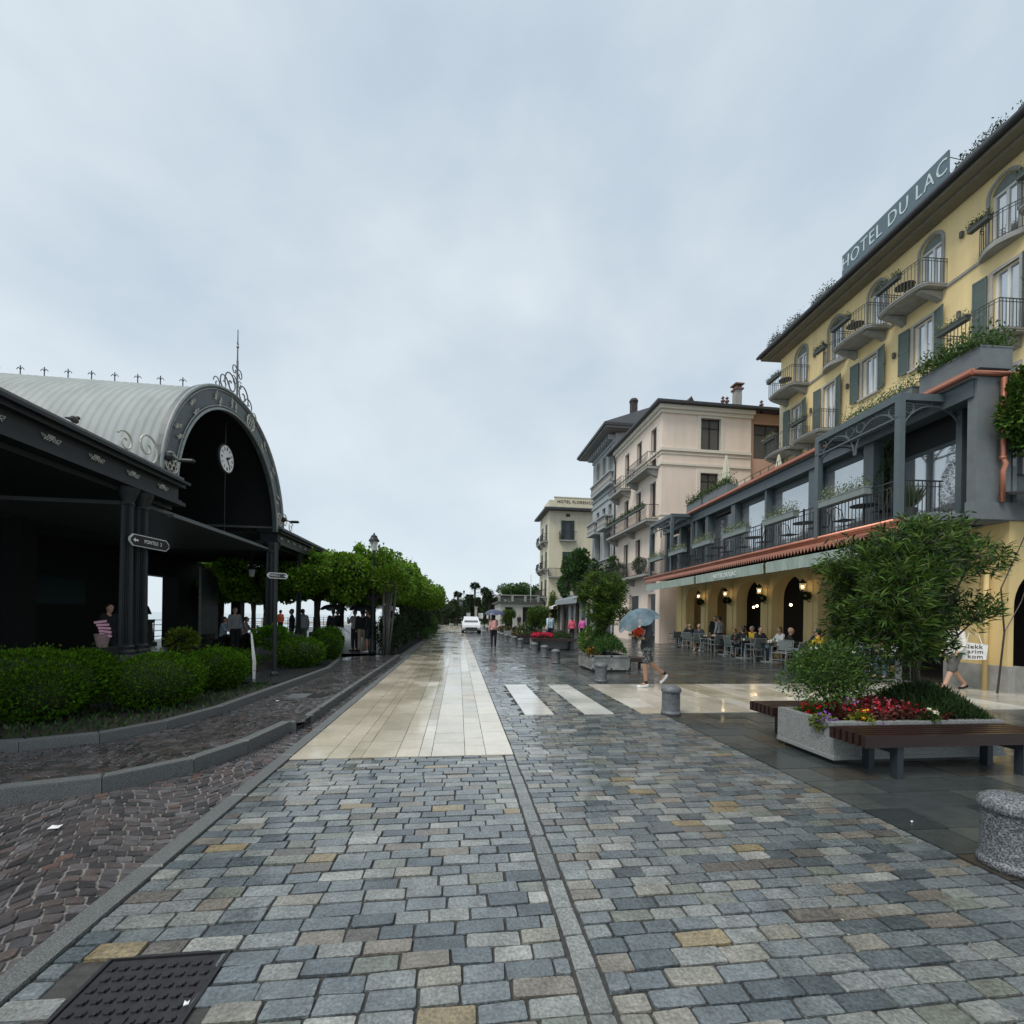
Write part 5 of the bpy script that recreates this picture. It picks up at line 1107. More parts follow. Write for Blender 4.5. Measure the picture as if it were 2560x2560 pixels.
segs = [10.1, 12.55, 13.2, 15.1, 15.3, 17.8, 20.35, 22.9, 26.0]
for a, c in zip(segs[:-1], segs[1:]):
    b = MB(off=o); b.box(9.955, a, 5.03, 9.985, c, 5.06); b.box(9.96, a, 4.9, 9.98, c, 4.915); b.box(9.96, a, 4.16, 9.98, c, 4.18)
    n = int((c-a)/.115)
    for k in range(n+1): y = a+(c-a)*k/n; b.box(9.962, y-.007, 4.12, 9.978, y+.007, 4.9 if k % 4 in (1, 2) else 5.03)
    b.box(9.945, a-.02, 4.12, 9.995, a+.02, 5.1); b.build('panel', m_irong, t)
b = MB(off=o); b.box(9.97, 10.02, 5.03, 11.1, 10.05, 5.06); b.box(9.97, 10.02, 4.9, 11.1, 10.04, 4.915)
for k in range(10): b.box(10.02+k*.11, 10.025, 4.12, 10.034+k*.11, 10.04, 5.03)
b.build('panel', m_irong, t)
def fbox(X, y0, y1, z, lab, w=.2, h=.2, n=420, tint=(1, 1, 1), m=m_pale, hh=.22, wht=10, mm=None, grp='planted flower boxes on the hotel', ls=.07):
    o = (X, (y0+y1)/2, z); t = hthing('flower_box', lab, 'flower box', *o, grp); b = MB(off=o)
    b.prism([(X-w/2, y0), (X+w/2, y0), (X+w/2, y1), (X-w/2, y1)], z, z+h); b.box(X-w/2-.01, y0-.01, z+h-.03, X+w/2+.01, y1+.01, z+h+.005); b.build('box', mm or m_boxg, t)
    P = np.stack([RNG.uniform(X-w*.7, X+w*.6, n), RNG.uniform(y0-.03, y1+.03, n), z+h+np.abs(RNG.normal(0, hh*.55, n))-.04], 1)-np.array(o)
    leaves('plants', P, norm(rdir(n)*.8+np.array([0, 0, .7])), ls, ls*.4, m, t, .45, tint)
    if wht: flowers('blossom', np.stack([RNG.uniform(-w*.8, w*.3, wht*3), RNG.uniform((y0-y1)/2, (y1-y0)/2, wht*3), h+np.abs(RNG.normal(0, hh*.4, wht*3))], 1), .028, (.75, .75, .68), parent=t, n=3)
    return t
m_boxg = mat('box_grey_green', (.20, .235, .225), .6, var=.06); m_boxd = mat('box_dark', (.06, .07, .065), .6)
OL = ['nearest the viewer, inside the large pergola', 'second along the terrace railing', 'third along the terrace railing', 'fourth along the terrace railing', 'fifth, just before the small pergola', 'farthest, by the clipped cone']
for i, (a, c) in enumerate([(10.75, 12.32), (13.36, 14.93), (15.9, 17.55), (18.53, 20.15), (21.11, 22.83), (23.8, 25.7)]):
    fbox(9.83, a, c, 4.9, 'grey green box of pale trailing plants, '+OL[i], hh=.28, n=650)
BL = ['dark flower box on the farthest balcony under the hotel eaves', 'dark flower box on the farthest small curved balcony, top row', 'flower box on the wide top balcony right of the small curved one', 'flower box on the wide top balcony below the lettering end', 'top row flower box at the right edge', 'flower box on the top balcony just beyond the right edge',
      'white flowered box on the farthest balcony of the lower row', 'white flowered box on the second farthest balcony of the lower row', 'white flowered box on the balcony above the slate planter', 'flower box on the lower balcony at the right edge']
for i, ((X0, y0, y1), z, wide, row) in enumerate(BALS):
    a, c = (y1-1.1, y1-.15) if wide else (y1-.65, y1-.05)
    fbox(X0-.12, a, c, z+.74, BL[i], w=.18, h=.16, n=330, m=m_herb if row == 'top' else m_pale, tint=(.8, .8, .8) if row == 'top' else (1, 1, 1), mm=m_boxd, wht=0 if row == 'top' else 8, hh=.2)
RL = ['at the far left end of the roof', 'second from the far left end', 'just left of the lettering board', 'just right of the lettering board', 'second right of the lettering board', 'nearest, at the top right edge']
for k, (a, c) in enumerate([(23.0, 23.9), (21.5, 22.6), (19.3, 20.6), (12.6, 14.0), (10.6, 12.2), (9.0, 10.0)]):
    fbox(15.9, a, c, 16.8, 'roof edge planter of wispy dark shrubs, '+RL[k], w=.3, h=.25, n=380, m=m_dkleaf, tint=(1.2, 1.2, 1.2), mm=m_slatw, wht=0, hh=.35, grp='planters along the hotel roof edge', ls=.1)
fbox(11.55, 9.3, 10.7, 7.42, 'big slate planter overflowing with greenery at the near terrace roof corner', w=.8, h=.5, n=2600, m=m_herb, tint=(1.2, 1.3, .9), mm=m_slatw, wht=14, hh=.45, ls=.1)
fbox(11.5, 11.0, 13.2, 7.38, 'long slate planter with grey green trailing herbs behind the large pergola roof', w=.5, h=.5, n=1800, m=m_pale, tint=(.7, .85, .7), mm=m_slatw, wht=12, hh=.3)
fbox(11.3, 19.6, 21.8, 7.4, 'slate planter with green shrubs on the terrace roof below the cream parasol', w=.5, h=.45, n=1500, m=m_herb, tint=(1.2, 1.2, 1), mm=m_slatw, wht=0, hh=.4, ls=.1)
fbox(11.3, 22.0, 23.6, 7.4, 'slate planter with dark bushes at the far end of the terrace roof', w=.5, h=.4, n=1100, m=m_herb, tint=(1, 1, .9), mm=m_slatw, wht=0, hh=.4, ls=.1)
t = hthing('roof_railing', 'thin dark railing on the terrace roof below the hotel balconies', 'railing', 12.2, 15, 7.34); b = MB(off=(12.2, 15, 7.34))
for z in (8.25, 8.05): b.tube([(12.2, 9.6, z), (12.2, 22, z)], .014, 4)
for k in range(22): b.box(12.19, 9.6+k*.58, 7.34, 12.21, 9.62+k*.58, 8.25)
b.build('rails', m_rail, t)
def parasol(X, Y, z, h, lab):
    t = hthing('closed_parasol', lab, 'parasol', X, Y, z); b = MB(); b.tube([(0, 0, 0), (0, 0, h)], .03, 6); b.build('pole', m_boxd, t)
    b = MB(); n = 16; vs = []; pr = [(.03, h), (.06, h-.12), (.17, h-.75), (.25, h-1.3), (.16, h-1.38)]
    for (r, zz) in pr:
        for k in range(n): a = 2*pi*k/n; rr = r*(1 if k % 2 else .72); vs.append((rr*math.cos(a), rr*math.sin(a), zz))
    b.add(vs, [(i*n+k, i*n+(k+1) % n, (i+1)*n+(k+1) % n, (i+1)*n+k) for i in range(4) for k in range(n)]); b.build('folded_canopy', mat('cream_canvas', (.55, .53, .42), .8, var=.08, scale=4), t)
parasol(12.6, 22.4, 7.35, 2.9, 'cream parasol folded shut on the terrace roof before the pink house'); parasol(13.2, 19.1, 7.35, 1.75, 'tip of a small folded cream parasol over the terrace roof edge')
for (X, Y, z, h, r, lab) in ((10.7, 24.4, 4.1, 1.35, .2, 'dark clipped cone tree in a pot in the small far pergola'), (10.8, 11.15, 4.1, 1.95, .32, 'tall dark clipped cone tree in the large near pergola')):
    t = hthing('cone_topiary', lab, 'potted tree', X, Y, z); b = MB(); b.lathe([(r*.6, 0), (r*.85, .4), (r*.8, .42)], (0, 0, 0), 12); b.build('pot', m_boxd, t)
    P, D = blobpts([(0, 0, .4+h*.35, r, r, h*.42), (0, 0, .4+h*.65, r*.6, r*.6, h*.38)], 2600, .8); leaves('foliage', P, norm(D+rdir(len(P))*.6+np.array([0, 0, .5])), .05, .02, m_dkleaf, t)
t = hthing('potted_grass', 'spiky potted grasses behind the near pergola railing', 'potted plant', 10.6, 10.4, 4.1); b = MB(); b.lathe([(.13, 0), (.18, .35)], (0, 0, 0), 10); b.build('pot', m_boxd, t); P, D = blobpts([(0, 0, .4, .15, .15, .1)], 260, .1); leaves('foliage', P, norm(D*.5+np.array([0, 0, 1.0])), .55, .02, m_pale, t, .3, (.6, .7, .6))
def wlamp(X, Y, z, lab):
    t = hthing('wall_lantern', lab, 'lantern', X, Y, z, 'lit wall lanterns on the arcade piers'); b = MB()
    b.tube([(.12, 0, -.45), (.02, 0, -.42), (-.12, 0, -.3), (-.24, 0, -.1)], .016, 5); b.tube([(.12, 0, -.6), (.1, 0, -.2)], .02, 5); b.tube([(-.24, 0, -.1), (-.24, 0, -.02)], .03, 6); b.lathe([(.07, -.03), (.085, 0)], (-.24, 0, 0), 6); b.lathe([(.15, .24), (.10, .31), (.05, .36), (.015, .42)], (-.24, 0, 0), 6); b.build('bracket', m_rail, t)
    b = MB(); b.lathe([(.075, .0), (.12, .24)], (-.24, 0, 0), 6); b.build('glass', mat('lantern_pane', (.9, .8, .6), .2, alpha=.35), t)
    b = MB(); b.ball((-.24, 0, .12), .045, 8); b.build('bulb', m_lamp, t)
    P, D = blobpts([(-.14, 0, -.2, .16, .2, .14)], 500, .2); leaves('ivy', P, D, .06, .045, m_dkleaf, t)
    lp = bpy.data.lights.new('lamp_light', 'POINT'); lp.energy = 3.5; lp.color = (1, .72, .4); lp.shadow_soft_size = .05; lo = bpy.data.objects.new('lamp_light', lp); COL.objects.link(lo); lo.parent = t; lo.location = (-.24, 0, .12)
for Y, l in ((23.3, 'on the far arcade pier'), (20.65, 'on the second arcade pier from the far end'), (18.0, 'on the middle arcade pier'), (15.45, 'on the arcade pier left of the big oleander')): wlamp(11.9, Y, 2.72, 'lit iron lantern with ivy wreath '+l)
for i, (X, Y, z) in enumerate([(13.7, 21.3, 2.3), (13.9, 21.9, 2.25), (13.8, 19.0, 2.3), (13.6, 16.6, 2.2), (13.8, 24.0, 2.3), (13.6, 16.0, 1.7), (13.4, 8.75, 2.2)]):
    t = hthing('ceiling_lamp', ['small lit globe lamp deep inside the second arch', 'small lit globe lamp at the back of the second arch', 'small lit globe lamp inside the third arch', 'small lit globe lamp inside the fourth arch', 'small lit globe lamp inside the farthest arch', 'low lit table lamp inside the fourth arch', 'lit lamp inside the arch at the right edge'][i], 'lamp', X, Y if i < 6 else 10.6, z); b = MB(); b.ball((0, 0, 0), .06, 8); b.build('globe', m_lamp, t); b = MB(); b.tube([(0, 0, .05), (0, 0, 3.9-z)], .008, 4); b.build('cord', m_rail, t)
    lp = bpy.data.lights.new('lamp_light', 'POINT'); lp.energy = 1.5; lp.color = (1, .72, .4); lp.shadow_soft_size = .06; lo = bpy.data.objects.new('lamp_light', lp); COL.objects.link(lo); lo.parent = t; lo.location = (0, 0, -.1)
# dining chairs and tables
m_alu = mat('grey_aluminium', (.34, .36, .36), .35, metal=.5); m_mesh = mat('grey_mesh_seat', (.10, .125, .12), .6, var=.1); m_top = mat('dark_table_top', (.06, .05, .045), .25)
def mk_chair():
    t = thing('terrace_chair', 'x', 'chair')
    b = MB(); b.box(-.23, -.22, .43, .23, .22, .455); b.build('seat', m_mesh, t)
    b = MB(); b.add([(-.22, .215, .52), (.22, .215, .52), (.22, .285, .86), (-.22, .285, .86), (-.22, .235, .52), (.22, .235, .52), (.22, .305, .86), (-.22, .305, .86)], [(0, 1, 2, 3), (7, 6, 5, 4), (0, 4, 5, 1), (2, 6, 7, 3), (1, 5, 6, 2), (0, 3, 7, 4)]); b.build('backrest', m_mesh, t)
    for sx_ in (-.25, .25):
        b = MB(); b.tube([(sx_, -.24, 0), (sx_, -.22, .65)], .014, 5); b.build('leg', m_alu, t)
        b = MB(); b.tube([(sx_, .27, 0), (sx_, .21, .45), (sx_, .305, .88)], .014, 5); b.build('leg', m_alu, t)
        b = MB(); b.tube([(sx_, -.22, .65), (sx_, .25, .66)], .016, 5); b.build('armrest', m_alu, t)
    b = MB()
    for (y, z) in ((.305, .88), (.21, .46), (-.22, .44), (.25, .2), (-.23, .2)): b.tube([(-.25, y, z), (.25, y, z)], .012, 5)
    b.build('crossbars', m_alu, t); return t
def mk_table():
    t = thing('dining_table', 'x', 'table'); b = MB(); b.box(-.36, -.36, .72, .36, .36, .75); b.build('table_top', m_top, t)
    b = MB(); b.box(-.05, -.05, .03, .05, .05, .72); b.build('leg', m_alu, t); b = MB(); b.box(-.26, -.26, 0, .26, .26, .03); b.build('foot', m_alu, t); return t
CH0 = mk_chair(); TB0 = mk_table(); uc = [0, 0]
def chair(X, Y, rz, lab, z=.0):
    p = hw(X, Y, z); o = CH0 if not uc[0] else dup(CH0); uc[0] = 1; o.location = p; o.rotation_euler = (0, 0, -HA+rz); o['label'] = lab; o['group'] = 'aluminium mesh chairs of the hotel cafe'
def table(X, Y, lab, rz=0):
    p = hw(X, Y, 0); o = TB0 if not uc[1] else dup(TB0); uc[1] = 1; o.location = p; o.rotation_euler = (0, 0, -HA+rz); o['label'] = lab; o['group'] = 'square cafe tables under the awning'
    cx = RNG.uniform(-.2, .2, 4)
    t = hthing('tableware', 'white cups and glasses set on the '+lab, 'tableware', X, Y, .75)
    for k in range(3):
        b = MB(); b.lathe([(.028, 0), (.036, .07), (.03, .072)], (cx[k], RNG.uniform(-.2, .2), 0), 8); b.build('cup', m_white, t)
    b = MB(); b.lathe([(.03, 0), (.028, .15), (.012, .2)], (cx[3], .05, 0), 8); b.build('bottle', mat('bottle_glass', (.1, .2, .15), .1), t)
TBL = [(10.95, 24.3, 'farthest cafe table, by the slanted pier'), (11.0, 21.1, 'cafe table beside the two standing people'), (10.95, 19.2, 'cafe table of the small boy'), (10.85, 17.6, 'cafe table in the middle of the row'), (10.95, 16.1, 'cafe table of the bald man'), (11.05, 14.1, 'cafe table of the two in yellow and green'), (10.9, 12.9, 'cafe table hidden behind the oleander leaves'), (11.2, 11.2, 'nearest cafe table, mostly behind the oleander')]
for X, Y, l in TBL: table(X, Y, l)
for (X, Y, r, l) in ((10.75, 22.4, 2.2, 'aluminium chair turned sideways near the far end of the cafe row'), (10.7, 20.6, 1.1, 'aluminium chair facing the two standing people'), (10.75, 18.35, 1.57, 'aluminium chair seen side on left of the white table leg'), (10.55, 16.5, .15+pi, 'aluminium chair with its grey mesh back to the viewer, left of two'), (10.6, 15.0, -1.0, 'aluminium chair at an angle beside the bald man'), (10.5, 14.1, .2+pi, 'nearest aluminium chair with grey mesh back to the viewer'), (10.9, 13.2, 1.2, 'aluminium chair half hidden at the left of the oleander'), (10.8, 12.1, 2.6, 'aluminium chair behind the oleander foliage')): chair(X, Y, r, l)
def bistro(X, Y, z, what, rz, lab):
    t = hthing('bistro_'+what, lab, what, X, Y, z, 'dark bistro furniture on the terrace and balconies'); t.rotation_euler = (0, 0, rz)
    if what == 'table':
        b = MB(); b.lathe([(.32, .71), (.32, .73)], (0, 0, 0), 16); b.build('table_top', m_rail, t); b = MB(); b.tube([(0, 0, 0), (0, 0, .71)], .03, 6); b.lathe([(.2, 0), (.2, .02)], (0, 0, 0), 10); b.build('leg', m_rail, t)
    else:
        b = MB(); b.box(-.2, -.2, .43, .2, .2, .45); b.build('seat', m_rail, t)
        b = MB(); b.tube([(-.2, .2, .45), (-.18, .26, .8), (0, .28, .9), (.18, .26, .8), (.2, .2, .45)], .014, 5); b.tube([(-.1, .21, .45), (-.08, .27, .85)], .01, 4); b.tube([(.1, .21, .45), (.08, .27, .85)], .01, 4); b.build('backrest', m_rail, t)
        for (x, y) in ((-.18, -.18), (.18, -.18), (-.18, .18), (.18, .18)):
            b = MB(); b.tube([(x, y, .43), (x*1.15, y*1.15, 0)], .012, 4); b.build('leg', m_rail, t)
k = 0
for Y, w in ((11.6, 'under the large pergola'), (13.9, 'behind the second flower box'), (16.6, 'behind the third flower box'), (19.2, 'behind the fourth flower box'), (21.9, 'behind the fifth flower box')):
    bistro(10.5, Y, 4.1, 'table', 0, 'dark round bistro table '+w); bistro(10.45, Y+.62, 4.1, 'chair', 0, 'dark bistro chair at the far side of the table '+w); bistro(10.5, Y-.62, 4.1, 'chair', pi, 'dark bistro chair at the near side of the table '+w)
for (i, w) in ((0, 'far end top balcony'), (2, 'third top balcony'), (3, 'wide top balcony left of the lettering end')): (X0, y0, y1), z, _, _ = BALS[i]; bistro(X0+.45, y1-.75, z, 'table', 0, 'small dark table on the '+w)
# vine at the right edge, small dark lean-to roof
t = hthing('climbing_vine', 'green climbing vine hanging down at the right edge by the copper downpipe', 'vine', 12.6, 9.0, 4); b = MB()
b.tube([(-.9, .3, -4), (-.75, .3, -2.6), (-.85, .3, -1.6), (-.35, .25, -.4), (.1, .1, 1.2), (-.3, 0, 2.4)], [.02, .017, .014, .012, .01, .008], 6); b.tube([(-.75, .3, -2.6), (-.35, .3, -1.9), (-.1, .3, -1.2)], .009, 5); b.build('stem', m_brown, t)
P, D = blobpts([(-.75, 0, 2.5, .4, .3, .8), (-.55, 0, 1.9, .45, .3, .6), (-.3, -.1, 3.0, .6, .3, .6), (-1.05, 0, 2.2, .3, .2, .5), (.0, 0, 2.4, .5, .2, .8)], 3600, .2); leaves('foliage', P, norm(D+np.array([0, -.4, -.5])), .11, .09, m_vine, t, .5)
t = hthing('lean_to_roof', 'small dark lean to roof jutting in at the right edge above the arch', 'roof', 12.6, 9.0, 4.5); b = MB(); b.add([(-.9, .3, .1), (1.6, .3, .35), (1.6, -.6, .1), (-.9, -.6, -.15), (-.9, .3, .04), (1.6, .3, .29), (1.6, -.6, .04), (-.9, -.6, -.21)], [(0, 1, 2, 3), (7, 6, 5, 4), (3, 2, 6, 7), (0, 3, 7, 4)]); b.build('sheet', m_roofd, t)
b = MB(); b.tube([(.35, .1, .2), (.35, .1, 1.9)], .05, 8); b.build('downpipe', m_rail, t)
t = hthing('potted_shrub', 'leafy shrub in a grey pot at the wall foot by the right edge', 'potted plant', 12.75, 9.0, 0); b = MB(); b.lathe([(.2, 0), (.27, .38), (.24, .39)], (0, 0, 0), 14); b.build('pot', m_conc, t); P, D = blobpts([(0, 0, .75, .35, .3, .45)], 1300, .2); leaves('foliage', P, D, .1, .06, m_herb, t, .4, (1.1, 1.3, .9))

# ------------------------------------------------------------------ people
SKIN = mat('skin', (.50, .30, .21), .55, var=.05); SKIN2 = mat('skin_tan', (.40, .22, .14), .55, var=.05)
def cloth(name, c, var=.12): return mat('cloth_'+name, c, .85, var=var, scale=14, bump=.002, bscale=60)
def capseg(b, p, q, rp, rq, n=8):
    p = Vector(p); q = Vector(q); d = q-p
    b.tube([p, q], [rp, rq], n); b.ball(p, rp, n); b.ball(q, rq, n)
def remesh(b, name, m, parent, vox, sm=2):
    o = b.build(name, m, parent, smooth=True); r = o.modifiers.new('r', 'REMESH'); r.mode = 'VOXEL'; r.voxel_size = vox; r.use_smooth_shade = True
    if sm: q = o.modifiers.new('s', 'SMOOTH'); q.iterations = sm; q.factor = .5
    return o
STAND = dict(pel=(0, 0, .95), che=(0, 0, 1.28), nec=(0, 0, 1.46), hea=(0, .02, 1.62), hip=((-.09, 0, .92), (.09, 0, .92)), kne=((-.10, .02, .5), (.10, .02, .5)), ank=((-.11, -.01, .08), (.11, -.01, .08)), toe=((-.13, .15, .03), (.13, .15, .03)), sho=((-.17, 0, 1.41), (.17, 0, 1.41)), elb=((-.23, -.02, 1.14), (.23, -.02, 1.14)), wri=((-.24, .06, .90), (.24, .06, .90)))
def pose(**k): p = dict(STAND); p.update(k); return p
WALK = pose(kne=((-.10, .16, .52), (.10, -.02, .49)), ank=((-.10, .28, .10), (.10, -.34, .17)), toe=((-.11, .46, .06), (.11, -.24, .03)), elb=((-.23, -.12, 1.14), (.23, .05, 1.14)), wri=((-.23, -.12, .90), (.22, .25, .96)))
SIT = pose(pel=(0, 0, .55), che=(0, .02, .90), nec=(0, .04, 1.08), hea=(0, .07, 1.24), hip=((-.09, 0, .54), (.09, 0, .54)), kne=((-.12, .43, .52), (.12, .43, .52)), ank=((-.12, .42, .09), (.12, .45, .09)), toe=((-.13, .58, .03), (.13, .61, .03)), sho=((-.17, .02, 1.03), (.17, .02, 1.03)), elb=((-.25, .14, .80), (.25, .14, .80)), wri=((-.16, .36, .80), (.16, .36, .80)))
HOLD = dict(elb=((-.23, -.02, 1.14), (.22, .14, 1.18)), wri=((-.24, .06, .90), (.13, .26, 1.34)))
def person(lab, loc, rz, P, top, bot, hair, H=1.72, vox=.022, legs='long', sleeves='long', skin=None, hairlen=0, shoe=None, grp=None, hood=False, pack=None, torso=1.0, socks=None, cap=None):
    s = H/1.75; skin = skin or SKIN; S_ = lambda v: tuple(c*s for c in v); J = {k: (tuple(S_(x) for x in v) if isinstance(v[0], tuple) else S_(v)) for k, v in P.items()}
    mid = lambda a, b_, t: tuple(a[i]+(b_[i]-a[i])*t for i in range(3)); off = lambda a, x, y=0, z=0: (a[0]+x*s, a[1]+y*s, a[2]+z*s)
    def torsof(b, e, low=True):
        for sg in (-1, 1):
            capseg(b, off(J['che'], sg*.06), off(J['pel'], sg*.05, 0, .12), (.105+e)*s*torso, (.092+e)*s*torso)
            capseg(b, off(J['pel'], sg*.05, 0, .12), off(J['pel'], sg*.065, 0, -.0), (.092+e)*s*torso, (.108+e)*s*torso)
            capseg(b, off(J['che'], sg*.04, 0, .03), mid(J['nec'], J['sho'][(sg+1)//2], .85), (.09+e)*s, (.055+e)*s)
    def arm(b, e, i, t=1.0):
        a, m_, w = J['sho'][i], J['elb'][i], J['wri'][i]; capseg(b, a, m_, (.052+e)*s, (.040+e)*s)
        if t > .5: capseg(b, m_, mid(m_, w, (t-.5)*2), (.040+e)*s, (.032+e)*s)
    def leg(b, e, i, t=1.0):
        h, k, a = J['hip'][i], J['kne'][i], J['ank'][i]
        if t > .5: capseg(b, h, k, (.085+e)*s, (.058+e)*s); capseg(b, mid(k, a, .0), mid(k, a, .3*min(1, (t-.5)*2)), (.056+e)*s, (.056+e)*s); capseg(b, mid(k, a, .3*min(1, (t-.5)*2)), mid(k, a, (t-.5)*2), (.056+e)*s, (.042+e)*s)
        else: capseg(b, h, mid(h, k, t*2), (.085+e)*s, (.085-.027*t*2+e+.01)*s)
    b = MB(); torsof(b, 0); hd = J['hea']
    capseg(b, J['nec'], off(hd, 0, -.01, -.06), .055*s, .05*s); b.ball(off(hd, 0, 0, .01), (.078*s, .095*s, .105*s), 14); capseg(b, off(hd, 0, .045, -.075), off(hd, 0, .03, -.04), .045*s, .055*s); capseg(b, off(hd, 0, .09, .01), off(hd, 0, .108, -.02), .011*s, .016*s)
    for sg in (-1, 1): b.ball(off(hd, sg*.08, -.005, 0), (.014*s, .02*s, .03*s), 8)
    for i, sg in ((0, -1), (1, 1)):
        arm(b, 0, i); leg(b, 0, i); capseg(b, J['ank'][i], J['toe'][i], .04*s, .03*s)
        w = Vector(J['wri'][i]); d = (w-Vector(J['elb'][i])).normalized(); sd_ = d.orthogonal().normalized() if abs(d.z) > .9 else d.cross(Vector((0, 0, 1))).normalized()
        pm = w+d*.07*s; capseg(b, w+d*.02*s, pm, .03*s, .036*s)
        for f, l in ((-.027, .055), (-.009, .072), (.009, .068), (.027, .05)): capseg(b, pm+sd_*f*s, pm+sd_*f*1.2*s+d*l*s+Vector((0, .015, -.01))*s, .011*s, .009*s, 5)
        capseg(b, w+d*.03*s+sd_*.03*s, pm+sd_*.06*s+d*.01*s, .013*s, .011*s, 5)
    o = remesh(b, 'person', skin, None, vox); o.location = loc; o.rotation_euler = (0, 0, rz); tag(o, lab, 'person', grp)
    b = MB(); torsof(b, .018)
    sl = {'long': .93, 'short': .38, 'none': 0}[sleeves]
    for i in (0, 1):
        if sl: arm(b, .016, i, sl)
    if hood: b.ball(off(J['nec'], 0, -.06, .03), (.1*s, .07*s, .07*s), 8)
    remesh(b, 'top', top, o, vox, 1)
    b = MB(); lt = {'long': .97, 'short': .36, 'knee': .5, 'skirt': .36}[legs]
    for sg in (-1, 1): capseg(b, off(J['pel'], sg*.05, 0, .06), off(J['pel'], sg*.07, 0, -.04), .112*s, .12*s)
    for i in (0, 1): leg(b, .018 if legs != 'skirt' else .035, i, lt)
    if legs == 'skirt': capseg(b, J['hip'][0], J['hip'][1], .13*s, .13*s)
    remesh(b, {'long': 'trousers', 'skirt': 'skirt'}.get(legs, 'shorts'), bot, o, vox, 1)
    b = MB(); b.ball(off(hd, 0, -.022, .035), (.088*s, .094*s, .098*s), 12); b.ball(off(hd, 0, -.05, -.02), (.078*s, .06*s, .085*s), 10)
    if hairlen: capseg(b, off(hd, 0, -.06, .0), off(hd, 0, -.08, -hairlen), .075*s, .07*s)
    remesh(b, 'cap' if cap else 'hair', cap or hair, o, vox, 1)
    for i in (0, 1):
        b = MB(); a, t_ = J['ank'][i], J['toe'][i]; dv = (Vector(t_)-Vector(a)); dv.z = 0; dv.normalize(); low_ = Vector((a[0], a[1], a[2]-.04*s))-dv*.03*s
        capseg(b, low_, Vector(t_), .045*s, .038*s); capseg(b, Vector(a)-Vector((0, 0, .01)), low_, .045*s, .045*s); remesh(b, 'shoe', shoe or cloth('dark', (.02, .02, .022)), o, max(.014, vox*.7), 1)
        if socks: b = MB(); capseg(b, a, mid(a, J['kne'][i], .15), .048*s, .047*s); remesh(b, 'sock', socks, o, vox, 0)
    if vox < .03:
        for sg in (-1, 1): b = MB(); b.ball(off(hd, sg*.032, .086, .012), .011*s, 6); b.build('eye', m_brown, o)
    if pack: b = MB(); capseg(b, off(J['che'], 0, -.17, .06), off(J['che'], 0, -.16, -.22), .12*s, .13*s, 10); remesh(b, 'backpack', pack, o, vox, 1)
    return o, J
def umbrella(lab, hand, top_, R_, m, tilt=(0, 0), panels=8, dome=.32, sag=.06, grp=None, edge=None):
    """canopy centred on top_, shaft down to the hand"""
    t = thing('umbrella', lab, 'umbrella', top_, 0, grp); t.rotation_euler = (tilt[0], tilt[1], 0); b = MB(); n = panels*4; vs = [(0, 0, 0)]; fs = []; K = 7
    for k in range(1, K+1):
        f = k/K
        for j in range(n):
            a = 2*pi*j/n; ph = abs(math.cos(a*panels/2)); rr = R_*math.sin(f*1.25)/math.sin(1.25)*(1-.05*f*(1-ph)); vs.append((rr*math.cos(a), rr*math.sin(a), -R_*dome*(1-math.cos(f*1.25))/(1-math.cos(1.25))*1.6+sag*f*f*(1-ph)))
    fs += [(0, 1+j, 1+(j+1) % n) for j in range(n)]
    for k in range(K-1): fs += [(1+k*n+j, 1+(k+1)*n+j, 1+(k+1)*n+(j+1) % n, 1+k*n+(j+1) % n) for j in range(n)]
    b.add(vs, fs); b.build('canopy', m, t, smooth=True); b = MB()
    for j in range(panels):
        a = 2*pi*j/panels; b.tube([(0, 0, -.35*R_*1.0)]+[(R_*.55*math.cos(a), R_*.55*math.sin(a), -R_*dome*.42)], .004, 3)
        b.tube([(R_*math.sin(f*1.25)/math.sin(1.25)*math.cos(a), R_*math.sin(f*1.25)/math.sin(1.25)*math.sin(a), -R_*dome*(1-math.cos(f*1.25))/(1-math.cos(1.25))*1.6-.006) for f in (.02, .3, .6, .9)], .004, 3)
    b.build('ribs', m_steel, t)
    Mi = (Matrix.Translation(top_) @ Matrix.Rotation(tilt[1], 4, 'Y') @ Matrix.Rotation(tilt[0], 4, 'X')).inverted(); M2 = (Matrix.Translation(top_) @ t.rotation_euler.to_matrix().to_4x4()).inverted(); hp = M2 @ Vector(hand)
    b = MB(); b.tube([(0, 0, .05), (0, 0, -.05), hp], .007, 6); b.build('shaft', m_steel, t); d = hp.normalized(); b = MB(); b.tube([hp-d*.06, hp+d*.07], .015, 6); b.build('handle', m_brown, t); return t
def place(J, loc, rz, which='wri', i=1):
    v = Vector(J[which][i]); return Vector(loc)+Matrix.Rotation(rz, 3, 'Z') @ v
blk = cloth('black', (.012, .012, .014)); hr_d = mat('hair_dark', (.012, .009, .008), .5); hr_b = mat('hair_brown', (.06, .035, .02), .5); hr_bl = mat('hair_blond', (.32, .24, .14), .5); hr_g = mat('hair_grey', (.3, .29, .28), .6)
wht = cloth('white', (.72, .72, .70)); navy = cloth('navy', (.02, .028, .05)); greyc = cloth('grey', (.25, .26, .27)); jean = cloth('jeans', (.09, .13, .19)); pink = cloth('pink', (.75, .13, .20)); mag = cloth('magenta', (.62, .12, .38)); yelc = cloth('yellow', (.65, .42, .02)); grn = cloth('dark_green', (.015, .045, .04)); beige = cloth('beige', (.38, .31, .22)); ltb = cloth('light_blue', (.42, .56, .64))
shw = cloth('white_shoe', (.75, .75, .76), .03)
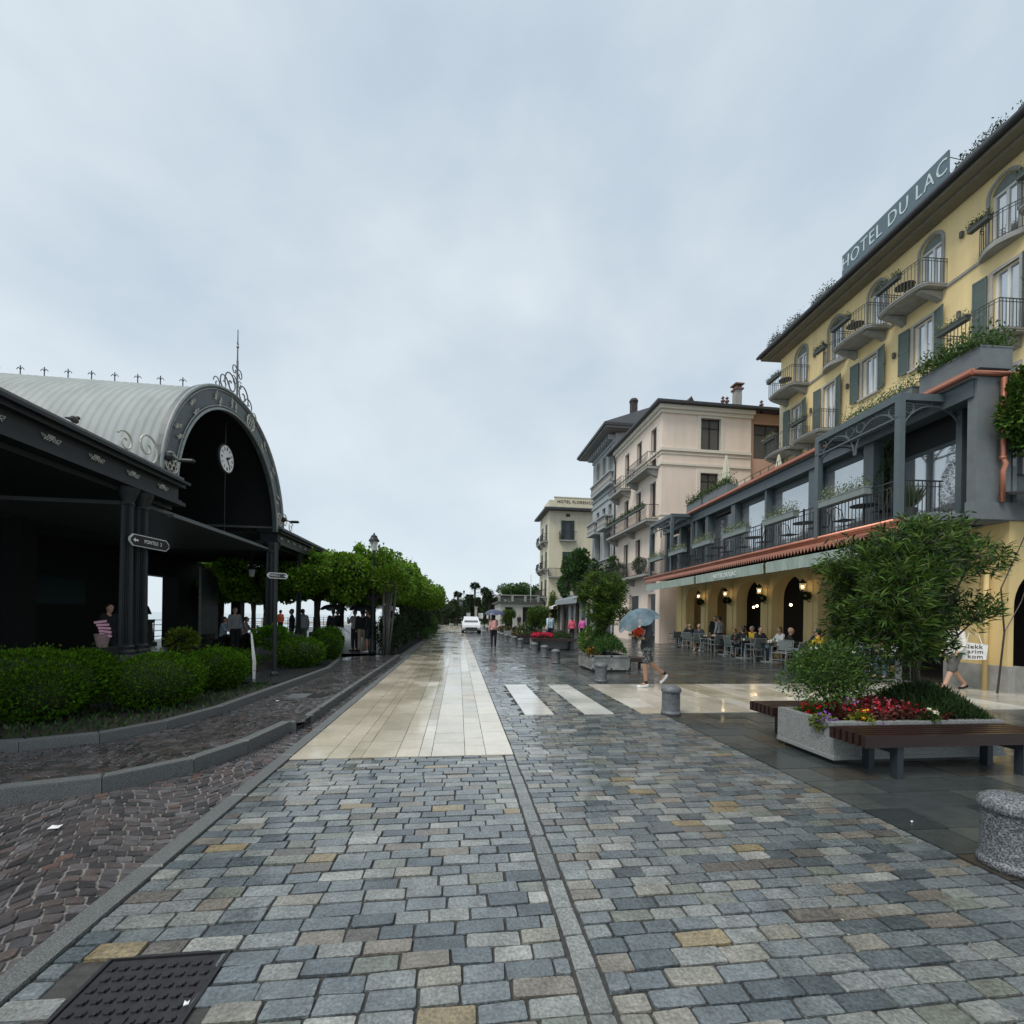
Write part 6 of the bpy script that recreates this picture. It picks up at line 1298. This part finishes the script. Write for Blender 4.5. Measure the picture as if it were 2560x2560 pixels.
# walker with the blue umbrella crossing to the left
BW = pose(pel=(0, .0, .94), kne=((-.08, .07, .50), (.08, -.16, .52)), ank=((-.08, .04, .10), (.08, -.50, .30)), toe=((-.08, .22, .03), (.08, -.40, .10)), elb=((-.2, .1, 1.14), (.2, .12, 1.16)), wri=((-.12, .30, 1.18), (.12, .3, 1.2)), hea=(0, .04, 1.62))
lw = (4.33, 9.72, 0); rw = pi/2
o, J = person('person walking left in dark top and patterned shorts, white trainers, holding the blue grey umbrella', lw, rw, BW, cloth('charcoal_top', (.035, .04, .045)), mat('patterned_shorts', (.03, .035, .035), .8, scale=30, col2=(.3, .32, .3), thr=(.5, .6)), hr_d, 1.74, .014, 'short', 'short', shoe=shw, socks=blk, skin=SKIN2)
o['label'] = 'person walking left with bare legs and white trainers, under the blue grey umbrella'
m_umb = mat('umbrella_blue_grey', (.12, .19, .23), .6, var=.5, scale=4, alpha=.8)
umbrella('translucent blue grey umbrella held low by the walker with bare legs', place(J, lw, rw), (3.98, 9.66, 1.78), .50, m_umb, (.0, -.42), dome=.45)
b = thing('flower_bunch', 'bunch of orange and pink flowers held against the dark top of the umbrella walker', 'flowers', (4.05, 9.55, 1.3)); b['label'] = 'bunch of orange and pink flowers held by the umbrella walker'; P, D = blobpts([(0, 0, 0, .09, .07, .08)], 160, .2); leaves('blossom', P, D, .045, .045, m_petal, b, .3, (.85, .12, .02)); P, D = blobpts([(.09, 0, -.03, .06, .05, .07)], 80, .2); leaves('pink_blossom', P, D, .04, .04, m_petal, b, .3, (.7, .45, .5)); P, D = blobpts([(0, .02, -.12, .05, .05, .1)], 80, .2); leaves('leaves', P, D, .08, .02, m_herb, b)
# white padded coat walker at the right
lw = (11.75, 9.15, 0); rw = pi/2-.06
WC = pose(kne=((-.09, .16, .50), (.09, -.10, .50)), ank=((-.09, .34, .09), (.09, -.42, .12)), toe=((-.09, .52, .04), (.09, -.28, .03)), wri=((-.22, .12, .96), (.24, .02, .92)), elb=((-.24, 0, 1.14), (.25, -.1, 1.14)))
o, J = person('person in a white padded jacket walking left with a printed tote bag', lw, rw, WC, cloth('padded_white', (.70, .68, .62)), cloth('grey_shorts', (.10, .095, .09)), hr_d, 1.70, .016, 'knee', torso=1.12, shoe=blk, hairlen=.2)
R_ = Matrix.Rotation(pi/2, 4, 'X')
t = thing('tote_bag', 'white tote bag printed lekk arim kom hanging from the white coated walker', 'bag', (12.0, 8.93, .74), -.75); b = MB(); b.prism([(-.21, 0), (.20, .02), (.23, .36), (-.17, .42)], -.02, .05, R_); b.build('cloth', wht, t)
b = MB(); b.tube([(-.12, -.01, .4), (-.08, .02, .62), (.08, .02, .6), (.14, -.01, .37)], .01, 5); b.build('strap', wht, t)
for k, w in enumerate(('lekk', 'arim', 'kom')): text(w, .135, m_brown, Matrix.Translation((.02, -.056, .31-k*.115)) @ R_, t, ext=.001, space=1.1, offset=.001)
# street walker seen from behind, blue umbrella and pink pack
lw = (1.80, 22.3, 0); rw = .1; o, J = person('person walking away in black trousers with a pink backpack under a dark blue umbrella', lw, rw, pose(**HOLD, kne=((-.1, .06, .5), (.1, .0, .5)), ank=((-.11, -.08, .1), (.11, .12, .08)), toe=((-.11, .06, .03), (.12, .26, .03))), cloth('pale_rose', (.62, .36, .33)), blk, hr_d, 1.66, .022, pack=cloth('rose_pack', (.68, .33, .32)), hairlen=.12)
umbrella('dark blue umbrella held over the walker with the pink backpack', place(J, lw, rw), (1.85, 22.45, 1.92), .55, mat('umbrella_navy', (.05, .06, .12), .4), (.05, 0))
person('person in a light blue shirt and dark shorts walking away behind the red flowers', (5.15, 24.4, 0), .3, WALK, ltb, navy, hr_b, 1.8, .024, 'knee')
person('person with long dark hair in a coral pink hoodie near the shopfronts', (7.2, 27.4, 0), .1, pose(), pink, blk, hr_d, 1.62, .026, hood=True, hairlen=.12)
person('person in a magenta pink jacket walking beside the pink hoodie', (8.4, 29.2, 0), -.4, WALK, mag, blk, hr_d, 1.6, .026)
person('person in a pale grey green jacket behind the planted oleander', (7.6, 23.9, 0), .2, pose(), cloth('sage', (.28, .35, .30)), greyc, hr_b, 1.68, .026)
person('dark silhouetted person by the doorway of the stone pavilion at the street end', (7.75, 56.0, 0), 2.8, pose(), blk, blk, hr_d, 1.8, .03)
person('person in white standing among the shrubs before the stone pavilion', (7.9, 44, 0), .5, pose(), wht, wht, hr_d, 1.65, .03)
# under the lime trees
grp = 'people waiting under the lime trees'
def upers(lab, x, y, rz, top, bot, hair, ul=None, um=None, R_=.55, hz=.32, z=.05, **k):
    P = pose(**HOLD) if ul else k.pop('P', pose()); o, J = person(lab, (x, y, z), rz, P, top, bot, hair, k.pop('H', 1.72), .024, grp=grp, **k)
    if ul: umbrella(ul, place(J, (x, y, z), rz), (x+.02, y, z+1.74+hz*.6), R_, um, (.06, .05), dome=.3)
ub = mat('umbrella_black', (.012, .018, .018), .4); uw = mat('umbrella_clear', (.6, .62, .62), .3, alpha=.7)
upers('person in a dark coat under the leftmost black umbrella', -5.25, 19.4, .3, blk, blk, hr_d, 'black umbrella, leftmost, held over the dark coated person', ub)
upers('person in a grey print jacket and black trousers under the striped umbrella', -4.25, 18.9, 2.6, greyc, blk, hr_d, 'pale striped umbrella tilted between the two black ones', uw, .42)
upers('person in a black jacket and pale trousers under the second black umbrella', -3.9, 18.6, .2, blk, beige, hr_d, 'second black umbrella, just left of the street lamp', ub)
upers('person in a dark jacket with bare legs and white shoes by the lamp', -3.55, 18.2, 1.2, blk, navy, hr_d, legs='short', shoe=shw)
upers('person in a striped grey top and pink skirt right of the street lamp', -2.95, 18.5, -.3, greyc, cloth('dusty_pink', (.4, .28, .28)), hr_b, 'white umbrella half hidden behind the street lamp', uw, .45, legs='skirt')
upers('person in a grey hoodie and green trousers between the canopy columns', -6.55, 19.6, .6, greyc, cloth('olive', (.08, .12, .08)), hr_d, hood=True)
upers('person in dark clothes beside the last canopy column', -7.2, 20.2, 2.0, navy, blk, hr_b)
umbrella('pale dome umbrella resting behind the ball shaped shrubs', (-4.35, 16.9, .5), (-4.3, 16.7, 1.08), .42, uw, (.2, .2))
grp = 'people inside the ferry pavilion'
upers('person in black with a pale collar behind the paired columns', -9.0, 12.6, -1.8, blk, blk, hr_d)
upers('person in a pale blue shirt sitting by the poster panel', -9.5, 19.2, -1.4, ltb, blk, hr_b, P=SIT)
upers('person in a pale pink shirt near the poster panel', -9.3, 20.6, -1.4, cloth('pale_pink', (.5, .4, .4)), blk, hr_d, P=SIT)
upers('person in a cream hat and print shirt under the far canopy', -8.6, 21.0, -1.2, beige, navy, hr_g, cap=cloth('cream_hat', (.55, .5, .36)))
upers('person in a white top walking toward the lake past the pavilion wall', -9.8, 24.4, .4, wht, jean, hr_d, P=WALK)
upers('person in a dark rain jacket standing at the lake railing', -13.2, 25.0, 1.2, navy, blk, hr_d)
upers('person in orange by the lake railing under the trees', -11.2, 29.5, 1.2, cloth('orange', (.7, .13, .04)), blk, hr_d)
upers('person in a grey coat near the poster panel', -8.3, 17.6, -2.2, greyc, blk, hr_b)
upers('person in black beside the inner lime trunk', -5.9, 22.6, 2.4, blk, blk, hr_d)
upers('person in a beige jacket farther back under the limes', -4.9, 24.5, .2, beige, navy, hr_b)
for (x, y, l) in ((-9.5, 19.2, 'blue shirted'), (-9.3, 20.6, 'pink shirted')):
    t = thing('waiting_bench', 'dark block bench under the '+l+' person in the pavilion', 'bench', (x+.05, y, .05)); b = MB(); b.box(-.25, -.55, .4, .22, .55, .45); b.build('seat', m_pavd, t)
    for yy in (-.45, .38): b = MB(); b.box(-.2, yy, 0, .18, yy+.07, .4); b.build('leg', m_pavd, t)
for (x, y, z, lab) in ((-12.6, 20.1, 2.0, 'dark bronze figure bust on a stone pedestal framed by the pavilion opening'),):
    t = thing('monument', lab, 'statue', (-13.6, 20.9, .05)); b = MB(); b.lathe([(.5, 0), (.5, .15), (.38, .2), (.34, 1.0), (.42, 1.05), (.42, 1.15)], (0, 0, 0), 12); b.build('pedestal', mat('mossy_stone', (.12, .13, .11), .8, var=.4), t)
    b = MB(); capseg(b, (0, 0, 1.2), (0, 0, 1.75), .2, .16); capseg(b, (0, 0, 1.9), (.02, 0, 2.15), .07, .1); b.ball((.02, 0, 2.25), (.14, .12, .15), 10); capseg(b, (.1, .1, 1.7), (.25, .1, 1.4), .07, .05); remesh(b, 'figure', m_pavd, t, .03)
t = thing('carrier_bag', 'pink and white striped paper in a wicker basket behind the largest shrub', 'basket', (-6.1, 8.4, .95)); b = MB()
b.lathe([(.07, 0), (.11, .22), (.115, .23)], (0, 0, 0), 12); b.build('basket', mat('wicker', (.25, .17, .17), .8, var=.3, scale=40), t)
b = MB()
for k in range(5): b.box(-.09, -.02+k*.012, .2+k*.055, .1, .0+k*.012, .24+k*.055, Matrix.Rotation(.25-.1*k, 4, 'Y'))
b.build('striped_paper', mat('pink_paper', (.62, .32, .42), .6), t)
b = MB(); b.box(-.16, -.16, -.85, .16, .16, 0); b.build('stand', m_pavd, t)
# diners
grp = 'people at the hotel cafe tables'
def diner(lab, X, Y, rz, top, bot, hair, P=SIT, **k):
    p = hw(X, Y, 0); person(lab, (p.x, p.y, 0), rz-HA, P, top, bot, hair, k.pop('H', 1.72), .024, grp=grp, **k)
    if P is SIT:
        t = thing('cafe_seat', 'seat used by the '+lab.split(',')[0], 'chair', (p.x, p.y, 0), rz-HA, 'occupied cafe chairs'); b = MB(); b.box(-.22, -.18, .40, .22, .22, .43); b.build('seat', m_mesh, t); b = MB(); b.box(-.21, -.235, .5, .21, -.215, .84); b.build('backrest', m_mesh, t)
        for (x, y, h) in ((-.22, .2, .4), (.22, .2, .4), (-.22, -.225, .86), (.22, -.225, .86)): b = MB(); b.tube([(x, y, 0), (x, y, h)], .014, 5); b.build('leg', m_alu, t)
diner('bearded diner in a navy shirt, farthest along the cafe', 11.45, 24.0, pi/2+.3, navy, navy, hr_d)
diner('blond diner in black, second farthest along the cafe', 10.95, 22.75, 0, blk, blk, hr_bl)
diner('standing waiter in black by the second arch', 11.75, 21.7, 2.6, blk, blk, hr_d, pose(), H=1.78)
diner('standing person in a grey print jumper beside the waiter', 11.35, 20.55, .3, greyc, blk, hr_d, pose(), H=1.76)
diner('seated diner with crossed bare legs and grey hair', 10.95, 21.75, pi/2+.9, navy, navy, hr_g, legs='knee', shoe=shw)
diner('small boy looking down at his hands', 11.55, 19.5, pi/2, blk, jean, hr_b, H=1.5)
diner('seated diner in a yellow top and grey cap', 11.45, 18.05, pi/2+.2, yelc, jean, hr_d, cap=greyc)
diner('seated diner in a black hoodie and black cap', 11.05, 17.0, pi, blk, jean, hr_d, cap=blk)
diner('seated bearded diner in white and black', 11.6, 16.5, pi/2, wht, blk, hr_b)
diner('bald seated diner in a dark jacket and pale jeans', 11.1, 15.35, pi+.9, blk, cloth('pale_jeans', (.25, .34, .42)), SKIN)
diner('seated diner in a mustard cardigan', 11.0, 13.75, .4, yelc, blk, hr_d)
diner('seated diner with glasses in dark green', 11.45, 13.25, pi/2, grn, blk, hr_bl)
diner('seated diner in grey beside the dark green one', 11.5, 12.6, pi/2, greyc, blk, hr_d)
diner('seated diner with a white shirt, hidden by the oleander', 11.5, 11.6, pi/2, wht, jean, hr_d)

# ------------------------------------------------------------------ street lamps
def lamppost(x, y, z, h, lab, s=1.0):
    t = thing('street_lamp', lab, 'street lamp', (x, y, z), 0, 'old style street lamps on the quay'); b = MB()
    b.lathe([(.14, 0), (.15, .1), (.10, .16), (.10, .5), (.06, .58), (.055, 1.2), (.07, 1.23), (.045, 1.28), (.035, h-.6), (.05, h-.56), (.03, h-.5), (.05, h-.42)], (0, 0, 0), 12); b.build('post', m_pav, t, smooth=True)
    b = MB(); b.lathe([(.09, h-.42), (.16, h-.06), (.15, h-.05)], (0, 0, 0), 4); b.build('glass', mat('opal_glass', (.6, .63, .62), .3), t)
    b = MB(); b.lathe([(.21, h-.07), (.20, h-.02), (.13, h+.08), (.12, h+.14), (.07, h+.18), (.03, h+.19), (.04, h+.23), (.005, h+.28)], (0, 0, 0), 12); b.build('cap', m_pav, t)
lamppost(-3.32, 17.75, .05, 4.45, 'dark street lamp rising above the nearest lime tree'); lamppost(-3.0, 30.5, .05, 4.9, 'tip of a second street lamp above the lime row'); lamppost(.88, 75, 0, 5.6, 'far street lamp before the garden gate'); lamppost(-13.5, 26, .05, 3.0, 'small lamp by the lake railing seen under the lime trees')
t = thing('multi_stem_tree', 'pale mottled multi stemmed trunk right of the street lamp under the limes', 'tree', (-2.85, 17.4, .05)); 
for k, (a, c) in enumerate(((0, 0), (.12, .05), (.2, -.05), (.3, .02), (.05, .12))):
    b = MB(); b.tube([(a*.6, c, -.1), (a*.9+.02, c, .9), (a*1.3-.02, c, 1.7), (a*1.6, c*1.5, 2.7)], [.06, .045, .045, .03], 8); b.build('trunk', m_barkp, t, smooth=True)
P, D = blobpts([(.2, 0, 2.9, .7, .7, .5)], 900, .3); leaves('foliage', P, D, .13, .11, m_lime, t, .4, (.6, .6, .6))
# white car
m_car = mat('white_car_paint', (.72, .73, .74), .18, var=.02); m_tyre = mat('tyre', (.015, .015, .015), .8)
t = thing('parked_car', 'small white car facing the viewer at the end of the pale strip', 'car', (1.15, 40.6, 0), 0)
b = MB(); pr = [(-2.0, .28), (-2.08, .5), (-2.0, .72), (-1.2, .92), (-.55, 1.38), (.3, 1.47), (1.3, 1.42), (1.85, 1.0), (2.0, .85), (2.0, .3)]
vs = []
for sx_, w in ((-1, .80), (-.85, .86), (.85, .86), (1, .80)):
    for (y, z) in pr: ww = w*(1 if z < .95 else .80); vs.append((math.copysign(ww if abs(sx_) < 1 else ww, sx_) if abs(sx_) == 1 else math.copysign(ww*.9, sx_), y*(1 if abs(sx_) == 1 else 1.02), z+(0 if abs(sx_) == 1 else .02)))
n = len(pr); b.add(vs, [tuple(range(n)), tuple(range(3*n, 4*n))[::-1]]+[(c*n+i, c*n+(i+1) % n, (c+1)*n+(i+1) % n, (c+1)*n+i) for c in range(3) for i in range(n)]); b.build('body', m_car, t)
b = MB(); b.add([(-.62, -1.19, .965), (.62, -1.19, .965), (.54, -.58, 1.385), (-.54, -.58, 1.385)], [(0, 1, 2, 3)]); b.build('windscreen', m_glassd, t)
for sg in (-1, 1):
    b = MB(); b.add([(sg*.70, -1.0, .98), (sg*.70, .2, 1.0), (sg*.692, .2, 1.38), (sg*.695, -.5, 1.33)], [(0, 1, 2, 3)]); b.add([(sg*.70, .28, 1.0), (sg*.70, 1.4, 1.02), (sg*.69, 1.2, 1.34), (sg*.692, .28, 1.38)], [(0, 1, 2, 3)]); b.build('side_window', m_glassd, t)
    b = MB(); b.ball((sg*.6, -2.0, .66), (.16, .08, .09), 10); b.build('headlight', mat('headlight', (.7, .72, .75), .1), t)
    b = MB(); b.box(sg*.78-.1, -.98, .95, sg*.78+.1, -.9, 1.07); b.build('wing_mirror', m_car, t)
    for y in (-1.3, 1.3): b = MB(); b.lathe([(.3, -.1), (.31, -.06), (.31, .06), (.3, .1)], (0, 0, 0), 18, Matrix.Translation((sg*.74, y, .31)) @ Matrix.Rotation(pi/2, 4, 'Y')); w_ = b.build('wheel', m_tyre, t); b = MB(); b.lathe([(.17, -.11), (.17, .11)], (0, 0, 0), 12, Matrix.Translation((sg*.74, y, .31)) @ Matrix.Rotation(pi/2, 4, 'Y')); b.build('rim', m_alu, w_)
b = MB(); b.box(-.5, -2.12, .4, .5, -2.05, .56); b.build('grille', m_pavd, t); b = MB(); b.box(-.7, -2.1, .26, .7, -2.02, .36); b.build('bumper_lip', m_tyre, t)
# garden end of the street: gate, hedges, palms, trees
sheet('garden_path', [(-30, 62), (40, 62), (40, 90), (-30, 90)], .004, mat('pale_gravel', (.30, .29, .26), .7, var=.15))
def mass(name, x, y, rx, ry, z0, z1, n, ls, lab, m=m_fargr, cat='tree', tint=None, trunk=True, grp=None, k=10):
    t = thing(name, lab, cat, (x, y, 0), 0, grp); rl = random.Random(int(x*31+y*7+n)); h = z1-z0
    bl = [(rl.uniform(-.6, .6)*rx, rl.uniform(-.6, .6)*ry, z0+h*rl.uniform(.25, .78), rx*rl.uniform(.3, .5), ry*rl.uniform(.35, .5), h*rl.uniform(.2, .32)) for _ in range(k)]
    if trunk:
        b = MB(); b.tube([(0, 0, -.1), (.1, 0, z0*.6), (0, .1, z0+h*.4)], [.03*z1+.05, .025*z1+.03, .05], 7)
        for q in bl[:6]: b.tube([(0, 0, z0*.8), (q[0]*.5, q[1]*.5, z0+h*.2), q[:3]], [.06, .04, .015], 5)
        b.build('trunk', m_bark, t)
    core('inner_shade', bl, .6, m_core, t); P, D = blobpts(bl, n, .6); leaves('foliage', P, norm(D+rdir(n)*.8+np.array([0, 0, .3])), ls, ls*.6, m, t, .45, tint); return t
mass('garden_tree', 8.2, 66, 2.7, 2.0, 3.4, 6.9, 3200, .3, 'broad green tree behind the balustraded stone pavilion', tint=(1.2, 1.5, .8)); mass('garden_tree', 11.3, 70, 2.5, 2.0, 3.0, 7.2, 2600, .3, 'green tree between the stone pavilion and the cream hotel', tint=(1, 1.3, .8))
mass('garden_tree', 6.8, 64, 1.1, 1.0, 4.3, 5.8, 1500, .2, 'small pale blossoming bush standing on the pavilion terrace', tint=(2.6, 2.3, 2.2), trunk=False)
mass('garden_tree', 4.9, 71, 1.3, 1.0, 3.2, 6.0, 1400, .25, 'dark wind bent tree left of the stone pavilion roof', m=m_dkleaf)
def hedgebox(x0, x1, y0, y1, h, lab, z0=0, n=2600):
    t = thing('clipped_hedge', lab, 'hedge', ((x0+x1)/2, (y0+y1)/2, 0)); w, d = (x1-x0)/2, (y1-y0)/2
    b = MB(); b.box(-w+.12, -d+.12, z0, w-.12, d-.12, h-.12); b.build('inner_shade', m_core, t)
    P = np.stack([RNG.uniform(-w, w, n), RNG.uniform(-d, d, n), RNG.uniform(z0, h, n)], 1); f = RNG.integers(0, 3, n); P[f == 0, 1] = -d; P[f == 1, 2] = h; P[(f == 2), 0] = np.sign(P[(f == 2), 0])*w
    leaves('foliage', P+rdir(n)*.12, norm(rdir(n)+np.array([0, -.5, .5])), .24, .15, m_fargr, t, .45)
hedgebox(1.4, 3.6, 75, 76.5, 4.5, 'clipped square topped hedge arch left of the garden gate', 3.3, 1200); hedgebox(4.2, 7.4, 74, 76, 4.5, 'tall clipped hedge right of the garden gate', .2)
hedgebox(-9, -1.6, 72, 74, 3.2, 'long dark hedge beyond the last lime trees'); hedgebox(-1.4, 4.2, 82, 84, 2.8, 'low dark hedge behind the garden gate')
for (x, y, r, z1, lab) in ((-2.5, 68, 2.2, 4.6, 'rounded green tree past the end of the lime row'), (-.6, 70, 1.4, 3.9, 'small bushy tree left of the slatted board'), (.4, 86, 3.2, 5.0, 'far tree behind the garden gate'), (5.5, 88, 3.6, 5.2, 'far umbrella shaped tree right of the palms'), (-6.5, 66, 3.2, 5.0, 'wide dark tree at the far left end of the lime row'), (2.6, 78, 1.2, 3.4, 'light green shrub under the hedge arch')):
    mass('garden_tree', x, y, r, r*.8, z1*.25, z1, 1800, .3, lab)
def palm(x, y, h, r, lab):
    t = thing('palm_tree', lab, 'palm', (x, y, 0), 0, 'palms over the garden at the street end'); b = MB(); b.tube([(0, 0, 0), (.08, 0, h*.5), (0, 0, h)], [.16, .12, .2], 8); b.build('trunk', m_bark, t, smooth=True)
    P = []; D = []
    for k in range(34):
        a = RNG.uniform(0, 2*pi); e = RNG.uniform(-.6, 1.1); d0 = np.array([math.cos(a)*math.cos(e), math.sin(a)*math.cos(e), math.sin(e)]); c = d0*r*.5
        for q in range(14): P.append(np.array([0, 0, h])+c*RNG.uniform(.4, 1.1)); v = d0+RNG.normal(0, .45, 3); D.append(v/np.linalg.norm(v))
    leaves('fronds', np.array(P), np.array(D), r*.6, .07, m_dkleaf, t, .4, droop=.3)
palm(2.7, 75, 6.6, .95, 'tallest palm over the garden gate'); palm(4.4, 75, 5.9, .8, 'second palm, right of the tallest one'); palm(1.85, 76, 4.6, .9, 'short palm left of the tallest one'); palm(-.15, 72, 5.0, .8, 'palm left of the far street lamp'); palm(-3.4, 75, 5.4, 1.0, 'leftmost palm above the lime row end')
t = thing('arch_sign', 'thin open metal arch sign with letters over the garden gate', 'sign', (4.5, 77, 0))
A = lambda f, z: (-2.6+5.2*f, 0, z+.75*math.sin(pi*f))
b = MB()
for z in (4.55, 5.05, 5.6): b.tube([A(k/20, z) for k in range(21)], .025, 4)
for x in (-2.6, 2.6, .0): b.tube([(x, 0, 0), (x, 0, 5.0)], .03, 5)
b.build('frame', mat('sign_wire', (.30, .32, .34), .5), t)
text('VILLA MELZI', .5, MC['sign_wire'], Matrix.Translation((0, -.03, 5.55)) @ R_, t, ext=.01, space=1.3)
for (x0, x1, z0, z1, lab) in ((1.35, 2.0, 1.2, 2.0, 'small white notice by the hedge arch'), (3.3, 4.1, 1.1, 2.0, 'white notice board right of the gate pillar'), (4.7, 5.5, 1.1, 2.0, 'second white notice board on the garden hedge')):
    t = thing('notice_board', lab, 'notice', ((x0+x1)/2, 73.8, 0)); w = (x1-x0)/2; b = MB(); b.box(-w, -.03, z0, w, .03, z1); b.build('board', m_white, t); b = MB(); b.box(-.04, 0.03, 0, .04, .08, z1); b.build('post', m_rail, t)
t = thing('gate_pillar', 'pale stone pillar of the garden gate', 'pillar', (2.9, 73.5, 0)); b = MB(); b.box(-.2, -.2, 0, .2, .2, 2.9); b.box(-.26, -.26, 2.9, .26, .26, 3.05); b.build('shaft', m_stone, t)
t = thing('slatted_board', 'tall grey slatted board left of the far street lamp', 'board', (.1, 73, 0)); b = MB()
for k in range(6): b.box(-.5, 0, 1.0+k*.48, .55, .06, 1.42+k*.48)
b.build('slats', mat('board_grey', (.25, .27, .29), .6), t); b = MB(); b.box(-.45, .06, 0, -.38, .12, 3.9); b.box(.4, .06, 0, .47, .12, 3.9); b.build('posts', m_rail, t)
t = thing('garden_bench', 'pale park bench before the garden gate', 'bench', (2.2, 72.5, 0)); b = MB(); b.box(-.7, -.2, .42, .7, .2, .48); b.build('seat', m_stone, t); b = MB(); b.box(-.7, .2, .5, .7, .25, .95); b.build('backrest', m_stone, t)
for x in (-.6, .55): b = MB(); b.box(x, -.15, 0, x+.07, .2, .42); b.build('leg', m_stone, t)
t = thing('flag_pole', 'thin white flagpole left of the cream hotel', 'flagpole', (10.2, 62, 0)); b = MB(); b.tube([(0, 0, 0), (0, 0, 7.6)], .05, 6); b.build('pole', m_white, t)
# vine and dense greenery over the shop row, small shop tree
mass('climbing_vine', 12.2, 44.5, 1.3, 5.2, 3.9, 8.2, 6500, .26, 'dense dark green vine heaped over the shopfront awning', m=m_dkleaf, cat='vine', tint=(1.6, 1.9, 1.3), k=16)
mass('climbing_vine', 12.0, 49.5, 1.0, 2.2, 3.6, 6.2, 2600, .22, 'lighter green vine at the left of the shopfront awning', m=m_fargr, cat='vine', tint=(1.1, 1.4, .9), k=8)
mass('climbing_vine', 12.0, 36.2, .9, 2.6, 3.4, 6.6, 2800, .2, 'green creeper over the ground floor of the grey villa', m=m_dkleaf, cat='vine', tint=(1.5, 1.7, 1.2), k=9)
mass('yellow_shrub', 11.6, 53.5, .7, .7, .3, 5.2, 1500, .18, 'yellow green climbing shrub on the post by the white awning', m=m_vine, cat='shrub', tint=(1.4, 1.3, .5))
fo = thing('long_flower_box', 'row of plants along the long balcony of the pink house', 'flower box', (11.95, 31, 8.02)); b = MB(); b.box(-.16, -3.6, .75, -.02, 3.6, .93); b.build('box', m_boxd, fo); P = np.stack([RNG.uniform(-.2, .05, 1500), RNG.uniform(-3.6, 3.6, 1500), .9+np.abs(RNG.normal(0, .13, 1500))], 1); leaves('plants', P, norm(rdir(1500)+np.array([0, 0, .5])), .11, .05, m_herb, fo, .4)
for (y, z, lab) in ((29, 4.52, 'potted shrubs on the lowest balcony of the pink house, near end'), (32.5, 4.52, 'potted shrubs on the lowest balcony of the pink house, far end')):
    fo = thing('potted_shrubs', lab, 'potted plant', (12.3, y, z)); b = MB(); b.lathe([(.16, 0), (.22, .3)], (0, 0, 0), 10); b.build('pot', m_boxd, fo); P, D = blobpts([(0, 0, .75, .35, 1.0, .5)], 1400, .2); leaves('foliage', P, D, .1, .05, m_herb, fo, .4)
# birds: a pigeon on the pavilion canopy, a swallow high up
for (x, y, z, s, lab) in ((-6.35, 8.1, 4.66, 1.0, 'small dark bird perched on the pavilion canopy edge'),):
    t = thing('bird', lab, 'bird', (x, y, z)); b = MB(); b.ball((0, 0, .07), (.045, .08, .06), 10); b.ball((0, .07, .13), (.03, .035, .03), 8); b.tube([(0, -.06, .06), (0, -.17, .03)], [.03, .012], 5); b.tube([(0, .1, .13), (0, .125, .125)], [.008, .002], 4); b.build('body', mat('bird_brown', (.06, .05, .045), .7), t, smooth=True)
    b = MB(); b.tube([(.015, 0, .03), (.015, .01, -.02)], .004, 3); b.tube([(-.015, 0, .03), (-.015, .01, -.02)], .004, 3); b.build('legs', m_brown, t)
t = thing('bird', 'tiny dark swallow flying high in the grey sky', 'bird', (-11.3, 30, 42.2)); b = MB(); t.scale = (.5, .5, .5); b.ball((0, 0, 0), (.1, .28, .08), 8); b.add([(0, .12, 0), (-.62, -.12, .12), (-.3, -.02, .08), (0, -.1, 0), (.62, -.1, .2), (.3, 0, .1)], [(0, 1, 2), (0, 2, 3), (0, 5, 4), (0, 3, 5)]); b.add([(0, -.2, 0), (-.12, -.5, 0), (0, -.35, 0), (.12, -.5, 0)], [(0, 1, 2), (0, 2, 3)]); b.build('body', MC['bird_brown'], t)
diner('seated diner in white facing the standing waiter', 11.6, 20.9, pi/2-.3, wht, blk, hr_b)
diner('seated diner in dark red between the boy and the yellow top', 11.6, 18.8, pi/2, cloth('dark_red', (.25, .03, .03)), jean, hr_d)
diner('seated diner in black with her back to the street, centre of the row', 10.85, 17.75, 0, blk, blk, hr_d, hairlen=.1)
diner('seated diner in navy left of the mustard cardigan', 11.6, 14.6, pi/2, navy, jean, hr_g)
chair(10.6, 19.45, pi+.1, 'aluminium chair with its back to the street before the small boy')
chair(10.65, 21.3, pi-.2, 'aluminium chair with its back to the street near the crossed legs diner')
chair(10.7, 24.1, pi+.2, 'farthest aluminium chair with its back to the street')
